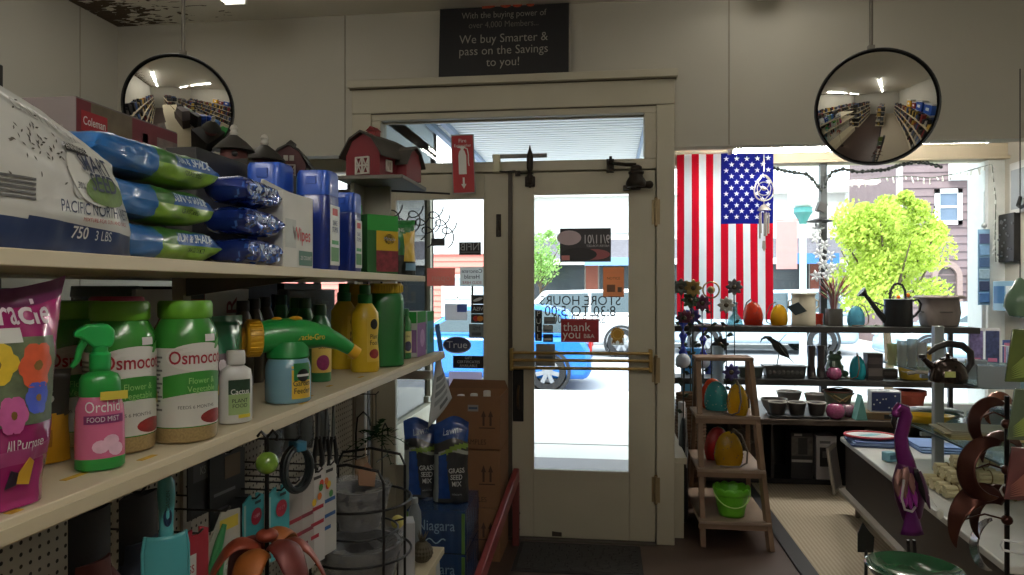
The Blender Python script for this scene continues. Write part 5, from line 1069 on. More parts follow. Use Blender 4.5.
# red seed pack, green shears pack, white reel pack
hangcard('red_pack', 'red pack with a white and yellow corner hanging beside the trowel blade', 196, 528, -.97, .085, .17, 80, (150, 40, 54), ((-.45, .0, .25, .65, (196, 196, 190)), (-.45, .2, .0, .24, (206, 180, 40))), txt=('SS', .026, (150, 30, 40), -.2, .45))
q = hangpos(222, 512, -.96, .2); t = thing('green_tool_pack', 'pack with green handled shears and a pale card below the copper flower', 'pack', q, 80)
g = G(); g.prism([(-.055, 0), (.07, 0), (.07, .19), (.0, .2), (-.055, .12)], 0, .004); build('card', g, mat((158, 156, 146), .4), t); rect(t, lambda a, z: Vector((a, -.0015, z)), -.01, .06, .15, .18, (180, 160, 50), 'yellow_band', 3, 2)
g = G(); g.tube([(-.05, -.008, 0), (-.045, -.008, .07), (-.02, -.008, .13), (.0, -.008, .17)], [.010, .013, .011, .006], 8); g.tube([(-.02, -.008, 0), (-.02, -.008, .05), (-.005, -.008, .10)], [.007, .009, .006], 8); build('shears_handle', g, mat((44, 120, 70), .4), t)
g = G(); g.ring((.03, -.008, .06), .035, .005, 24, 6, M=Matrix.Rotation(R(90), 4, 'X')); g.tube([(-.004, -.008, .06), (.064, -.008, .06)], .004, 6); build('white_reel', g, mat((176, 186, 176), .4), t); hook(q.y, q.z+.203, -.95)
# teal packets
for px, py, lb, rz in ((254, 494, 'teal feeder packet with a red roundel hanging deeper beside its twin', 84), (279, 486, 'teal feeder packet with a red roundel hanging in front of its twin', 80)):
    X = -.99 if px < 260 else -.93; t = hangcard('teal_packet', lb, px, py, X, .10, .205, rz, (66, 156, 164), ((-.5, -.40, .0, .9, (150, 180, 176)),), 'teal feeder packets')
    g = disc(lambda a, z: Vector((a, -.003, z)), .008, .14, .026, .024); build('red_roundel', g, mat((150, 30, 54), .5), t); rect(t, lambda a, z: Vector((a, -.003, z)), -.008, .024, .136, .146, (206, 150, 160), 'roundel_text', 3, 2); build('bird_print', disc(lambda a, z: Vector((a, -.003, z)), .0, .055, .03, .02), mat((120, 150, 110), .5, var=.5, sc=90), t); g = disc(lambda a, z: Vector((a, -.004, z)), .012, .04, .012, .02); build('orange_print', g, mat((160, 120, 60), .5), t)
    rect(t, lambda a, z: Vector((a, -.003, z)), .0, .03, .175, .183, (30, 50, 54), 'dark_slot', 3, 2)
# white spike cards with red bands
for i, (px, py, c, cc, lb) in enumerate(((294, 479, (150, 146, 142), (140, 40, 54), 'grey-white plant stake card, first from the teal packets'), (306, 474, (160, 156, 152), (120, 44, 60), 'grey-white plant stake card, second from the teal packets'), (317, 468, (186, 184, 182), (150, 30, 48), 'white plant stake card with bold red bands, third from the teal packets'), (329, 461, (176, 176, 172), (40, 84, 140), 'white plant stake card with blue bands and a flower print'))):
    t = hangcard('stake_card', lb, px, py, -.93+.012*i, .085, .30, 78, c, ((-.4, .42, .40, .44, cc), (-.4, .1, .27, .31, cc), (-.3, .4, .56, .60, cc)), 'white plant stake cards'); rect(t, lambda a, z: Vector((a, -.002, z)), -.02, .02, .265, .275, (40, 40, 40), 'slot', 2, 2)
    if i > 1:
        r = random.Random(i)
        for k in range(4): build('flower_print', disc(lambda a, z: Vector((a, -.002-.0004*k, z)), r.uniform(-.02, .025), r.uniform(.19, .25), .012, .012, 8, 1), mat(((190, 60, 40), (206, 170, 40), (60, 120, 60), (200, 110, 40))[k], .5), t)
# grey clamshell packs at the top row
for i, (px, py, w_, h, lb) in enumerate(((290, 408, .10, .13, 'grey clamshell pack behind the black hose coil'), (306, 404, .09, .15, 'grey clamshell pack between the hose coil and the long black handles'), (322, 398, .08, .19, 'tall grey clamshell pack nearer the pegboard end'), (274, 420, .09, .11, 'small grey clamshell pack behind the green ball'))):
    t = hangcard('clamshell_pack', lb, px, py+4, -1.08+.02*i, w_, h, 82, (70, 74, 78), ((-.4, .4, .5, .85, (98, 104, 108)), (-.3, .3, .1, .2, (46, 50, 56))), 'grey clamshell packs')
    build('clear_bubble', G().grid(lambda u, v, w_=w_, h=h: Vector(((u-.5)*w_*.8, -.004-.022*(sin(u*PI)*sin(v*PI))**.5, (.05+.8*v)*h)), 10, 10), film((180, 190, 196), .35, .15), t)
# black pruning tools hanging in a row (long dark handles)
for i, px in enumerate((318, 326, 333)):
    q = hangpos(px, 402+i, -1.0, .26); t = thing('pruning_shears', ('black pruning shears beside the grey clamshell packs', 'black pruning shears in the middle of the hanging three', 'black pruning shears beside the pegboard')[i], 'shears', q, 80, 'black pruning shears')
    for s in (-1, 1): g = G(); g.tube([(s*.02, 0, 0), (s*.024, 0, .07), (s*.008, 0, .14)], [.007, .008, .006], 8); build('handle', g, mat((24, 24, 26), .5), t)
    g = G(); g.prism([(-.008, .13), (.008, .13), (.012, .20), (.002, .26), (-.004, .2)], -.003, .003); build('shear_blade', g, mat((120, 122, 124), .3, .8), t); hook(q.y, q.z+.265, -.995)
# coil of black hose
q = hangpos(297, 442, -.87, .15); t = thing('hose_coil', 'coil of black soaker hose with a blue band hanging below the shelf edge', 'hose', q, 60)
g = G(); M = Matrix.Translation((0, 0, .075)) @ Matrix.Rotation(R(90), 4, 'X')
for k in range(3): g.ring((0, .010*(k-1), .075), .060+.004*(k % 2), .0085, 36, 8, M=Matrix.Rotation(R(90), 4, 'X'))
g.v = [(x*.72, y, z) for x, y, z in g.v]; build('hose_ring', g, mat((30, 36, 38), .5), t); build('blue_band', G().box(-.014, .018, -.022, .022, .125, .153), mat((50, 110, 140), .5), t, bevel=.003); hook(q.y, q.z+.156, -.87)
# copper flower garden stake with green ball
x_, y_ = -.665, 1.63
p = onX(267, 463, x_); p.y
t = thing('flower_garden_stake', 'metal garden stake with copper petals and a green ball on a black rod', 'garden stake', (x_, p.y, 0)); zb = p.z
g = G(); g.cyl((0, 0, 0), (0, 0, zb+.05), .0045, 8); g.tube([(0, 0, zb+.05), (.012, 0, zb+.065), (.022, 0, zb+.055), (.020, 0, zb+.045)], .003, 6); g.tube([(0, 0, zb+.05), (-.012, 0, zb+.062), (-.020, 0, zb+.052)], .003, 6); g.lathe([(.09, 0), (.09, .008), (.001, .012)], n=20); build('rod', g, mat((26, 24, 24), .4, .7), t)
g = G(); g.ball((0, 0, zb), .0225, 24); build('green_ball', g, mat((92, 128, 36), .25, var=.15, coat=.5), t)
zf = onX(262, 548, x_).z; cop = mat((124, 52, 34), .5, .25, var=.25, sc=14)
for k in range(6):
    a = R(-150+k*60); g = G()
    def pet(u, v, a=a, k=k):
        rr = .012+.118*v; w_ = .030*sin(PI*min(1, .10+v*.88))**.7; x = rr; y = (2*u-1)*w_; z = zf-.115*v**2.4+.030*sin(v*PI)-.012*(2*u-1)**2-.012*(k % 2)
        return Vector((x*cos(a)-y*sin(a), x*sin(a)+y*cos(a), z))
    g.grid(pet, 10, 14); build('petal', g, (cop, mat((146, 82, 34), .5, .25, var=.25, sc=14), mat((92, 32, 28), .5, .25, var=.2))[k % 3], t, solid=.0025)
g = G(); g.ball((0, 0, zf+.018), .022, 16, sz=.6); build('flower_cap', g, cop, t)
# ------------------------------------------------ wire pot stand with wrapped pots on the base deck
x_, y_, z_ = -.93, 2.66, .3425
def wrapped_pot(loc, r0, r1, h, label):
    t = thing('wrapped_pot', label, 'pot', loc, 0, 'plastic wrapped flower pots')
    g = G(); g.lathe([(r0, 0), (r0*1.02, .01), (r1, h-.03), (r1*1.05, h-.028), (r1*1.05, h), (r1*.96, h), (r1*.9, h-.04), (r0*.9, .03), (.001, .03)], n=36); build('pot', g, mat((82, 82, 86), .5), t)
    g = G(); g.grid(lambda u, v: (lambda a, k: Vector((cos(a)*k, sin(a)*k, .004+(h+.012+.018*noise.noise(Vector((cos(a)*4, sin(a)*4, 3))))*v)))(2*PI*u, (r0+(r1*1.08-r0)*v+.006+.012*noise.noise(Vector((cos(2*PI*u)*5, sin(2*PI*u)*5, v*9))))), 64, 18); g.grid(lambda u, v: (lambda a, k: Vector((cos(a)*k, sin(a)*k, h+.012+.02*noise.noise(Vector((cos(a)*k*40, sin(a)*k*40, 3)))-.04*(1-v))))(2*PI*u, r1*1.08*(.35+.65*v)), 48, 8); build('plastic_wrap', g, film((226, 228, 230), .26, .10, 1.0, 45), t, angle=60)
    return t
wrapped_pot((x_, y_, z_), .10, .148, .235, 'larger plastic wrapped grey pot low in the wire stand')
wrapped_pot((x_, y_, z_+.294), .075, .105, .15, 'smaller plastic wrapped pot on the upper ring of the wire stand')
t = thing('wire_pot_stand', 'black wire two tier stand holding plastic wrapped pots', 'stand', (x_, y_, z_)); bw = mat((20, 20, 21), .45, .4)
g = G()
for k in range(4): a = R(45+90*k); g.tube([(.195*cos(a), .195*sin(a), 0), (.195*cos(a), .195*sin(a), .50)], .0055, 8)
build('uprights', g, bw, t)
for s, zt in ((1, .50), (-1, .50)):
    g = G(); a, b_ = (R(45), R(135)) if s > 0 else (R(-45), R(-135)); P_ = Vector((.195*cos(a), .195*sin(a), zt)); Q_ = Vector((.195*cos(b_), .195*sin(b_), zt)); g.tube([P_, P_+Vector((-.02, 0, .04)), (P_+Q_)/2+Vector((0, 0, .06)), Q_+Vector((.02, 0, .04)), Q_], .0055, 8); build('top_hoop', g, bw, t)
for z, rr in ((.205, .195), (.40, .195)): g = G(); g.ring((0, 0, z), rr, .005, 36, 8); build('support_ring', g, bw, t)
g = G(); g.ring((0, 0, .285), .145, .004, 30, 6)
for k in range(4): a = R(45+90*k); g.tube([(.145*cos(a), .145*sin(a), .285), (.195*cos(a), .195*sin(a), .285)], .004, 6)
build('upper_shelf_ring', g, bw, t)
p = onX(372, 500, -.86); t = thing('wooden_tag', 'brown card tag tucked into the upper wrapped pot', 'tag', (-.885, 2.62, .80), 40); g = G(); g.prism([(-.04, 0), (.03, 0), (.035, .05), (-.005, .09), (-.045, .05)], -.002, .002); build('tag_card', g, mat((128, 92, 66), .6), t, bevel=.001); build('tag_string', G().tube([(-.005, 0, .085), (-.01, .01, .13), (0, .02, .16)], .002, 5), mat((150, 130, 100), .8), t); t.rotation_euler = (R(-20), R(15), R(50))
# fern spray and black wire hangers in front of the pegboard end
p = hangpos(376, 395, -.98, .0); t = thing('artificial_fern', 'dark artificial fern spray hanging on a hook at the end of the pegboard', 'plant', (-.98, p.y, p.z-.30), 60); fg = cloth((40, 62, 40), .2); r = random.Random(6)
for k in range(12):
    a = r.uniform(0, 2*PI); L = r.uniform(.10, .20); el = r.uniform(-.4, 1.1); d = Vector((cos(a)*cos(el), sin(a)*cos(el), sin(el))); g = G(); pts = [Vector((0, 0, .12))+d*L*s/6+Vector((0, 0, -.5*L*(s/6)**2)) for s in range(7)]; g.tube(pts, .0016, 4)
    sd = d.cross(Vector((0, 0, 1))).normalized()
    for i in range(1, 7):
        for s in (-1, 1): c = pts[i]; w_ = .036*(1-i/9); g.add([c, c+sd*s*w_*.6+d*.012, c+sd*s*w_+d*.02+Vector((0, 0, -.006)), c+d*.018], [(0, 1, 2, 3)])
    build('frond', g, fg, t)
g = G(); g.tube([(0, 0, .12), (0, 0, .24), (0, 0, .30)], .003, 6); build('stem', g, bw, t); hook(p.y, p.z+.003, -.98)
for k, (px, py, lb) in enumerate(((356, 430, 'black iron plant hook crossing in front of the fern'), (382, 440, 'black iron plant hook beside the grass seed bags'))):
    q = onX(px, py, -1.09); t = thing('iron_plant_hook', lb, 'hook', (-1.09, q.y, .3425), 70+20*k, 'black iron plant hooks'); H_ = q.z-.34+.05; g = G(); g.tube([(0, 0, 0), (0, 0, H_*.9), (.01, 0, H_), (.05, 0, H_+.02), (.09, 0, H_-.01), (.10, 0, H_-.05)], .004, 8); build('hook_rod', g, bw, t); g = G(); g.cyl((-.08, 0, H_*.72), (.09, 0, H_*.72), .0035, 6); build('cross_bar', g, bw, t); g = G(); g.lathe([(.05, 0), (.05, .005), (.001, .006)], n=16); build('foot', g, bw, t)
p = onX(362, 470, -1.0); t = thing('kraft_pouch', 'small brown kraft pouch hanging below the fern', 'pouch', (-1.0, p.y, p.z-.06), 70); s = pouch(t, .09, .11, .03, [mat((120, 96, 72), .7)], 0, seed=4, name='pouch'); hook(p.y, p.z+.056, -1.0)
# white box, clear bottle, pineapple, yellow ball stake on the deck end
carton('white_carton', 'small white carton on the base deck beside the wire stand', (-.84, 2.98, .3425), .07, .09, .22, 20, col=(176, 178, 184))
plain_jar('clear_bottle', (-.86, 3.20, .3425), 'slim grey translucent bottle on the deck end behind the pineapple', .03, .25, (120, 128, 132), (150, 156, 158), neck=.014, lid_h=.02)
t = thing('pineapple_ornament', 'dark carved pineapple ornament on the corner of the base deck', 'ornament', (-.80, 3.10, .3425)); pm = mat((74, 68, 52), .6, .2, var=.3, sc=40)
g = G(); g.grid(lambda u, v: (lambda a, rr: Vector((rr*cos(a), rr*sin(a), .005+.085*v)))(2*PI*u, .047*(sin(PI*(.14+.80*v))**.65)*(1+.06*sin(2*PI*u*10+v*16)*sin(2*PI*u*10-v*16))), 80, 30); build('fruit', g, pm, t)
for k in range(9):
    a = k*2.4; L = .05-.002*k; g = G(); g.add([Vector((.010*cos(a+1.2), .010*sin(a+1.2), .08)), Vector((.010*cos(a-1.2), .010*sin(a-1.2), .08)), Vector((.014*cos(a), .014*sin(a), .08+L*.6)), Vector((.028*cos(a)*(1-k/12), .028*sin(a)*(1-k/12), .085+L))], [(0, 1, 2), (0, 2, 3), (1, 3, 2)]); build('crown_leaf', g, pm, t, solid=.003)
t = thing('yellow_ball_stake', 'pale yellow ball on a thin stake beside the wrapped pots', 'garden stake', (-.84, 2.86, .3425)); z_ = onX(406, 513, -.84).z-.34; g = G(); g.cyl((0, 0, 0), (0, 0, z_), .004, 6); g.lathe([(.03, 0), (.03, .004), (.001, .005)], n=14); build('stake_rod', g, bw, t); g = G(); g.ball((0, 0, z_), .027, 20); build('ball', g, mat((206, 196, 110), .5), t)
# paper sheets hanging from the shelf ends
def sheet(label, corners, bend, lines, name, extra=None):
    t = thing(name, label, 'paper', corners[0]); c0 = Vector(corners[0]); c = [Vector(x)-c0 for x in corners]; nrm = (c[1]-c[0]).cross(c[3]-c[0]).normalized()
    def f(a, b_): u, v = a, b_; p_ = c[0]*(1-u)*(1-v)+c[1]*u*(1-v)+c[2]*u*v+c[3]*(1-u)*v; return p_+nrm*bend*sin(u*PI)*(.4+.6*v)
    build('paper_sheet', G().grid(f, 14, 14), cloth((206, 210, 212), .25, .03), t, solid=.0012)
    sgn = 1 if nrm.dot(Vector((0, 0, EYE))-Vector(corners[0])) > 0 else -1
    fo = lambda a, b_: f(a, b_)+nrm*sgn*.002
    for a0, a1, b0, b1, cc in lines: rect(t, fo, a0, a1, b0, b1, cc, 'text_block', 8, 3)
    return t, fo
p0, p1, p2, p3 = onX(428, 428, -.775), onX(452, 400, -.765), onX(441, 357, -.772), onX(437, 357, -.775)
a_ = (-.775, 3.30, .88); b2 = (-.745, 3.62, 1.0); 
t, fo = sheet('white printed sheet curling off the end of the lower shelf', [onY(428, 428, 3.46), onY(452, 398, 3.66), onY(439, 357, 3.52), onY(436, 357, 3.46)], .02, [(.15, .85, .62, .70, (130, 136, 140)), (.15, .85, .50, .58, (150, 156, 160)), (.15, .8, .38, .46, (130, 136, 140)), (.15, .85, .24, .32, (150, 156, 160)), (.4, .8, .1, .18, (90, 96, 100))], 'printed_sheet')
t, fo = sheet('white sheet with a red arc hanging below the base deck corner', [onY(424, 600, 3.36), onY(441, 588, 3.40), onY(439, 555, 3.40), onY(432, 557, 3.36)], .01, [], 'arc_sheet')
g = G(); g.grid(lambda u, v: fo(.15+.7*u, .30+.5*sin(u*PI*.6)+.06*v), 12, 2); build('red_arc', g, mat((170, 40, 40), .5), t)
# ------------------------------------------------ water packs, grass seed bags, cartons, handrail
def water_pack(z, label):
    t = thing('water_pack', label, 'bottled water', (-.845, 3.74, z), 0, 'blue wrapped water packs'); wm_ = mat((36, 62, 104), .2, var=.25, sc=10, coat=.5)
    g = G(); bump = lambda u, n_: .006*abs(sin(u*PI*n_))
    X_, Y_, H_ = .15, .19, .21
    g.grid(lambda u, v: Vector(((2*u-1)*X_, -Y_-bump(u, 5)*(1-abs(2*v-1)), v*H_)), 40, 6); g.grid(lambda u, v: Vector(((1-2*u)*X_, Y_+bump(u, 5)*(1-abs(2*v-1)), v*H_)), 40, 6)
    g.grid(lambda u, v: Vector((X_+bump(u, 6)*(1-abs(2*v-1)), (2*u-1)*Y_, v*H_)), 40, 6); g.grid(lambda u, v: Vector((-X_-bump(u, 6)*(1-abs(2*v-1)), (1-2*u)*Y_, v*H_)), 40, 6)
    g.grid(lambda u, v: Vector(((2*u-1)*X_, (2*v-1)*Y_, H_+bump(u, 5)*.5*sin(v*PI)**.3)), 30, 6); g.grid(lambda u, v: Vector(((1-2*u)*X_, (2*v-1)*Y_, 0)), 2, 2); build('shrink_wrap', g, wm_, t)
    F = lambda a, b_: Vector((a, -Y_-.0085, b_)); text('Niagara', .075, mat((130, 160, 190), .4), t, f=lambda a, b_: F(a, .135+b_), sx=.85); build('wave_mark', G().tube([F(-.05+.01*k, .06+.012*sin(k*.9)) for k in range(11)], .003, 6), mat((150, 180, 200), .4), t)
    for x in (-.14, .14): build('green_edge', G().box(x-.008, x+.008, -Y_-.0085, -Y_-.004, .0, .2), mat((96, 140, 60), .4), t)
    return t
water_pack(.002, 'blue wrapped bottled water pack standing on the floor'); water_pack(.219, 'blue wrapped bottled water pack under the two grass seed bags')
def grass_bag(px, label, rz, h, Y):
    q = onY(px, 500, Y); t = thing('grass_mix_bag', label, 'bag', (q.x, Y, .437), rz, 'grass seed mix bags on the water packs')
    m_ = [mat((40, 42, 44), .3, coat=.3), mat((36, 70, 140), .25, coat=.5, var=.3, sc=30), mat((150, 156, 150), .3), mat((120, 150, 60), .35)]
    def mi(u, v):
        if v > .74: return 1
        if u < .16: return 2 if v < .62 else 0
        if v < .60 and u < .52-.25*v: return 1 if v > .05 else 0
        if .50 < v-.18*u < .56: return 3
        return 2 if .58 < v < .64 else 0
    s = pouch(t, .185, h, .10, m_, mi, wr=.007, seal=.10, seed=px, top=lambda u: .95+.05*sin(u*5+px))
    text('GRASS\nSEED\nMIX', .036, mat((206, 208, 206), .4), t, f=lambda a, b_: s(.035+a, h*.30+b_), sx=.8, bold=.015); text('Lawn', .05, mat((190, 206, 226), .4), t, f=lambda a, b_: s(.0+a, h*.83+b_+a*.2), sx=.8, bold=.01); text('mixture', .016, mat((160, 166, 166), .4), t, f=lambda a, b_: s(.035+a, h*.10+b_))
grass_bag(421, 'blue and black grass seed mix bag behind the printed sheet', 10, .42, 3.76); grass_bag(451, 'blue and black grass seed mix bag beside the brown cartons', 6, .44, 3.70)
kraft = (134, 96, 66)
for k, (z, h, lb) in enumerate(((.002, .30, 'brown cardboard carton at the bottom of the stack by the doors'), (.304, .325, 'brown cardboard carton in the middle of the stack by the doors'), (.631, .30, 'open brown cardboard carton on top of the stack by the doors'))):
    t = thing('cardboard_carton', lb, 'carton', (-.775, 4.20, z), 0, 'brown cartons stacked by the doors'); w_, d_ = .37, .34
    if k < 2: build('carton', G().box(-w_/2, w_/2, -d_/2, d_/2, 0, h), mat(kraft, .8, var=.06), t, bevel=.003)
    else:
        g = G(); g.box(-w_/2, w_/2, -d_/2, -d_/2+.006, 0, h); g.box(-w_/2, w_/2, d_/2-.006, d_/2, 0, h); g.box(-w_/2, -w_/2+.006, -d_/2+.006, d_/2-.006, 0, h); g.box(w_/2-.006, w_/2, -d_/2+.006, d_/2-.006, 0, h); g.box(-w_/2, w_/2, -d_/2, d_/2, 0, .006); build('carton', g, mat(kraft, .8, var=.06), t)
        g = G(); g.prism([(-w_/2, h), (w_/2, h), (w_/2-.02, h+.05), (-w_/2+.03, h+.055)], d_/2-.006, d_/2-.002); build('top_flap', g, mat((120, 84, 58), .8), t)
    F = ff(d_); ik = mat((70, 46, 32), .8)
    for x in (.09, .13):
        g = G(); g.prism([(x-.006, h*.45), (x+.006, h*.45), (x+.006, h*.62), (x+.014, h*.62), (x, h*.74), (x-.014, h*.62), (x-.006, h*.62)], -d_/2-.0012, -d_/2-.0004); build('arrow_print', g, ik, t)
    g = G(); g.box(.065, .155, -d_/2-.0012, -d_/2-.0004, h*.40, h*.42); build('line_print', g, ik, t); text(('FRAGILE', 'BOTTLES', 'SAMPLES')[k], .042, ik, t, f=lambda a, b_: F(.04+a, h*.14+b_), sx=.8)
    if k == 2: rect(t, F, .0, .06, h*.72, h*.84, (150, 150, 150), 'shipping_label'); rect(t, lambda a, b_: F(a, b_)+Vector((0, -.001, 0)), .005, .055, h*.76, h*.80, (60, 80, 110), 'label_text')
for k, (px, py) in enumerate(((461, 398), (474, 397), (487, 394))):
    q = onY(px, py, (4.13, 4.18, 4.24)[k]); t = thing('spray_can', ('white capped can standing in the open carton, nearest the seed bags', 'white capped can in the middle of the open carton', 'white capped can in the open carton, nearest the door edge')[k], 'can', (q.x, q.y, .638), 0, 'white capped cans in the open carton'); h_ = q.z-.638+.02
    g = G(); g.lathe([(.026, 0), (.026, h_-.05), (.02, h_-.035)], n=20); build('can_body', g, mat((150, 152, 154), .4), t); g = G(); g.lathe([(.022, h_-.036), (.022, h_-.004), (.019, h_), (.001, h_)], n=20); build('can_cap', g, mat((216, 216, 212), .4), t)
t = thing('handrail', 'dark red painted wooden handrail sloping down beside the cartons', 'handrail', (-.565, 4.32, 0))
A_ = onY(516, 474, 4.32); B_ = onY(478, 580, 3.25); d_ = (B_-A_); g = G(); o_ = Vector((-.565, 4.32, 0)); M = Matrix.Translation(A_-o_) @ d_.to_track_quat('Y', 'Z').to_matrix().to_4x4(); L = d_.length
g.box(-.018, .018, -.02, L*1.5, -.05, .03, 0, M); build('rail', g, mat((120, 44, 44), .45, var=.2, sc=9), t, bevel=.006)
g = G(); g.box(A_.x-o_.x-.02, A_.x-o_.x+.02, -.02, .02, 0, A_.z-.05); build('post', g, mat((100, 40, 40), .5), t, bevel=.004)
e = A_+d_*1.45; g = G(); g.box(e.x-o_.x-.02, e.x-o_.x+.02, e.y-4.32-.02, e.y-4.32+.02, 0, max(.02, e.z-.05)); build('post', g, mat((100, 40, 40), .5), t, bevel=.004)
# ---------------------------------------------------------------- display bay: flag, shelves, counter
def hangs(t, g, name, m, **k): return build(name, g, m, t, **k)
# flag hung upright in the window
FY = 6.40; FX0, FX1, FZ0, FZ1 = onY(677, 300, FY).x, onY(773, 300, FY).x, 1.275, onY(725, 153.5, FY).z
t = thing('flag', 'large striped flag hanging upright inside the display window', 'flag', ((FX0+FX1)/2, FY, FZ0)); fw, fh = FX1-FX0, FZ1-FZ0
def ffn(u, v): return Vector(((u-.5)*fw, .012*sin(u*16+v*2)+.010*sin(v*7+u*5)*(1-v*.5), v*fh))
fl_ = [cloth((196, 24, 44), .55, .04), cloth((226, 230, 236), .55, .03), cloth((24, 30, 110), .45, .05)]
build('cloth', G().grid(ffn, 78, 40, lambda u, v: 2 if (u > 6/13 and v > .582) else (0 if int(u*13) % 2 == 0 else 1)), fl_, t)
g = G()
for i in range(9):
    for j in range(11):
        if (i+j) % 2: continue
        cu, cv = 6/13+(7/13)*(i+1)/10.0, 1-(.418)*(j+1)/12.; c = ffn(cu, cv)+Vector((0, -.004, 0)); ps = []
        for k in range(10): a = PI/2+k*PI/5; r_ = .024 if k % 2 == 0 else .0095; ps.append((c.x+r_*cos(a), c.y, c.z+r_*sin(a)))
        g.add(ps, [tuple(range(10))])
build('stars', g, cloth((226, 230, 240), .45, .02), t); t.children[-1]['kind'] = 'stuff'
g = G(); g.cyl((-fw/2-.01, 0, fh+.012), (fw/2+.01, 0, fh+.012), .010, 10); g.ball((-fw/2-.01, 0, fh+.012), .018); g.ball((fw/2+.01, 0, fh+.012), .018); build('rod', g, mat((170, 160, 140), .5), t)
# black beaded garland along the window head and down the mullion
gm_ = mat((26, 34, 32), .35)
def garland(label, pts, Y, r_=.019, beads=True):
    P_ = [onY(x, y, Y) for x, y in pts]; t = thing('bead_garland', label, 'garland', P_[0], 0, 'black bead garlands'); o = P_[0]; Q = []
    for a, b_ in zip(P_, P_[1:]):
        n_ = max(1, int((b_-a).length/.03)); Q += [a+(b_-a)*k/n_ for k in range(n_)]
    Q.append(P_[-1]); g = G(); g.tube([q-o+Vector((0, .006*sin(i*1.3), .004*sin(i*.9))) for i, q in enumerate(Q)], r_*.5, 6)
    for i, q in enumerate(Q): g.ball(q-o, r_*(1 if i % 2 else .8), 8)
    build('bead_string', g, gm_, t); return t
garland('black bead garland draped above the flag', [(721, 141), (727, 146), (736, 150), (747, 153), (756, 153)], 6.33, .014)
garland('black bead garland sagging between the flag and the mullion', [(774, 168), (785, 171), (799, 173), (806, 174), (812, 179), (818, 186), (821, 190)], 6.50)
garland('black bead garland rising from the mullion past the round mirror', [(825, 187), (827, 180), (832, 172), (843, 169), (857, 172), (868, 171), (885, 170), (900, 165), (915, 162), (927, 163), (941, 167)], 6.50)
# string lights
t = thing('string_lights', 'fine string of small clear lights across the top of the window', 'string lights', onY(826, 172, 6.42)); o = t.location.copy(); P_ = [onY(x, y, 6.42) for x, y in ((826, 186), (850, 183), (880, 178), (905, 176), (930, 178), (955, 174), (978, 168), (992, 164), (996, 200), (995, 240), (996, 262))]
g = G(); g.tube([p-o for p in P_], .004, 5); build('cord', g, mat((70, 86, 74), .6), t); r = random.Random(4); Q = []
for a, b_ in zip(P_, P_[1:]): Q += [a+(b_-a)*k/4 for k in range(4)]
for q in Q[1:]:
    g = G(); c = q-o; d = Vector((r.uniform(-.02, .02), 0, r.uniform(-.05, -.02))); g.tube([c, c+d*.5, c+d, c+d*1.2], [.004, .006, .008, .002], 6); build('bulb', g, mat((226, 230, 226), .2), t)
# wind chime in front of the flag
cp_ = onY(764, 168, 6.2); t = thing('wind_chime', 'ornate wind chime hanging in front of the flag canton', 'wind chime', cp_); sv = mat((150, 146, 140), .35, .7)
g = G(); g.tube([(0, 0, 2.749-cp_.z), (0, 0, -.03)], .003, 5); q = Matrix.Translation((0, 0, -.15)) @ Matrix.Rotation(R(90), 4, 'X')
build('cord', g, sv, t); g = G(); g.tube([(.075*sin(a)*(1-.25*cos(a)), 0, -.165+.105*cos(a)) for a in [2*PI*k/28 for k in range(28)]], .006, 6, closed=True); g.tube([(.055*cos(a), 0, -.17+.055*sin(a)) for a in [2*PI*k/24 for k in range(24)]], .004, 6, closed=True)
for s in (-1, 1): g.tube([(s*.01, 0, -.065), (s*.05, 0, -.12), (s*.02, 0, -.17), (s*.05, 0, -.21), (0, 0, -.27)], .004, 6)
g.ball((0, 0, -.17), .018); build('scroll_frame', g, sv, t)
g = G(); g.lathe([(.001, -.30), (.02, -.305), (.05, -.34), (.055, -.35), (.001, -.35)], n=18); g.tube([(0, 0, -.27), (0, 0, -.31)], .003, 5); build('bell_cap', g, sv, t)
for k in range(5): a = 2*PI*k/5; g = G(); L = .17+.02*(k % 3); g.cyl((.036*cos(a), .036*sin(a), -.37), (.036*cos(a), .036*sin(a), -.37-L), .0075, 8); g.cyl((.036*cos(a), .036*sin(a), -.35), (.036*cos(a), .036*sin(a), -.37), .0012, 4); build('chime_tube', g, sv, t)
g = G(); g.cyl((0, 0, -.35), (0, 0, -.60), .0014, 4); g.prism([(-.012, -.60), (.012, -.60), (.016, -.66), (0, -.69), (-.016, -.66)], -.002, .002); build('wind_catcher', g, sv, t)
# hanging bird feeder dish by the mullion, white snowflake strand
c = onY(821, 208, 6.42); t = thing('hanging_feeder', 'black hanging feeder with a cube top and shallow dish by the window mullion', 'bird feeder', c)
g = G(); g.cyl((0, 0, .30), (0, 0, .04), .002, 5); g.box(-.035, .035, -.035, .035, -.035, .045, 0, Matrix.Rotation(R(20), 4, 'Y')); g.cyl((0, 0, -.03), (-.01, 0, -.09), .004, 6); build('cube_top', g, BK, t, bevel=.004)
g = G(); g.lathe([(.001, -.088), (.03, -.088), (.10, -.108), (.11, -.112), (.10, -.118), (.03, -.10), (.001, -.10)], (-.01, 0, 0), 24); build('dish', g, BK, t)
t = thing('snowflake_strand', 'strand of white snowflake suncatchers hanging beside the mullion', 'suncatcher', onY(820, 228, 6.42)); o = t.location.copy(); wm2 = cloth((232, 236, 240), .4)
pp = [onY(x, y, 6.42)-o for x, y in ((818, 228), (815, 238), (824, 245), (819, 254), (830, 256), (823, 264), (832, 268), (816, 276), (827, 275))]; g = G(); g.tube([pp[0], pp[2], pp[4], pp[6], pp[8]], .0018, 4); g.tube([pp[0], pp[1], pp[3], pp[5], pp[7]], .0018, 4); build('thread', g, WT, t)
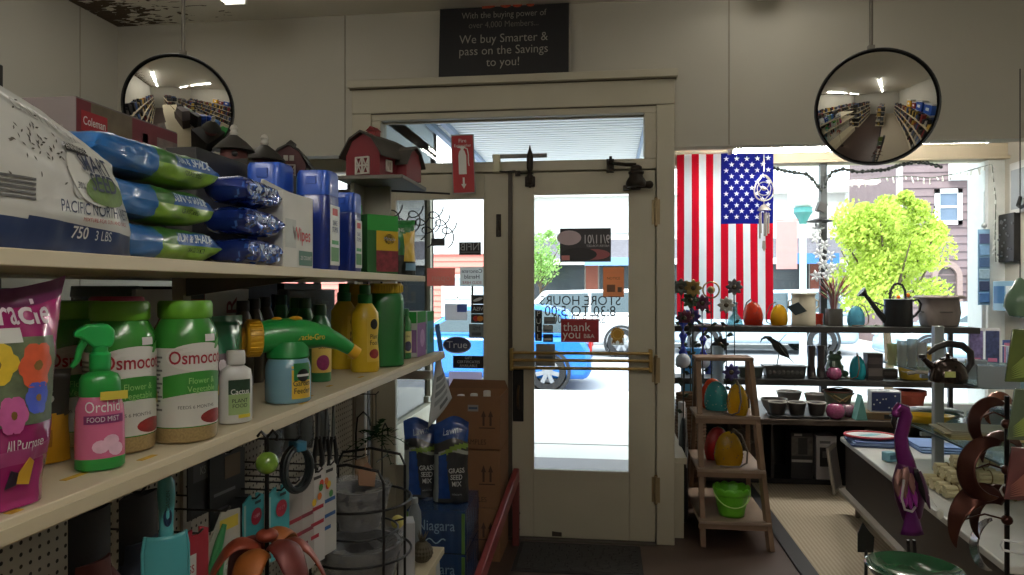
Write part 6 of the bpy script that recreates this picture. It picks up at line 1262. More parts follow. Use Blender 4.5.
for i, c in enumerate(pp):
    g = G()
    for k in range(6): a = k*PI/3+i; d = Vector((cos(a), 0, sin(a))); e = Vector((-sin(a), 0, cos(a))); g.add([c+Vector((0, -.002, 0)), c+d*.03+e*.014, c+d*.055, c+d*.03-e*.014], [(0, 1, 2, 3)])
    build('snowflake', g, wm2, t, solid=.003)
# ---- black window shelves and counter
blk = mat((34, 31, 30), .5, var=.15); brn = mat((66, 54, 46), .5, var=.2, sc=6)
t = thing('window_shelves', 'black two tier shelves standing in front of the display window', 'shelving', (0, 5.9, 0)); wsh = t
build('top_shelf', G().box(.50, 2.74, -.15, .15, 1.205, 1.25), blk, t, bevel=.003); build('middle_shelf', G().box(.50, 3.22, -.15, .15, .80, .845), blk, t, bevel=.003)
for x in (.53, 2.66): build('upright', G().box(x-.015, x+.015, .13, .16, .585, 1.205), mat((60, 58, 56), .4, .5), t)
build('upright', G().box(3.18, 3.21, .13, .16, .585, .80), mat((60, 58, 56), .4, .5), t)
t = thing('window_counter', 'dark counter with open base along the display window', 'counter', (0, 5.95, 0))
build('counter_top', G().box(.50, 3.27, -.42, .49, .54, .58), brn, t, bevel=.003); build('base_shelf', G().box(.50, 3.27, -.05, .49, .0135, .05), blk, t); build('back_panel', G().box(.50, 3.27, .44, .46, .05, .54), blk, t)
for x in (.52, 1.30, 2.0, 2.7): build('divider', G().box(x-.012, x+.012, -.02, .44, .05, .54), blk, t)
for x in (.56, 3.2): build('leg', G().box(x-.025, x+.025, -.40, -.35, .006, .54), blk, t)
# glass lanterns / art glass
def AG(v): return .42*(max(.0, 1-((v-.28)/.72)**2)**.5 if v > .28 else .84+.16*sin(v/.28*PI/2))

def artglass(name, label, loc, s, col, loop=True, speck=None, rz=0, group='speckled art glass lanterns'):
    t = thing(name, label, 'lantern', loc, rz, group); gm = artglassmat(col)
    g = G(); g.grid(lambda u, v: (lambda a, rr: Vector((rr*cos(a)*s, rr*.62*sin(a)*s, (.004+v)*s)))(2*PI*u, AG(v)), 28, 20); build('glass_body', g, gm, t, angle=80)
    g = G(); g.lathe([(.18*s, 0), (.18*s, .02*s), (.001, .025*s)], n=16); build('base_disc', g, mat((70, 60, 50), .5), t)
    if speck:
        r = random.Random(int(s*1000)); g = G()
        for k in range(34):
            a, v = r.uniform(0, 2*PI), r.uniform(.1, .85); rr = AG(v)*1.01; g.ball((rr*cos(a)*s, rr*.62*sin(a)*s, v*s), .016*s, 6)
        build('specks', g, mat(speck, .3), t); t.children[-1]['kind'] = 'stuff'
    if loop:
        g = G(); g.tube([(.05*s, -.05*s, .93*s), (.13*s, -.12*s, 1.1*s), (.34*s, -.2*s, .95*s), (.50*s, -.28*s, .5*s), (.46*s, -.34*s, .15*s), (.25*s, -.42*s, .05*s), (-.1*s, -.42*s, .04*s), (-.3*s, -.36*s, .04*s)], .028*s, 8); build('cord', g, mat((92, 84, 74), .6), t)
    return t
ZT, ZM, ZC = 1.2525, .8475, .5825
def on(px, Y, Z): p = onY(px, 300, Y); return (p.x, Y, Z)
artglass('glass_lantern', 'red and orange glass lantern with a dark cord on the top window shelf', on(753, 5.88, ZT), .185, (210, 70, 40), True, (120, 20, 20), 150)
artglass('glass_lantern', 'yellow glass lantern on the top window shelf beside the milk can', on(779, 5.88, ZT), .165, (232, 176, 30), True, None, 190)
artglass('glass_lantern', 'pale blue glass lantern on the top window shelf beside the grass vase', on(856, 5.86, ZT), .155, (110, 190, 214), True, (40, 60, 80), 0)
artglass('glass_lantern', 'turquoise glass lantern on the middle window shelf', on(857.5, 5.85, ZM), .18, (50, 190, 200), True, None, -72)
t = thing('milk_can', 'cream enamel can with a dark diamond tag on the top window shelf', 'can', on(803.5, 5.9, ZT)); cm_ = mat((186, 178, 158), .45, var=.08)
g = G(); g.lathe([(.088, 0), (.09, .006), (.088, .03), (.088, .20), (.082, .222), (.085, .232), (.094, .245), (.092, .25), (.08, .24), (.001, .232)], n=36); build('can_body', g, cm_, t)
for s in (-1, 1): g = G(); g.tube([(s*.088, 0, .20), (s*.112, 0, .19), (s*.112, 0, .15), (s*.09, 0, .13)], .006, 8); build('can_handle', g, cm_, t)
g = G(); g.prism([(-.075, .0), (0, .055), (.075, .0), (0, -.05)], -.003, .003); o_ = build('diamond_tag', g, mat((30, 40, 44), .5), t, loc=(-.075, -.10, .13), rot=(0, R(12), R(-8)))
g = G(); g.lathe([(.115, 0), (.12, .004), (.12, .008), (.001, .008)], n=30); 
t = thing('grass_vase', 'dark vase of dried pink and white grasses on the top window shelf', 'vase', on(834, 5.9, ZT))
g = G(); g.lathe([(.055, 0), (.058, .004), (.056, .12), (.058, .13), (.052, .13), (.05, .02), (.001, .02)], n=24, sq=6); build('vase_body', g, mat((86, 84, 82), .5), t)
r = random.Random(12)
for k in range(46):
    a, sp_ = r.uniform(0, 2*PI), r.uniform(.02, .15); L = r.uniform(.16, .30); g = G(); e = Vector((cos(a)*sp_, sin(a)*sp_*.6, .10+L)); m_ = Vector((cos(a)*sp_*.3, sin(a)*sp_*.2, .10+L*.6)); g.tube([(0, 0, .04), m_, m_+(e-m_)*.5, e], [.0015, .002, .0075 if k % 3 else .003, .001], 5); build('grass_stem', g, cloth(((170, 110, 110), (196, 190, 180), (120, 130, 100), (150, 90, 96))[k % 4], .3), t)
t = thing('red_cup', 'small red and blue glass cup behind the cream can', 'cup', on(818, 6.0, ZT)); g = G(); g.lathe([(.03, 0), (.035, .005), (.04, .09), (.036, .09), (.03, .01), (.001, .01)], n=20); build('cup_body', g, mat((206, 60, 44), .25), t)
t = thing('watering_can', 'black metal watering can on the top window shelf in front of the green tree', 'watering can', on(898, 5.88, ZT), 0); wk = mat((28, 28, 30), .35, .4, coat=.3)
g = G(); g.lathe([(.10, 0), (.103, .006), (.098, .19), (.102, .205), (.094, .208), (.001, .19)], n=36); build('can_body', g, wk, t)
g = G(); g.tube([(-.085, 0, .04), (-.14, 0, .10), (-.20, 0, .19), (-.235, 0, .235)], [.028, .022, .017, .015], 14); M = Matrix.Translation((-.24, 0, .242)) @ Matrix.Rotation(R(-52), 4, 'Y'); g.lathe([(.015, -.01), (.04, .03), (.042, .036), (.001, .038)], n=18, M=M); build('spout', g, wk, t)
g = G(); g.tube([(-.06, 0, .20), (-.055, 0, .27), (-.03, 0, .315), (.0, 0, .325), (.03, 0, .315), (.05, 0, .27), (.055, 0, .20)], .009, 8); build('top_handle', g, wk, t)
g = G(); g.tube([(.098, 0, .19), (.14, 0, .205), (.165, 0, .17), (.155, 0, .12), (.125, 0, .085), (.098, 0, .06)], .009, 8); build('side_handle', g, wk, t); g = G(); g.tube([(-.09, 0, .15), (-.19, 0, .19)], .005, 6); build('spout_brace', g, wk, t)
t = thing('grey_planter', 'grey crackled planter with a folded rim on the top window shelf end', 'planter', on(939, 5.9, ZT)); pm_ = mat((112, 102, 98), .55, var=.3, sc=12)
g = G(); g.lathe([(.10, 0), (.11, .006), (.125, .10), (.115, .20), (.12, .225), (.14, .235), (.155, .222), (.15, .21), (.13, .225), (.105, .215), (.10, .08), (.001, .06)], n=30, sq=5); build('planter_body', g, pm_, t)
g = G(); g.ring((.0, -.0, .11), .128, .006, 30, 6); build('wire_band', g, mat((70, 64, 60), .5), t)
t = thing('orange_pot', 'small pot of orange blooms behind the watering can', 'plant pot', on(905, 6.015, ZT)); g = G(); g.lathe([(.028, 0), (.032, .12), (.026, .12), (.001, .1)], n=20); build('pot', g, BK, t); r = random.Random(1)
for k in range(9): g = G(); g.ball((r.uniform(-.05, .05), r.uniform(-.01, .04), r.uniform(.15, .24)), .016, 8); build('bloom', g, cloth((220, 120, 50), .3), t)
g = G(); r = random.Random(31)
for k in range(150):
    x = r.uniform(.56, 2.6); 
    if any(abs(x-onY(px, 300, 5.8).x) < w_ for px, w_ in ((735, .1), (753, .13), (781, .1), (803, .12), (834, .08), (856, .1), (898, .14), (870, .05), (939, .17))): continue
    y = r.uniform(5.79, 5.86); s = r.uniform(.007, .014); g.ball((x, y, ZT+s*.6), s, 7, sz=.6)
o_ = build('pebbles', g, mat((150, 146, 144), .6, var=.6, sc=30)); tag(o_, 'scattered grey and white pebbles along the top window shelf', 'pebbles', None, 'stuff')
# middle shelf things
def pairofboots():
    t = thing('boot_vase', 'pair of dark glazed boots joined as a vase on the middle window shelf', 'vase', on(816, 5.88, ZM)); bm_ = mat((54, 44, 46), .3, coat=.4)
    for s in (-1, 1):
        g = G(); g.grid(lambda u, v, s=s: (lambda a, k: Vector((s*.036+k[0]*cos(a)+0, k[1]*sin(a)+k[2], k[3])))(2*PI*u, (lambda q: (.030-.004*sin(q*PI)+.004*(q < .3), .034+.022*max(0, 1-q*5), -.018*max(0, 1-q*5), .245*q))(v)), 20, 24)
        g.lathe([(.03, .243), (.033, .245), (.033, .25), (.022, .25), (.02, .2), (.001, .2)], (s*.036, 0, 0), 20); build('boot', g, bm_, t); build('boot_sole', G().box(s*.036-.033, s*.036+.033, -.078, .036, 0, .012), mat((38, 30, 32), .5), t, bevel=.006)
pairofboots()
t = thing('frog_ornament', 'seated green frog ornament on the middle window shelf', 'ornament', on(834, 5.97, ZM)); fm = mat((52, 78, 56), .35, coat=.4, var=.25, sc=20)
g = G(); g.lathe([(.05, 0), (.07, .02), (.068, .07), (.05, .12), (.048, .135)], n=24); build('body', g, fm, t); g = G(); g.ball((0, -.012, .155), .056, 20, sz=.62); build('head', g, fm, t)
for s in (-1, 1):
    g = G(); g.ball((s*.03, -.02, .19), .018, 12); build('eye', g, fm, t); g = G(); g.ball((s*.066, -.03, .03), .034, 14, sy=1.3, sz=.8); build('leg', g, fm, t); g = G(); g.tube([(s*.045, -.045, .09), (s*.04, -.07, .05), (s*.03, -.075, .01)], [.014, .011, .014], 8); build('arm', g, fm, t)
def knobball(label, loc, s=1., col=(150, 70, 110)):
    t = thing('ball_candle_holder', label, 'candle holder', loc, 0, 'speckled pink glass ball holders'); g = G(); g.lathe([(.03*s, 0), (.055*s, .02*s), (.062*s, .05*s), (.052*s, .085*s), (.034*s, .10*s), (.03*s, .10*s), (.045*s, .05*s), (.001, .02*s)], n=26); build('glass_ball', g, mat(col, .25, var=.7, sc=90, coat=.5), t)
knobball('pink glass ball holder on the middle shelf in front of the frog', on(834, 5.80, ZM), .9); knobball('larger pink glass ball holder on the counter beside the patterned pot', on(835.5, 5.60, ZC), 1.1, (140, 60, 100)); knobball('pink glass ball holder on the counter half hidden behind its larger twin', on(848, 5.70, ZC), .9, (130, 90, 110))
t = thing('dark_tray', 'long dark embossed planter tray on the middle window shelf', 'tray', on(784, 5.88, ZM)); g = G(); g.prism([(-.14, 0), (.14, 0), (.155, .09), (-.155, .09)], -.06, .06); build('tray_body', g, mat((58, 58, 58), .45, .3), t, bevel=.004); build('tray_rim', G().box(-.163, .163, -.07, .07, .085, .095), mat((66, 66, 66), .45, .3), t); g = G(); r = random.Random(2)
for k in range(8): g.ball((-.12+.034*k, -.062, .045), .016, 8, sy=.4)
build('embossing', g, mat((90, 90, 88), .45, .4), t)
t = thing('dark_tray', 'dark green shallow tray on the middle shelf behind the ladder top', 'tray', on(750, 5.9, ZM)); g = G(); g.prism([(-.08, 0), (.08, 0), (.095, .075), (-.095, .075)], -.05, .05); build('tray_body', g, mat((50, 62, 56), .45), t, bevel=.004); build('tray_rim', G().box(-.1, .1, -.055, .055, .07, .08), mat((60, 72, 66), .45), t)
def metalbird():
    t = thing('metal_bird', 'dark metal bird with a curved bill perched on a wire above the tray', 'ornament', on(777, 5.86, ZM+.097)); c = Vector((0, 0, 0)); m_ = mat((46, 48, 46), .4, .6)
    g = G(); g.tube([(.09, 0, .06), (.05, 0, .10), (.0, 0, .15), (-.03, 0, .185), (-.05, 0, .20)], [.006, .034, .036, .02, .016], 14); build('body', g, m_, t); g = G(); g.ball((-.055, 0, .205), .02, 14); g.tube([(-.06, 0, .212), (-.09, 0, .215), (-.115, 0, .20), (-.125, 0, .175)], [.014, .011, .007, .002], 10); build('head_and_bill', g, m_, t)
    g = G(); g.add([Vector((.07, -.02, .08)), Vector((.01, -.036, .16)), Vector((.03, -.04, .12)), Vector((.12, -.03, .02))], [(0, 1, 2), (0, 2, 3)]); g.add([Vector((.06, .02, .08)), Vector((.0, .036, .16)), Vector((.03, .04, .12)), Vector((.12, .02, .03))], [(0, 1, 2), (0, 2, 3)]); build('wing', g, mat((150, 156, 154), .4, .4), t, solid=.004)
    g = G(); g.tube([(.02, 0, .11), (.01, 0, .06), (.0, 0, .004)], .004, 6); g.tube([(.01, 0, .17), (.05, 0, .22), (.07, 0, .24)], .003, 6); g.lathe([(.03, 0), (.03, .004), (.001, .005)], n=14); build('wire_perch', g, m_, t)
metalbird()
t = carton('dark_box', 'black printed box on the middle window shelf beside the turquoise lantern', on(873, 5.84, ZM), .11, .10, .20, 0, col=(44, 38, 38)); rect(t, ff(.10), -.05, .05, .03, .09, (84, 76, 72)); rect(t, ff(.10), -.05, .05, .12, .17, mat((70, 60, 58), .5, var=.6, sc=60))
# flower stakes clustered at the left end
def flowerstake(px, py, Y, label, kind, col):
    c = onY(px, py, Y); zb = .0085 if Y < 5.52 else ZC; t = thing('flower_stake', label, 'garden stake', (c.x, Y, zb), 0, 'metal flower stakes beside the door frame'); H_ = c.z-zb
    g = G(); g.tube([(0, 0, 0), (.004, 0, H_*.5), (0, 0, H_)], .004, 6); g.lathe([(.022, 0), (.022, .006), (.001, .008)], n=14); build('stem', g, mat((40, 44, 40), .5, .4), t)
    if kind == 'flower':
        for k in range(8): a = k*PI/4; g = G(); g.grid(lambda u, v, a=a: (lambda rr, w_: Vector((rr*cos(a)-w_*sin(a), -.012-.02*v*(1-v), H_+rr*sin(a)+w_*cos(a))))(.015+.05*v, (2*u-1)*.018*sin(PI*(.15+.8*v))), 4, 5); build('petal', g, mat(col, .4, .4, var=.3, sc=40), t, solid=.002)
        g = G(); g.ball((0, -.016, H_), .018, 12, sy=.5); build('flower_eye', g, mat((60, 50, 36), .5), t)
    elif kind == 'ring':
        g = G(); g.tube([(.06*cos(a), 0, H_+.06*sin(a)) for a in [2*PI*k/24 for k in range(24)]], .006, 6, closed=True); build('ring', g, mat(col, .4, .5), t); g = G(); g.ball((0, 0, H_), .03, 14); build('glass_centre', g, mat((150, 120, 70), .2, coat=.6), t)
    elif kind == 'twist':
        g = G(); g.grid(lambda u, v: (lambda a, w_: Vector((w_*cos(a+v*9), w_*sin(a+v*9)*.5, H_-.02+.22*v)))(2*PI*u, .028*(.6+.4*sin(v*14))*(1+.25*cos(4*PI*u))), 24, 30); build('glass_twist', g, mat(col, .12, coat=.8, var=.4, sc=40), t, angle=80); g = G(); g.ball((0, 0, H_-.06), .052, 20); build('glass_orb', g, mat((196, 206, 226), .15, coat=.8, var=.15), t)
    for k in range(3):
        z = H_*(.62+.1*k); s = 1 if k % 2 else -1; g = G(); g.add([Vector((0, 0, z)), Vector((s*.02, -.01, z+.025)), Vector((s*.045, -.004, z+.02)), Vector((s*.024, .006, z-.008))], [(0, 1, 2, 3)]); build('leaf', g, mat((52, 66, 54), .45, .3), t, solid=.002)
for a in ((681, 287, 5.46, 'metal stake with a small dark flower closest to the door frame', 'flower', (90, 96, 90)), (693, 288, 5.43, 'metal stake with a wide bronze flower', 'flower', (150, 126, 70)), (711, 290, 5.60, 'metal stake with an orange glass ring', 'ring', (150, 110, 60)), (734, 287, 5.69, 'tall metal stake with a grey flower beside the glass bottle', 'flower', (90, 90, 96)), (684, 318, 5.505, 'metal stake with a maroon flower low among the stakes', 'flower', (90, 40, 60)), (692, 316, 5.575, 'metal stake with a purple flower low among the stakes', 'flower', (70, 60, 130)), (683, 352, 5.10, 'glass stake with a blue twist above a white orb, beside the door frame', 'twist', (50, 70, 190)), (703, 354, 5.64, 'glass stake with a blue twist above a white orb, beside the ladder top', 'twist', (54, 60, 170)), (690, 300, 5.515, 'metal stake with a dark green flower behind the maroon one', 'flower', (60, 84, 66)), (702, 303, 5.55, 'metal stake with a plum flower between the bronze flower and the orange ring', 'flower', (100, 56, 84)), (726, 305, 5.60, 'short metal stake with a white flower beside the glass bottle', 'flower', (180, 180, 176)), (731, 372, 5.54, 'low metal stake with an indigo flower behind the ladder top', 'flower', (70, 66, 120)), (720, 344, 5.73, 'metal stake with a small black flower beside the ladder top', 'flower', (40, 40, 44))): flowerstake(*a)
t = thing('glass_bottle', 'clear teal glass bottle with a wide foot on the top window shelf', 'bottle', on(735, 5.85, ZT)); g = G(); g.lathe([(.058, 0), (.06, .01), (.05, .05), (.02, .09), (.016, .16), (.022, .175), (.018, .18)], n=24, cap=False); build('glass', g, film((110, 180, 190), .35, .08, 0), t)
t = thing('glass_vase', 'tall clear glass cylinder vase behind the ladder top', 'vase', (onY(718, 350, 5.66).x, 5.66, ZC)); g = G(); g.lathe([(.04, 0), (.045, .5), (.05, .52)], n=20, cap=False); build('glass', g, film((190, 206, 214), .35, .06, 0), t)
t = carton('blue_panel_box', 'tall sky blue box standing behind the glass stakes', (onY(691, 380, 6.22).x, 6.22, ZC), .16, .06, .46, 0, col=(60, 140, 206)); rect(t, ff(.06), -.07, .07, .05, .2, (110, 180, 220))
t = carton('blue_panel_box', 'navy box standing on the counter behind the flower stakes', (onY(714, 380, 6.20).x, 6.20, ZC), .14, .06, .40, 0, col=(34, 60, 140)); rect(t, ff(.06), -.05, .05, .1, .3, (60, 90, 170))
t = thing('wicker_panel', 'brown wicker basket standing behind the ladder beside the door frame', 'basket', (.60, 5.335, .0075)); g = G()
for i in range(34):
    z = .02+i*.028; g.ring((0, 0, z), .115+.012*sin(i*.09), .015, 22, 6)
build('wicker', g, mat((92, 66, 44), .8, var=.3, sc=40), t); t.children[0].scale = (.8, .55, .82); build('basket_base', G().lathe([(.09, 0), (.09, .02), (.001, .02)], n=18, sx=.8, sy=.55), mat((80, 58, 40), .8), t)
# ---- counter goods
def bowl(label, px, Y, r_, h, col, rim=None, name='bowl', n=30, group='bowls on the counter', cat='bowl'):
    t = thing(name, label, cat, on(px, Y, ZC), 0, group); g = G(); g.lathe([(r_*.5, 0), (r_*.55, .006), (r_*.85, h*.5), (r_, h), (r_*.95, h), (r_*.78, h*.5), (.001, .02)], n=n); build('bowl_body', g, mat(col, .4, var=.1), t)
    g = G(); g.ring((0, 0, h), r_*.975, .006, 30, 6); build('rim', g, mat(rim or (206, 200, 192), .4), t); return t
bowl('grey bowl at the end of the counter nearest the ladder', 774, 5.84, .10, .10, (150, 144, 138)); bowl('white rimmed grey bowl on the counter behind the dark tray', 789, 6.22, .10, .11, (170, 166, 160)); bowl('pale bowl on the counter behind the tray and beside the patterned pot', 816, 6.16, .09, .10, (176, 170, 164))
t = thing('pot_tray', 'black carrier holding three small dark pots with pale rims', 'tray', on(797, 5.62, ZC)); build('carrier', G().box(-.21, .21, -.07, .07, 0, .02), BK, t, bevel=.004)
for k in range(3):
    g = G(); x = -.14+.14*k; g.lathe([(.045, .021), (.05, .025), (.064, .10), (.066, .11), (.058, .11), (.001, .09)], (x, 0, 0), 22); p_ = build('small_pot', g, mat((48, 44, 44), .4), t); g = G(); g.ring((x, 0, .112), .063, .005, 24, 6); build('pale_rim', g, mat((190, 186, 180), .4), p_)
t = bowl('green and brown patterned pot with wire bail on the counter', 838, 5.86, .105, .17, (84, 92, 76), (110, 60, 50), 'patterned_pot', group=None, cat='pot'); g = G()
for s in (-1, 1): g.tube([(-.1*s, -.05, .16), (-.02*s, -.105, .10), (.06*s, -.1, .15)], .006, 6)
g.tube([(-.11, 0, .17), (-.08, 0, .185), (0, 0, .197), (.08, 0, .185), (.11, 0, .17)], .005, 6); build('wire_bail', g, mat((130, 110, 70), .5), t)
t = thing('teal_paper_bag', 'small pale teal tent shaped sign beside the patterned pot', 'sign', on(858, 5.60, ZC)); g = G(); g.prism([(-.03, 0), (.05, 0), (.012, .18)], -.05, .05); build('folded_card', g, mat((110, 170, 164), .5), t)
t = carton('star_box', 'white box with a navy star patterned front on the counter', on(884, 5.65, ZC+.054), .20, .13, .155, -8, col=(196, 200, 206)); F = ff(.13); rect(t, F, -.095, .095, .01, .145, (34, 48, 96)); r = random.Random(3)
for k in range(9): build('star_print', disc(lambda a, b_: F(a, b_)+Vector((0, -.001, 0)), -.08+.02*k, r.uniform(.03, .14), .006, .006, 6, 1), WT, t)
t = carton('brown_flat_box', 'flat brown box on the counter under the star box', on(886, 5.66, ZC), .30, .17, .052, -8, col=(120, 96, 66)); rect(t, ff(.17), -.03, .03, .01, .04, (30, 30, 30))
# under counter boxes
t = carton('coffee_maker_box', 'black coffee maker box with printed scene under the counter', on(799, 6.0, .0525), .165, .18, .36, 0, col=(36, 34, 36)); F = ff(.18); rect(t, F, -.078, .078, .18, .33, mat((92, 86, 82), .5, var=.9, sc=30)); rect(t, lambda a, b_: F(a, b_)+Vector((0, -.001, 0)), -.03, .04, .19, .32, (30, 28, 28), 'jug_print'); rect(t, F, -.078, .078, .13, .15, (190, 186, 180)); rect(t, F, -.06, .0, .335, .352, (180, 170, 160))
t = carton('white_appliance_box', 'white appliance box with a black machine printed on it under the counter', on(823, 6.0, .0525), .15, .18, .34, 0, col=(190, 186, 186)); F = ff(.18); rect(t, F, -.05, .05, .10, .25, (40, 38, 40)); rect(t, lambda a, b_: F(a, b_)+Vector((0, -.001, 0)), -.03, .03, .17, .22, (110, 106, 106)); rect(t, F, -.05, .03, .28, .30, (90, 86, 86))
t = thing('leaning_frame', 'pale framed panel leaning against the bench end', 'panel', on(839, 5.72, .02), 0, rot=(R(-8), 0, R(62))); build('frame', G().box(-.13, .13, 0, .02, 0, .34), mat((170, 164, 156), .5), t, bevel=.004); build('inner_panel', G().box(-.10, .10, -.003, 0, .03, .31), mat((120, 116, 120), .5), t)
t = thing('wire_rings', 'rack of dark metal rings under the counter', 'rack', (1.12, 6.05, .0525)); g = G()
for i, (x, z, rr) in enumerate(((-.07, .07, .06), (.05, .07, .06), (-.06, .18, .055), (.06, .19, .06), (-.05, .29, .06), (.06, .31, .055), (0, .40, .05))): g.ring((x, -.02*(i % 2), z), rr, .005, 24, 6, M=Matrix.Rotation(R(90), 4, 'X'))
g.cyl((-.13, 0, 0), (-.13, 0, .44), .006); g.cyl((.13, 0, 0), (.13, 0, .44), .006); g.cyl((-.13, 0, .44), (.13, 0, .44), .006); g.cyl((-.13, 0, .006), (.13, 0, .006), .006); build('ring_rack', g, mat((110, 104, 96), .4, .6), t); build('back_board', G().box(-.14, .14, .02, .03, 0, .46), mat((88, 76, 66), .6), t)
# ---- ladder display stand
t = thing('ladder_stand', 'weathered wooden ladder display stand beside the door frame', 'display stand', (.76, 4.85, 0)); wd = mat((116, 92, 72), .65, var=.3, sc=9, bump=.1); o = Vector((.76, 4.85, 0))
FT = [Vector((.572, 4.43, 0)), Vector((.955, 4.40, 0))]; TT = [Vector((.575, 4.68, 1.085)), Vector((.885, 4.66, 1.085))]; BT = [Vector((.585, 5.22, 0)), Vector((.98, 5.2, 0))]
def beamg(a, b_, w_, d_):
    g = G(); dv = b_-a; M = Matrix.Translation(a-o) @ dv.to_track_quat('Z', 'Y').to_matrix().to_4x4(); g.box(-w_/2, w_/2, -d_/2, d_/2, 0, dv.length, 0, M); return g
for k in (0, 1):
    build('front_leg', beamg(FT[k], TT[k], .032, .045), wd, t, bevel=.003); build('rear_leg', beamg(BT[k], TT[k]+Vector((0, .08, 0)), .028, .04), wd, t, bevel=.003)
build('top_cap', G().box(-.205, .145, -.22, -.02, 1.09, 1.112), wd, t, bevel=.004)
LS = []
for z in (.765, .455, .165):
    f_ = z/1.085; yf = 4.42+.25*f_; yb = 5.20-.46*f_; x0 = .545; x1 = .965-.055*f_
    build('shelf', G().box(x0-.76, x1-.76, yf-4.85-.06, yb-4.85+.0, z-.018, z), mat((132, 112, 96), .6, var=.25, sc=7), t, bevel=.003); LS.append((z+.0025, yf, yb))
    g = G(); g.box(x0-.76, x1-.76, yf-4.85-.045, yf-4.85-.03, z-.05, z-.019); build('cross_bar', g, wd, t)
z, yf, yb = LS[0]
artglass('glass_lantern', 'orange glass lantern at the back of the top ladder shelf', (.685, yf+.25, z), .19, (226, 84, 44), False, None, 200)
artglass('glass_lantern', 'teal glass lantern on the top ladder shelf between the orange and yellow ones', (.695, yf+.14, z), .185, (70, 160, 160), False, (200, 210, 206), 160)
artglass('glass_lantern', 'yellow speckled glass lantern on the front of the top ladder shelf', (.80, yf+.0, z), .19, (222, 176, 30), True, (90, 60, 20), -60)
z, yf, yb = LS[1]
artglass('glass_lantern', 'red glass lantern at the back of the second ladder shelf', (.70, yf+.21, z), .205, (190, 40, 44), False, None, 200)
artglass('glass_lantern', 'yellow speckled glass lantern with a coiled cord on the second ladder shelf', (.745, yf+.06, z), .205, (206, 160, 30), True, (90, 60, 20), 0)
z, yf, yb = LS[2]
t = thing('green_bucket', 'lime green bucket with a scalloped rim on the lowest ladder shelf', 'bucket', (.755, yf+.08, z)); gm2 = mat((96, 176, 40), .4, var=.06)
g = G(); g.grid(lambda u, v: (lambda a, rr: Vector((rr*cos(a), rr*sin(a), v*(.165+.012*abs(sin(a*6))))))(2*PI*u, .072+.036*v), 72, 8); g.lathe([(.072, 0), (.001, .002)], n=72); build('bucket_body', g, gm2, t, solid=.003); g = G(); g.grid(lambda u, v: (lambda a: Vector(((.105+.004*v)*cos(a), (.105+.004*v)*sin(a), .13+v*(.03+.014*abs(sin(a*6))))))(2*PI*u), 72, 3); build('scalloped_rim', g, gm2, t, solid=.004); g = G(); g.tube([(.108*cos(a), -.05-.075*sin(-a) if False else -.112*sin(a)*1.0, .155-.085*sin(a)) for a in [PI*k/16 for k in range(17)]], .004, 6); build('bail', g, mat((160, 200, 110), .4), t)
t = thing('white_paper_roll', 'tall white paper roll standing between the ladder and the door frame', 'paper', (.522, 5.16, .0085)); g = G(); g.lathe([(.024, 0), (.025, .01), (.025, .74), (.018, .745), (.012, .70), (.001, .70)], n=18); build('roll', g, mat((206, 206, 210), .6), t)
t = thing('black_bag', 'black bag slumped on the floor between the ladder and the door frame', 'bag', (.512, 4.95, .0025)); g = G(); g.lathe([(.07, 0), (.085, .05), (.085, .5), (.06, .62), (.03, .67), (.001, .68)], n=20, sx=.36); build('bag_body', g, mat((22, 22, 24), .6), t)
t = thing('power_cable', 'loose cable hanging behind the ladder', 'cable', (.505, 4.72, .5)); build('cord', G().tube([(0, 0, .28), (.005, .02, .1), (.0, .05, -.05), (.012, .08, -.12), (.02, .12, -.05), (.02, .14, .0)], .004, 6), mat((150, 150, 150), .5), t)
# ---------------------------------------------------------------- low display bench with glass shelves
BA = R(3.4); t = thing('display_bench', 'low dark display bench with a white top beside the carpet aisle', 'bench', (1.585, 5.20, .008)); t.rotation_euler = (0, 0, -BA); bench = t
dkb = mat((58, 50, 46), .5, var=.15, sc=5)
build('bench_top', G().box(0, .95, -2.35, 0, .49, .522), mat((196, 196, 192), .35), t, bevel=.006)
build('side_panel', G().box(.03, .05, -2.3, -.02, .17, .489), dkb, t); build('end_panel', G().box(.05, .92, -.05, -.03, .17, .489), dkb, t)
build('base_rail', G().box(-.01, .055, -2.33, 0, .145, .17).box(.055, .92, -.055, .0, .145, .17), mat((150, 144, 134), .5), t, bevel=.003)
for x, y in ((.09, -.09), (.09, -2.25), (.86, -.09), (.86, -2.25)): g = G(); g.lathe([(.013, 0), (.017, .01), (.019, .144)], (x, y, 0), 14); build('leg', g, mat((120, 112, 100), .4, .6), t)
ca, sa_ = cos(-BA), sin(-BA)
def bn(px, py, z=.5325): # a spot on the bench top
    p = onZ(px, py, z); return (p.x, p.y, z)
t = thing('glass_shelves', 'steel post display with two glass shelves on the low bench', 'shelving', (1.815, 4.27, .533)); steel = mat((170, 176, 178), .35, .35); o = t.location.copy()
glsm = film((150, 176, 176), .42, .05, 0)
for z, x0, x1, y0, y1 in ((1.09, 1.70, 2.55, 3.55, 4.75), (.77, 1.72, 2.55, 3.45, 4.70)):
    b_ = build('glass_shelf', G().box(x0-o.x, x1-o.x, y0-o.y, y1-o.y, z-o.z-.008, z-o.z), glsm, t, bevel=.002); build('edge_strip', G().box(x0-o.x, x0-o.x+.004, y0-o.y, y1-o.y, z-o.z-.009, z-o.z+.001), mat((96, 116, 118), .3), b_)
for x, y in ((1.815, 4.27), (2.45, 4.27)): build('post', G().box(x-o.x-.025, x-o.x+.025, y-o.y-.02, y-o.y+.02, 0, .80), steel, t, bevel=.003)
for z in (1.075, .755): build('shelf_arm', G().box(-.09, .70, -.012, .012, z-o.z-.03, z-o.z-.009), steel, t)
Z1, Z2, ZB = 1.0925, .7725, .5335
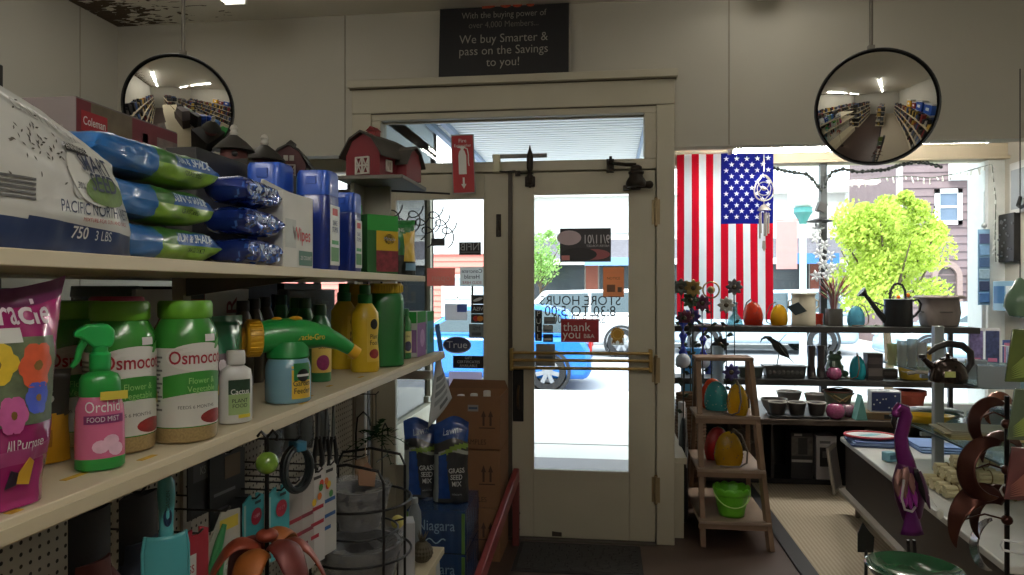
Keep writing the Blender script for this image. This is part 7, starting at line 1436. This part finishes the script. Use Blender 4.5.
def kettle():
    p = onZ(948, 382, Z1); t = thing('kettle', 'dark polished kettle with a broad arched handle on the upper glass shelf', 'kettle', (p.x, p.y+.0, Z1)); t.scale = (.9, .9, .9); km = mat((70, 60, 56), .15, .8)
    g = G(); g.lathe([(.085, 0), (.092, .006), (.094, .03), (.085, .075), (.066, .105), (.045, .118), (.04, .12)], n=40); build('body', g, km, t)
    g = G(); g.lathe([(.045, .118), (.04, .128), (.015, .134), (.001, .135)], n=28); g.lathe([(.008, .134), (.012, .142), (.012, .152), (.001, .156)], n=16); build('lid', g, km, t)
    g = G(); g.tube([(-.07, 0, .075), (-.10, 0, .10), (-.125, 0, .125)], [.022, .016, .013], 14); build('spout', g, km, t); g = G(); g.lathe([(.015, 0), (.019, .01), (.016, .02), (.001, .022)], (-.13, 0, .125), 14); build('spout_cap', g, mat((28, 26, 26), .4), t)
    g = G(); g.tube([(.088, 0, .05), (.115, 0, .10), (.11, 0, .16), (.07, 0, .195), (.0, 0, .205), (-.055, 0, .185), (-.10, 0, .15)], [.012, .017, .018, .019, .018, .016, .011], 14); build('handle', g, mat((34, 26, 24), .4), t)
    g = G(); g.box(-.055, -.005, -.097, -.09, .035, .065); build('price_sticker', g, mat((190, 196, 120), .5), t)
kettle()
def tumbler(label, px, py, r_, h, col, al=.45, fillc=None, grp='drinking glasses on the upper glass shelf'):
    p = onZ(px, py, Z1); t = thing('drinking_glass', label, 'glass', (p.x, p.y, Z1), 0, grp); g = G(); g.lathe([(r_*.8, 0), (r_*.85, .006), (r_, h), (r_*.94, h), (r_*.78, .012), (.001, .012)], n=24); build('glass_body', g, film(col, al, .06, 0), t)
    if fillc: g = G(); g.lathe([(r_*.74, .014), (r_*.85, h*.7), (.001, h*.7)], n=22); build('filling', g, mat(fillc, .3), t)
tumbler('drinking glass with a yellow filling at the corner of the upper glass shelf', 892, 366, .028, .13, (200, 206, 170), .4, (206, 160, 40))
tumbler('clear drinking glass next to the yellow filled one', 902, 367, .028, .15, (200, 206, 206), .35); tumbler('clear drinking glass in the middle of the cluster', 912, 367, .028, .16, (200, 206, 206), .35, (150, 140, 120)); tumbler('clear drinking glass closest to the kettle', 922, 367, .028, .14, (206, 206, 206), .35)
p = onZ(914, 374, Z1); o_ = thing('crumpled_cloth', 'crumpled grey cloth in front of the glasses on the upper glass shelf', 'cloth', (p.x+.03, p.y-.04, Z1)); build('cloth_sheet', G().grid(lambda u, v: Vector(((u-.5)*.18, (v-.5)*.10, .012+.016*noise.noise(Vector((u*5, v*4, 2))))), 24, 14), cloth((150, 144, 136), .2), o_, solid=.003)
def acrylic(label, px, py, w_, h, d_, z, cols, rz=-20):
    p = onZ(px, py, z); t = thing('acrylic_block', label, 'box', (p.x, p.y, z), rz, 'clear acrylic boxes on the glass shelves'); build('acrylic_case', G().box(-w_/2, w_/2, -d_/2, d_/2, 0, h), film((190, 200, 204), .45, .06, 0), t, bevel=.003)
    for k, c in enumerate(cols): x = -w_/2+.012+k*(w_-.024)/len(cols); build('picture_card', G().box(x, x+(w_-.024)/len(cols)-.006, -d_/2+.008, -d_/2+.011, .01, h-.012), mat(c, .5, var=.4, sc=60), t)
acrylic('clear acrylic box with grey cards beside the kettle', 976, 380, .09, .10, .06, Z1, ((120, 130, 132), (90, 96, 100))); acrylic('wide acrylic box with white and navy cards near the spinner', 998, 388, .16, .10, .07, Z1, ((196, 200, 206), (186, 176, 180), (44, 60, 100))); acrylic('clear acrylic box with grey and pink cards above the yellow papers', 984, 428, .16, .085, .06, Z2, ((170, 166, 170), (140, 140, 140), (190, 196, 196)))
p = onZ(910, 414, Z2); t = thing('yellow_bowl', 'oval yellow dish on the lower glass shelf', 'dish', (1.81, 4.41, Z2), -8); g = G(); g.lathe([(.08, 0), (.10, .006), (.15, .04), (.155, .048), (.145, .046), (.095, .012), (.001, .01)], n=40, sx=.95, sy=.55); build('dish_body', g, mat((238, 186, 30), .35), t)
t = thing('paper_stack', 'stack of yellowish craft papers on the lower glass shelf', 'paper', (1.93, 4.05, Z2), -6); r = random.Random(5)
for k in range(5): build('paper_sheet', G().box(-.19+r.uniform(-.02, .02), .19+r.uniform(-.02, .02), -.13, .12, k*.009, k*.009+.007), mat((186-6*k, 172-4*k, 112+6*k), .7), t)
t = thing('glass_plates', 'stack of clear glass plates on the lower glass shelf beside the acrylic box', 'plates', (2.33, 4.58, Z2))
for k in range(6): g = G(); g.lathe([(.06, k*.012), (.10, k*.012+.010), (.001, k*.012+.006)], n=30); build('plate', g, film((180, 196, 196), .5, .08, 0), t)
t = thing('magazines', 'loose pile of pale green magazines at the corner of the lower glass shelf', 'magazines', (1.90, 4.60, Z2), -4)
for k in range(4): build('magazine', G().grid(lambda u, v, k=k: Vector(((u-.5)*.30+.02*(k % 2), (v-.5)*.13, .006+k*.012+.012*sin(u*PI)*(k > 1))), 8, 3), cloth(((170, 190, 176), (206, 206, 206), (120, 150, 130), (190, 196, 200))[k], .1), t, solid=.008)
# things on the bench top
p = bn(876, 446); t = thing('printed_plate', 'white plate shaped pad with a red rim at the corner of the low bench', 'plate', (p[0], p[1]+.1, ZB+.034), -6); g = G(); g.lathe([(.14, 0), (.16, .008), (.16, .014), (.001, .014)], n=30, sx=1.0, sy=.75); build('plate_body', g, mat((206, 212, 214), .4, var=.1), t); g = G(); g.tube([(.155*cos(a), .155*.75*sin(a), .014) for a in [2*PI*k/36 for k in range(36)]], .008, 8, closed=True); build('red_rim', g, mat((160, 44, 60), .5), t); g = G(); g.prism([(-.08, -.02), (.02, .05), (.07, .03), (-.02, -.05)], .0145, .016, 'z'); build('teal_print', g, mat((110, 176, 190), .5), t)
t = thing('booklet_pile', 'pile of blue booklets under the red rimmed plate', 'booklets', (p[0]+.03, p[1]+.09, ZB), -8)
for k in range(3): build('booklet', G().box(-.17+.012*k, .16, -.15, .14-.02*k, k*.011, k*.011+.009), mat(((64, 84, 130), (120, 140, 176), (80, 100, 150))[k], .5), t)
p = bn(935, 448); t = thing('blue_mat_pile', 'light blue folded mats on the low bench behind the flamingo', 'mats', (p[0]+.06, p[1]-.03, ZB), -4)
for k in range(3): build('folded_mat', G().box(-.20, .22-.02*k, -.16+.02*k, .16, k*.012, k*.012+.01), mat(((96, 124, 170), (130, 160, 200), (110, 140, 190))[k], .6, var=.1), t, bevel=.003)
t = thing('white_fan_cards', 'fan of white cards lying on the blue mats', 'cards', (p[0]+.10, p[1]+.03, ZB+.0375), -8)
for k in range(8): g = G(); M = Matrix.Translation((-.08+.028*k, 0, .003*k)) @ Matrix.Rotation(R(-20+6*k), 4, 'Z'); g.box(-.012, .012, -.09, .09, 0, .002, 0, M); build('card', g, mat((196, 206, 206), .5), t)
p = bn(882, 461); t = thing('teal_cube', 'small teal and white cube on the bench edge beside the flamingo', 'cube', (p[0]+.04, p[1], ZB), 20); build('cube_body', G().box(-.03, .03, -.03, .03, 0, .055), mat((120, 170, 190), .4, var=.3, sc=50), t, bevel=.006); rect(t, ff(.06), -.02, .02, .015, .04, (60, 96, 120))
r = random.Random(17); k = 0
spots = [(1.665+.128*i, 3.72+.072*j, 0.) for j in range(4) for i in range(3)]+[(1.70+.128*i, 3.755+.072*j, .066) for j in range(3) for i in range(2)]+[(1.73, 3.79, .132), (1.85, 3.83, .132)]
for x_, y_, z_ in spots:
    n_ = 1.0; rot = r.uniform(-2.5, 2.5)
    t = thing('stick_bundle', 'pale wooden stick bundle tied with twine in the heap on the low bench', 'bundle', (x_, y_, ZB+z_+.0006), rot, 'pale stick bundles heaped on the low bench')
    for j in range(7):
        a = 2*PI*j/6; q = (0, 0) if j == 6 else (.021*cos(a), .021*sin(a)); g = G(); g.cyl((-.055*n_, q[0], .032+q[1]), (.055*n_, q[0], .032+q[1]), .0105, 8); build('stick', g, mat((206, 196, 158), .7, var=.15, sc=30), t)
    g = G(); g.ring((0, 0, .032), .0325, .003, 20, 6, M=Matrix.Rotation(R(90), 4, 'Y')); build('twine', g, mat((130, 110, 70), .8), t)
# yellow and red pots behind the glass shelves on the window shelves
t = thing('yellow_pot', 'large mustard yellow pot on the middle window shelf behind the glasses', 'pot', on(914, 5.9, ZM)); g = G(); g.lathe([(.09, 0), (.10, .01), (.13, .24), (.135, .25), (.12, .25), (.001, .05)], n=30); build('pot_body', g, mat((206, 172, 60), .45), t)
t = thing('terracotta_pot', 'terracotta pot on the counter behind the glass shelves', 'pot', on(909, 5.9, ZC)); g = G(); g.lathe([(.08, 0), (.11, .14), (.12, .145), (.12, .18), (.105, .18), (.001, .06)], n=30); build('pot_body', g, mat((176, 84, 66), .7), t)
t = carton('dark_flat_box', 'flat dark box at the end of the middle window shelf behind the grey cloth', on(888, 5.99, ZM), .11, .10, .07, 0, col=(64, 58, 56)); rect(t, ff(.10), -.045, .045, .02, .05, (96, 88, 84))
# ---------------------------------------------------------------- flamingo, green dish, spinner, rack
def flamingo():
    zc = 3.0; P_ = lambda px, py: ray(px, py)*zc+Vector((0, 0, EYE)); b0 = P_(906, 500); t = thing('flamingo_ornament', 'purple metal flamingo garden ornament beside the low bench', 'garden ornament', (b0.x, b0.y, .0085)); o = t.location.copy(); q = lambda px, py, dy=0: P_(px, py)-o+Vector((0, dy, 0))
    pur = mat((120, 40, 116), .25, .5, var=.2, sc=20, coat=.3); mag = mat((170, 60, 170), .3, .4, var=.2); brz = mat((150, 110, 104), .35, .5, var=.2); blkm = mat((26, 22, 26), .4, .3)
    g = G(); g.tube([q(909, 475), q(906, 462), q(902, 448), q(901, 436), q(904, 424), q(906, 416), q(904, 409), q(899, 407), q(896, 411)], [.036, .034, .028, .026, .026, .025, .023, .021, .017], 16); build('neck', g, pur, t)
    g = G(); g.ball(q(896, 413), .019, 14, sz=1.1); build('head', g, pur, t); g = G(); g.tube([q(895, 417), q(893, 423), q(894, 429)], [.012, .009, .002], 10); build('beak', g, blkm, t)
    g = G(); g.tube([q(905, 462), q(908, 480), q(910, 500), q(911, 515), q(911, 535)], [.03, .06, .055, .04, .012], 16); build('body', g, mat((84, 30, 80), .35, .4, var=.3), t)
    for k, (x, y, l, dx, m_) in enumerate([(895, 466, 16, -4, brz), (901, 464, 18, -2, brz), (893, 472, 20, -1, brz), (899, 474, 20, 0, brz), (905, 470, 20, 2, brz), (894, 478, 20, 1, mag), (898, 480, 22, 2, mag), (902, 481, 24, 3, mag), (906, 480, 22, 4, mag), (911, 466, 32, 8, blkm), (914, 468, 36, 9, mat((96, 60, 90), .4, .4))]):
        a, b_ = q(x, y, -.055), q(x+dx, y+l, -.07); d = b_-a; sd = Vector((1, .1, 0)).normalized()*.016; g = G(); g.grid(lambda u, v, a=a, d=d, sd=sd: a+d*v+sd*(2*u-1)*sin(PI*(.16+.8*v))+Vector((0, .008*(2*u-1)**2, 0)), 4, 8); build('feather', g, m_, t, solid=.002)
    for s in (0, 1):
        g = G(); e = q(908+6*s, 540); g.tube([e, (e.x+.01, e.y, .35), (e.x+.0, e.y+.02, .2), (e.x, e.y, 0)], .007, 8); build('leg', g, blkm, t); g = G(); g.lathe([(.05, 0), (.05, .006), (.001, .008)], (e.x, e.y, 0), 16); build('foot', g, blkm, t)
    g = G(); g.tube([q(895, 474, -.09), q(893, 492, -.09), q(896, 503, -.09), q(903, 505, -.09), q(909, 503, -.06)], .005, 8); build('wire_loop', g, mat((190, 186, 186), .4), t)
    g = G(); g.grid(lambda u, v: q(909+(u-.5)*(7+16*v), 503+29*v, -.03)+Vector((0, -.02*sin(u*PI), 0)), 8, 6); build('tail', g, mat((110, 40, 120), .35, .4, var=.3), t, solid=.002)
    g = disc(lambda a, b_: q(929, 507, -.10)+Vector((a, -a*.2, b_)), 0, 0, .014, .022, 14, 2); build('leaf_tag', g, mat((206, 206, 196), .5), t, solid=.002); g = G(); g.tube([q(922, 490, -.06), q(926, 500, -.1)], .0015, 4); build('tag_thread', g, WT, t)
flamingo()
p = ray(914, 578)*2.42+Vector((0, 0, EYE)); t = thing('green_birdbath', 'glossy green glazed bird bath dish on a dark stem in front of the flamingo', 'bird bath', (p.x, p.y, .0085)); H_ = p.z
g = G(); g.lathe([(.03, H_-.05), (.085, H_-.03), (.135, H_+.004), (.146, H_+.022), (.150, H_+.028), (.144, H_+.03), (.13, H_+.012), (.08, H_-.012), (.001, H_-.02)], n=56); build('dish', g, mat((28, 84, 52), .08, var=.5, sc=18, coat=1.), t)
g = G(); g.lathe([(.13, 0), (.13, .015), (.05, .03), (.02, .06), (.018, H_-.05), (.03, H_-.045)], n=24); build('stem', g, mat((30, 28, 28), .4, .4), t)
p = ray(866, 552)*2.75+Vector((0, 0, EYE)); t = thing('leaf_stake', 'black leaf shaped metal stake beside the green dish', 'garden stake', (p.x, p.y, .0085)); h0 = p.z
g = G(); g.prism([(-.03, h0-.01), (.026, h0-.01), (.03, h0+.05), (.008, h0+.075), (-.012, h0+.105), (-.03, h0+.06)], -.004, .004); build('leaf_plate', g, mat((24, 26, 25), .4, .3), t, bevel=.002); g = G(); g.cyl((0, 0, 0), (0, 0, h0), .006); g.lathe([(.06, 0), (.06, .006), (.001, .008)], n=16); build('stake_rod', g, mat((24, 26, 25), .4, .3), t)
def spinner():
    zc = 2.15; P_ = lambda px, py, d=0: ray(px, py)*(zc+d)+Vector((0, 0, EYE)); b0 = P_(1007, 480); t = thing('wind_spinner', 'tall bronze kinetic wind spinner with curved crescent blades', 'wind spinner', (b0.x, b0.y, .0085)); o = t.location.copy()
    brz = mat((76, 44, 37), .28, .75, var=.2, sc=12)
    g = G(); top = P_(1007, 396).z; g.cyl((0, 0, 0), (0, 0, top-.0085), .007, 10); g.lathe([(.06, 0), (.06, .008), (.02, .02)], n=24); build('pole', g, mat((30, 26, 26), .4, .6), t)
    def cres(cx, cy, rx, ry, a0, a1, wmax, d0, name='blade', m_=brz):
        def f(u, v):
            a = R(a0+(a1-a0)*u); k = 1+(v-.5)*wmax*sin(PI*min(1, .06+u*.94))**.8*2; p_ = P_(cx+rx*k*cos(a), cy-ry*k*sin(a), d0+.05*sin(u*PI)*(v-.5)); return p_-o
        build(name, G().grid(f, 36, 8), m_, t, solid=.003)
    cres(994, 424, 20, 22, 60, 265, .34, -.03); cres(1000, 412, 14, 16, 30, 230, .30, .05, 'blade', mat((160, 104, 84), .25, .75))
    cres(992, 470, 26, 28, 70, 285, .36, -.05); cres(1002, 456, 20, 20, 20, 200, .28, .06); cres(984, 532, 30, 38, 50, 205, .34, -.03); cres(1000, 520, 26, 30, 60, 220, .24, .05); cres(996, 545, 22, 26, 100, 260, .2, .08, 'blade', mat((176, 176, 182), .25, .8))
    for y in (424, 470, 520): g = G(); g.ball(P_(1007, y)-o, .016, 12); build('hub', g, brz, t)
    g = G()
    for x, y in ((980, 418), (970, 470), (962, 520)): g.tube([P_(1007, y)-o, P_((1007+x)/2, y-6)-o, P_(x, y)-o], .003, 6)
    build('wire_arm', g, brz, t)
spinner()
def rackpanels():
    zc = 2.0; P_ = lambda px, py, d=0: ray(px, py)*(zc+d)+Vector((0, 0, EYE)); b0 = P_(1040, 480); t = thing('black_display_rack', 'black display rack with white wire hooks at the edge of the aisle', 'rack', (b0.x, b0.y, .0085)); o = t.location.copy(); h = P_(1040, 300).z
    g = G(); g.box(-.02, .02, -.02, .02, 0, h); g.box(-.07, .07, -.07, .07, 0, .02); build('rack_post', g, BK, t, bevel=.002)
    for y in (490, 545): e = P_(1003, y)-o; g = G(); g.tube([(0, -.02, e.z+.01), (e.x*.3, e.y-.02, e.z+.01), (e.x, e.y, e.z+.014), (e.x-.006, e.y, e.z), (e.x, e.y, e.z-.014), (e.x*.3, e.y-.02, e.z-.02)], .0035, 8); build('wire_hook', g, mat((190, 190, 190), .4), t)
    for i, (y0, y1, x0, w_, lb, c) in enumerate(((328, 382, 1006, .12, 'green palm leaf glass panel, topmost on the black rack', (78, 90, 44)), (388, 440, 1008, .12, 'grey-green glass panel under the palm leaf one', (78, 90, 70)), (446, 500, 1005, .12, 'dark red and green glass panel lowest on the black rack', (80, 40, 42)))):
        a = P_(x0, y1, -.06); b_ = P_(x0, y0, -.06); h_ = b_.z-a.z; q = thing('leaf_glass', lb, 'glass panel', (a.x+w_/2, a.y, a.z), -8, 'leaf glass panels on the black rack'); g = G(); g.prism([(-w_/2, 0), (w_/2, 0), (w_/2, h_), (-w_/2+.018, h_*.98)], -.004, .004); build('glass_plate', g, mat(c, .12, var=.4, sc=20, coat=.7), q, bevel=.002)
        for k in range(7): g = G(); s0 = Vector((-w_/2+.012, -.0055, h_*(.06+.03*k))); e0 = Vector((w_/2-.004, -.0055, h_*(.25+.11*k))); d = e0-s0; n_ = Vector((-d.z, 0, d.x)).normalized()*.006; g.add([s0, s0+d*.5+n_, e0, s0+d*.5-n_], [(0, 1, 2, 3)]); build('leaf_vein', g, mat((116, 132, 60) if i < 2 else (120, 70, 60), .4), q)
        g = G(); g.tube([(0, 0, h_), (0, 0, h_+.022)], .002, 5); build('hanger', g, BK, q)
rackpanels()
# ---------------------------------------------------------------- goods along the far end of the bay
def window_strip():
    a, b_ = onY(984, 305, 6.42), onY(984, 222, 6.42); t = thing('gauge_strip', 'narrow strip of blue packaged gauges hanging in the window beside the white pillar', 'packages', a); h = b_.z-a.z
    g = G(); g.box(-.045, .045, 0, .008, 0, h-.06); build('strip_card', g, mat((120, 160, 190), .4), t); r = random.Random(8)
    for k in range(6): z = .02+k*(h-.1)/6; build('gauge', G().box(-.038, .038, -.012, 0, z, z+.08), mat(((70, 110, 160), (50, 60, 90), (150, 180, 200), (60, 90, 130), (110, 150, 190), (70, 80, 120))[k], .4, var=.3, sc=50), t, bevel=.004)
    g = G(); g.tube([(0, 0, h-.06), (0, 0, h+.25)], .003, 5); g.ball((0, 0, h-.03), .022, 12); build('hanger', g, steel, t)
    g = G(); g.box(-.014, .014, .0, .012, -.22, 0); build('metal_tail', g, steel, t)
window_strip()
t = thing('black_strip_rack', 'black studded strip rack on the far end wall of the bay', 'rack', onX(1007, 262, XR-.03)); o = t.location.copy(); e = onX(1007, 214, XR-.03); g = G(); g.box(-.02, .025, -.14, .14, 0, e.z-o.z); build('rack_strip', g, BK, t, bevel=.003); g = G(); r = random.Random(3)
for k in range(26): g.ball((-.022, r.uniform(-.12, .12), r.uniform(.03, e.z-o.z-.03)), .009, 6)
build('studs', g, mat((120, 124, 130), .4, .5), t); t.children[-1]['kind'] = 'stuff'
t = thing('blue_package', 'blue and white carded package on the far end wall of the bay', 'package', onX(1010, 311, XR-.10)); build('card', G().box(-.05, .08, -.16, .16, 0, .24), mat((130, 170, 196), .4), t, bevel=.004); rect(t, fl(.1), -.14, .02, .06, .20, (60, 110, 160)); rect(t, lambda a, b_: fl(.1)(a, b_)+Vector((-.001, 0, 0)), .04, .13, .10, .20, (206, 214, 216))
t = thing('green_gourd', 'pale green gourd shaped glass hanging at the far end of the bay', 'ornament', ray(1020, 318)*3.2+Vector((0, 0, EYE))); g = G(); g.lathe([(.001, 0), (.04, .01), (.062, .05), (.055, .10), (.03, .14), (.016, .17), (.001, .18)], n=26); build('gourd_body', g, mat((110, 140, 116), .25, var=.2, coat=.4), t); build('hanging_cord', G().tube([(0, 0, .175), (0, 0, 1.1)], .0025, 5), BK, t)
for k, (px, c, lb) in enumerate(((976, (120, 110, 160), 'violet patterned greeting card in the rack at the end of the window shelves'), (991, (60, 70, 110), 'navy and pink greeting card in the rack at the end of the window shelves'))):
    p = onY(px, 356, 5.95); t = thing('greeting_card', lb, 'card', (p.x, 5.95-.02*k, .8475), -15, 'greeting cards'); h_ = onY(px, 328, 5.95).z-.8475; build('card_sheet', G().box(-.05, .05, -.003, .003, 0, h_), mat((206, 206, 210), .5), t); rect(t, ff(.006), -.044, .044, .02, h_-.02, mat(c, .5, var=.9, sc=40), 'card_print'); rect(t, lambda a, b_: ff(.006)(a, b_)+Vector((0, -.0012, 0)), -.03, .03, h_*.35, h_*.42, (206, 120, 160), 'pink_band')
    build('easel_back', G().prism([(.003, 0), (.08, 0), (.003, h_*.7)], -.01, .01, 'x'), BK, t)
t = thing('grey_board', 'grey white-framed board with a black hook high on the far end wall', 'board', onX(1012, 214, XR-.018)); e = onX(1012, 164, XR-.018); h_ = e.z-t.location.z; build('board_frame', G().box(-.02, .015, -1.2, .0, 0, h_), mat((206, 206, 202), .5), t, bevel=.004); build('board_face', G().box(-.024, -.02, -1.17, -.03, .03, h_-.06), mat((150, 156, 160), .4), t); build('black_hook', G().tube([(-.03, -.18, .12), (-.05, -.18, .05), (-.05, -.22, .03), (-.04, -.30, .05)], .014, 8), BK, t)
t = thing('wire_basket', 'white wire basket of packets at the end of the window shelves', 'basket', (onY(1017, 352, 5.9).x, 5.93, .8475)); g = G()
for z in (0.004, .12, .26): g.tube([(-.09, -.09, z), (.09, -.09, z), (.09, .09, z), (-.09, .09, z)], .004, 6, closed=True)
for k in range(6):
    x = -.09+.036*k
    for y in (-.09, .09): g.cyl((x, y, 0), (x, y, .26), .003, 6)
build('wire_frame', g, mat((206, 210, 212), .4), t)
for k in range(4): build('packet', G().box(-.08+.005*k, .08-.01*k, -.07+.035*k, -.06+.035*k, .01, .24+.02*k), mat(((90, 120, 180), (170, 180, 200), (200, 120, 150), (70, 90, 150))[k], .5, var=.4, sc=50), t)
# ---------------------------------------------------------------- the back of the shop, seen in the round mirrors
r = random.Random(40)
def stockrun(x, y0, y1, rows, w_, label, top=False, dark=.5):
    t = thing('stock_shelves', label, 'shelving', (x, (y0+y1)/2, .0085)); L = y1-y0
    for z in rows: build('shelf_board', G().box(-w_/2, w_/2, -L/2, L/2, z-.02, z), shelfm, t)
    build('back_panel', G().box(-.012, .012, -L/2, L/2, 0, rows[-1]), darkm, t); g = G(); ms = [mat(c, .4) for c in ((40, 40, 44), (70, 64, 58), (150, 146, 140), (40, 70, 120), (120, 40, 40), (170, 140, 60), (24, 24, 26), (96, 100, 106))]
    for z, zn in zip(rows, rows[1:]+[rows[-1]+.4]):
        for s in (-1, 1):
            y = -L/2+.03
            while y < L/2-.12:
                wy = r.uniform(.06, .16); h_ = r.uniform(.35, .85)*(zn-z); d_ = r.uniform(.5, .9)*(w_/2-.03); g.box(s*.015 if s > 0 else -.015-d_, .015+d_ if s > 0 else -.015, y, y+wy, z+.002, z+h_, r.choice((0, 0, 1, 2, 3, 4, 5, 6, 6, 7))); y += wy+r.uniform(.01, .04)
    o = build('assorted_stock', g, ms, t); o['kind'] = 'stuff'; return t
stockrun(2.85, -5.6, 2.0, [.15, .55, .95, 1.35], .56, 'long wall shelves of assorted stock shown in the mirror over the bay')
stockrun(.95, -5.4, -1.2, [.15, .55, .95, 1.35], .70, 'middle aisle shelves of assorted stock shown in the mirrors')
stockrun(-1.0, -5.4, -.9, [.15, .55, .95, 1.35, 1.75], .80, 'tall aisle shelves of dark stock shown in the mirror over the seed bags')
stockrun(-2.95, -5.6, 3.2, [.15, .55, .95, 1.35, 1.75], .50, 'wall shelves of dark stock shown in the mirror over the seed bags')
def cooler(x, y, z, col, label, s=1.):
    t = thing('cooler', label, 'cooler', (x, y, z), 90, 'coolers on the back wall shelves'); build('cooler_body', G().box(-.24*s, .24*s, -.15*s, .15*s, 0, .32*s), mat(col, .4), t, bevel=.02); build('cooler_lid', G().box(-.25*s, .25*s, -.16*s, .16*s, .322*s, .38*s), mat((206, 206, 206), .4), t, bevel=.015); build('label_plate', G().box(-.1*s, .1*s, .15*s, .156*s, .12*s, .22*s), mat((216, 216, 216), .5), t)

for y, col, lb, s in ((1.55, (30, 80, 170), 'blue cooler nearest the bay, shown in the mirror', .95), (.95, (26, 70, 160), 'larger blue cooler shown in the mirror', 1.1), (.35, (130, 30, 36), 'maroon cooler shown in the mirror', .85), (-.25, (206, 160, 30), 'yellow cooler shown in the mirror', 1.1)):
    cooler(2.70, y, 1.80, col, lb, s)
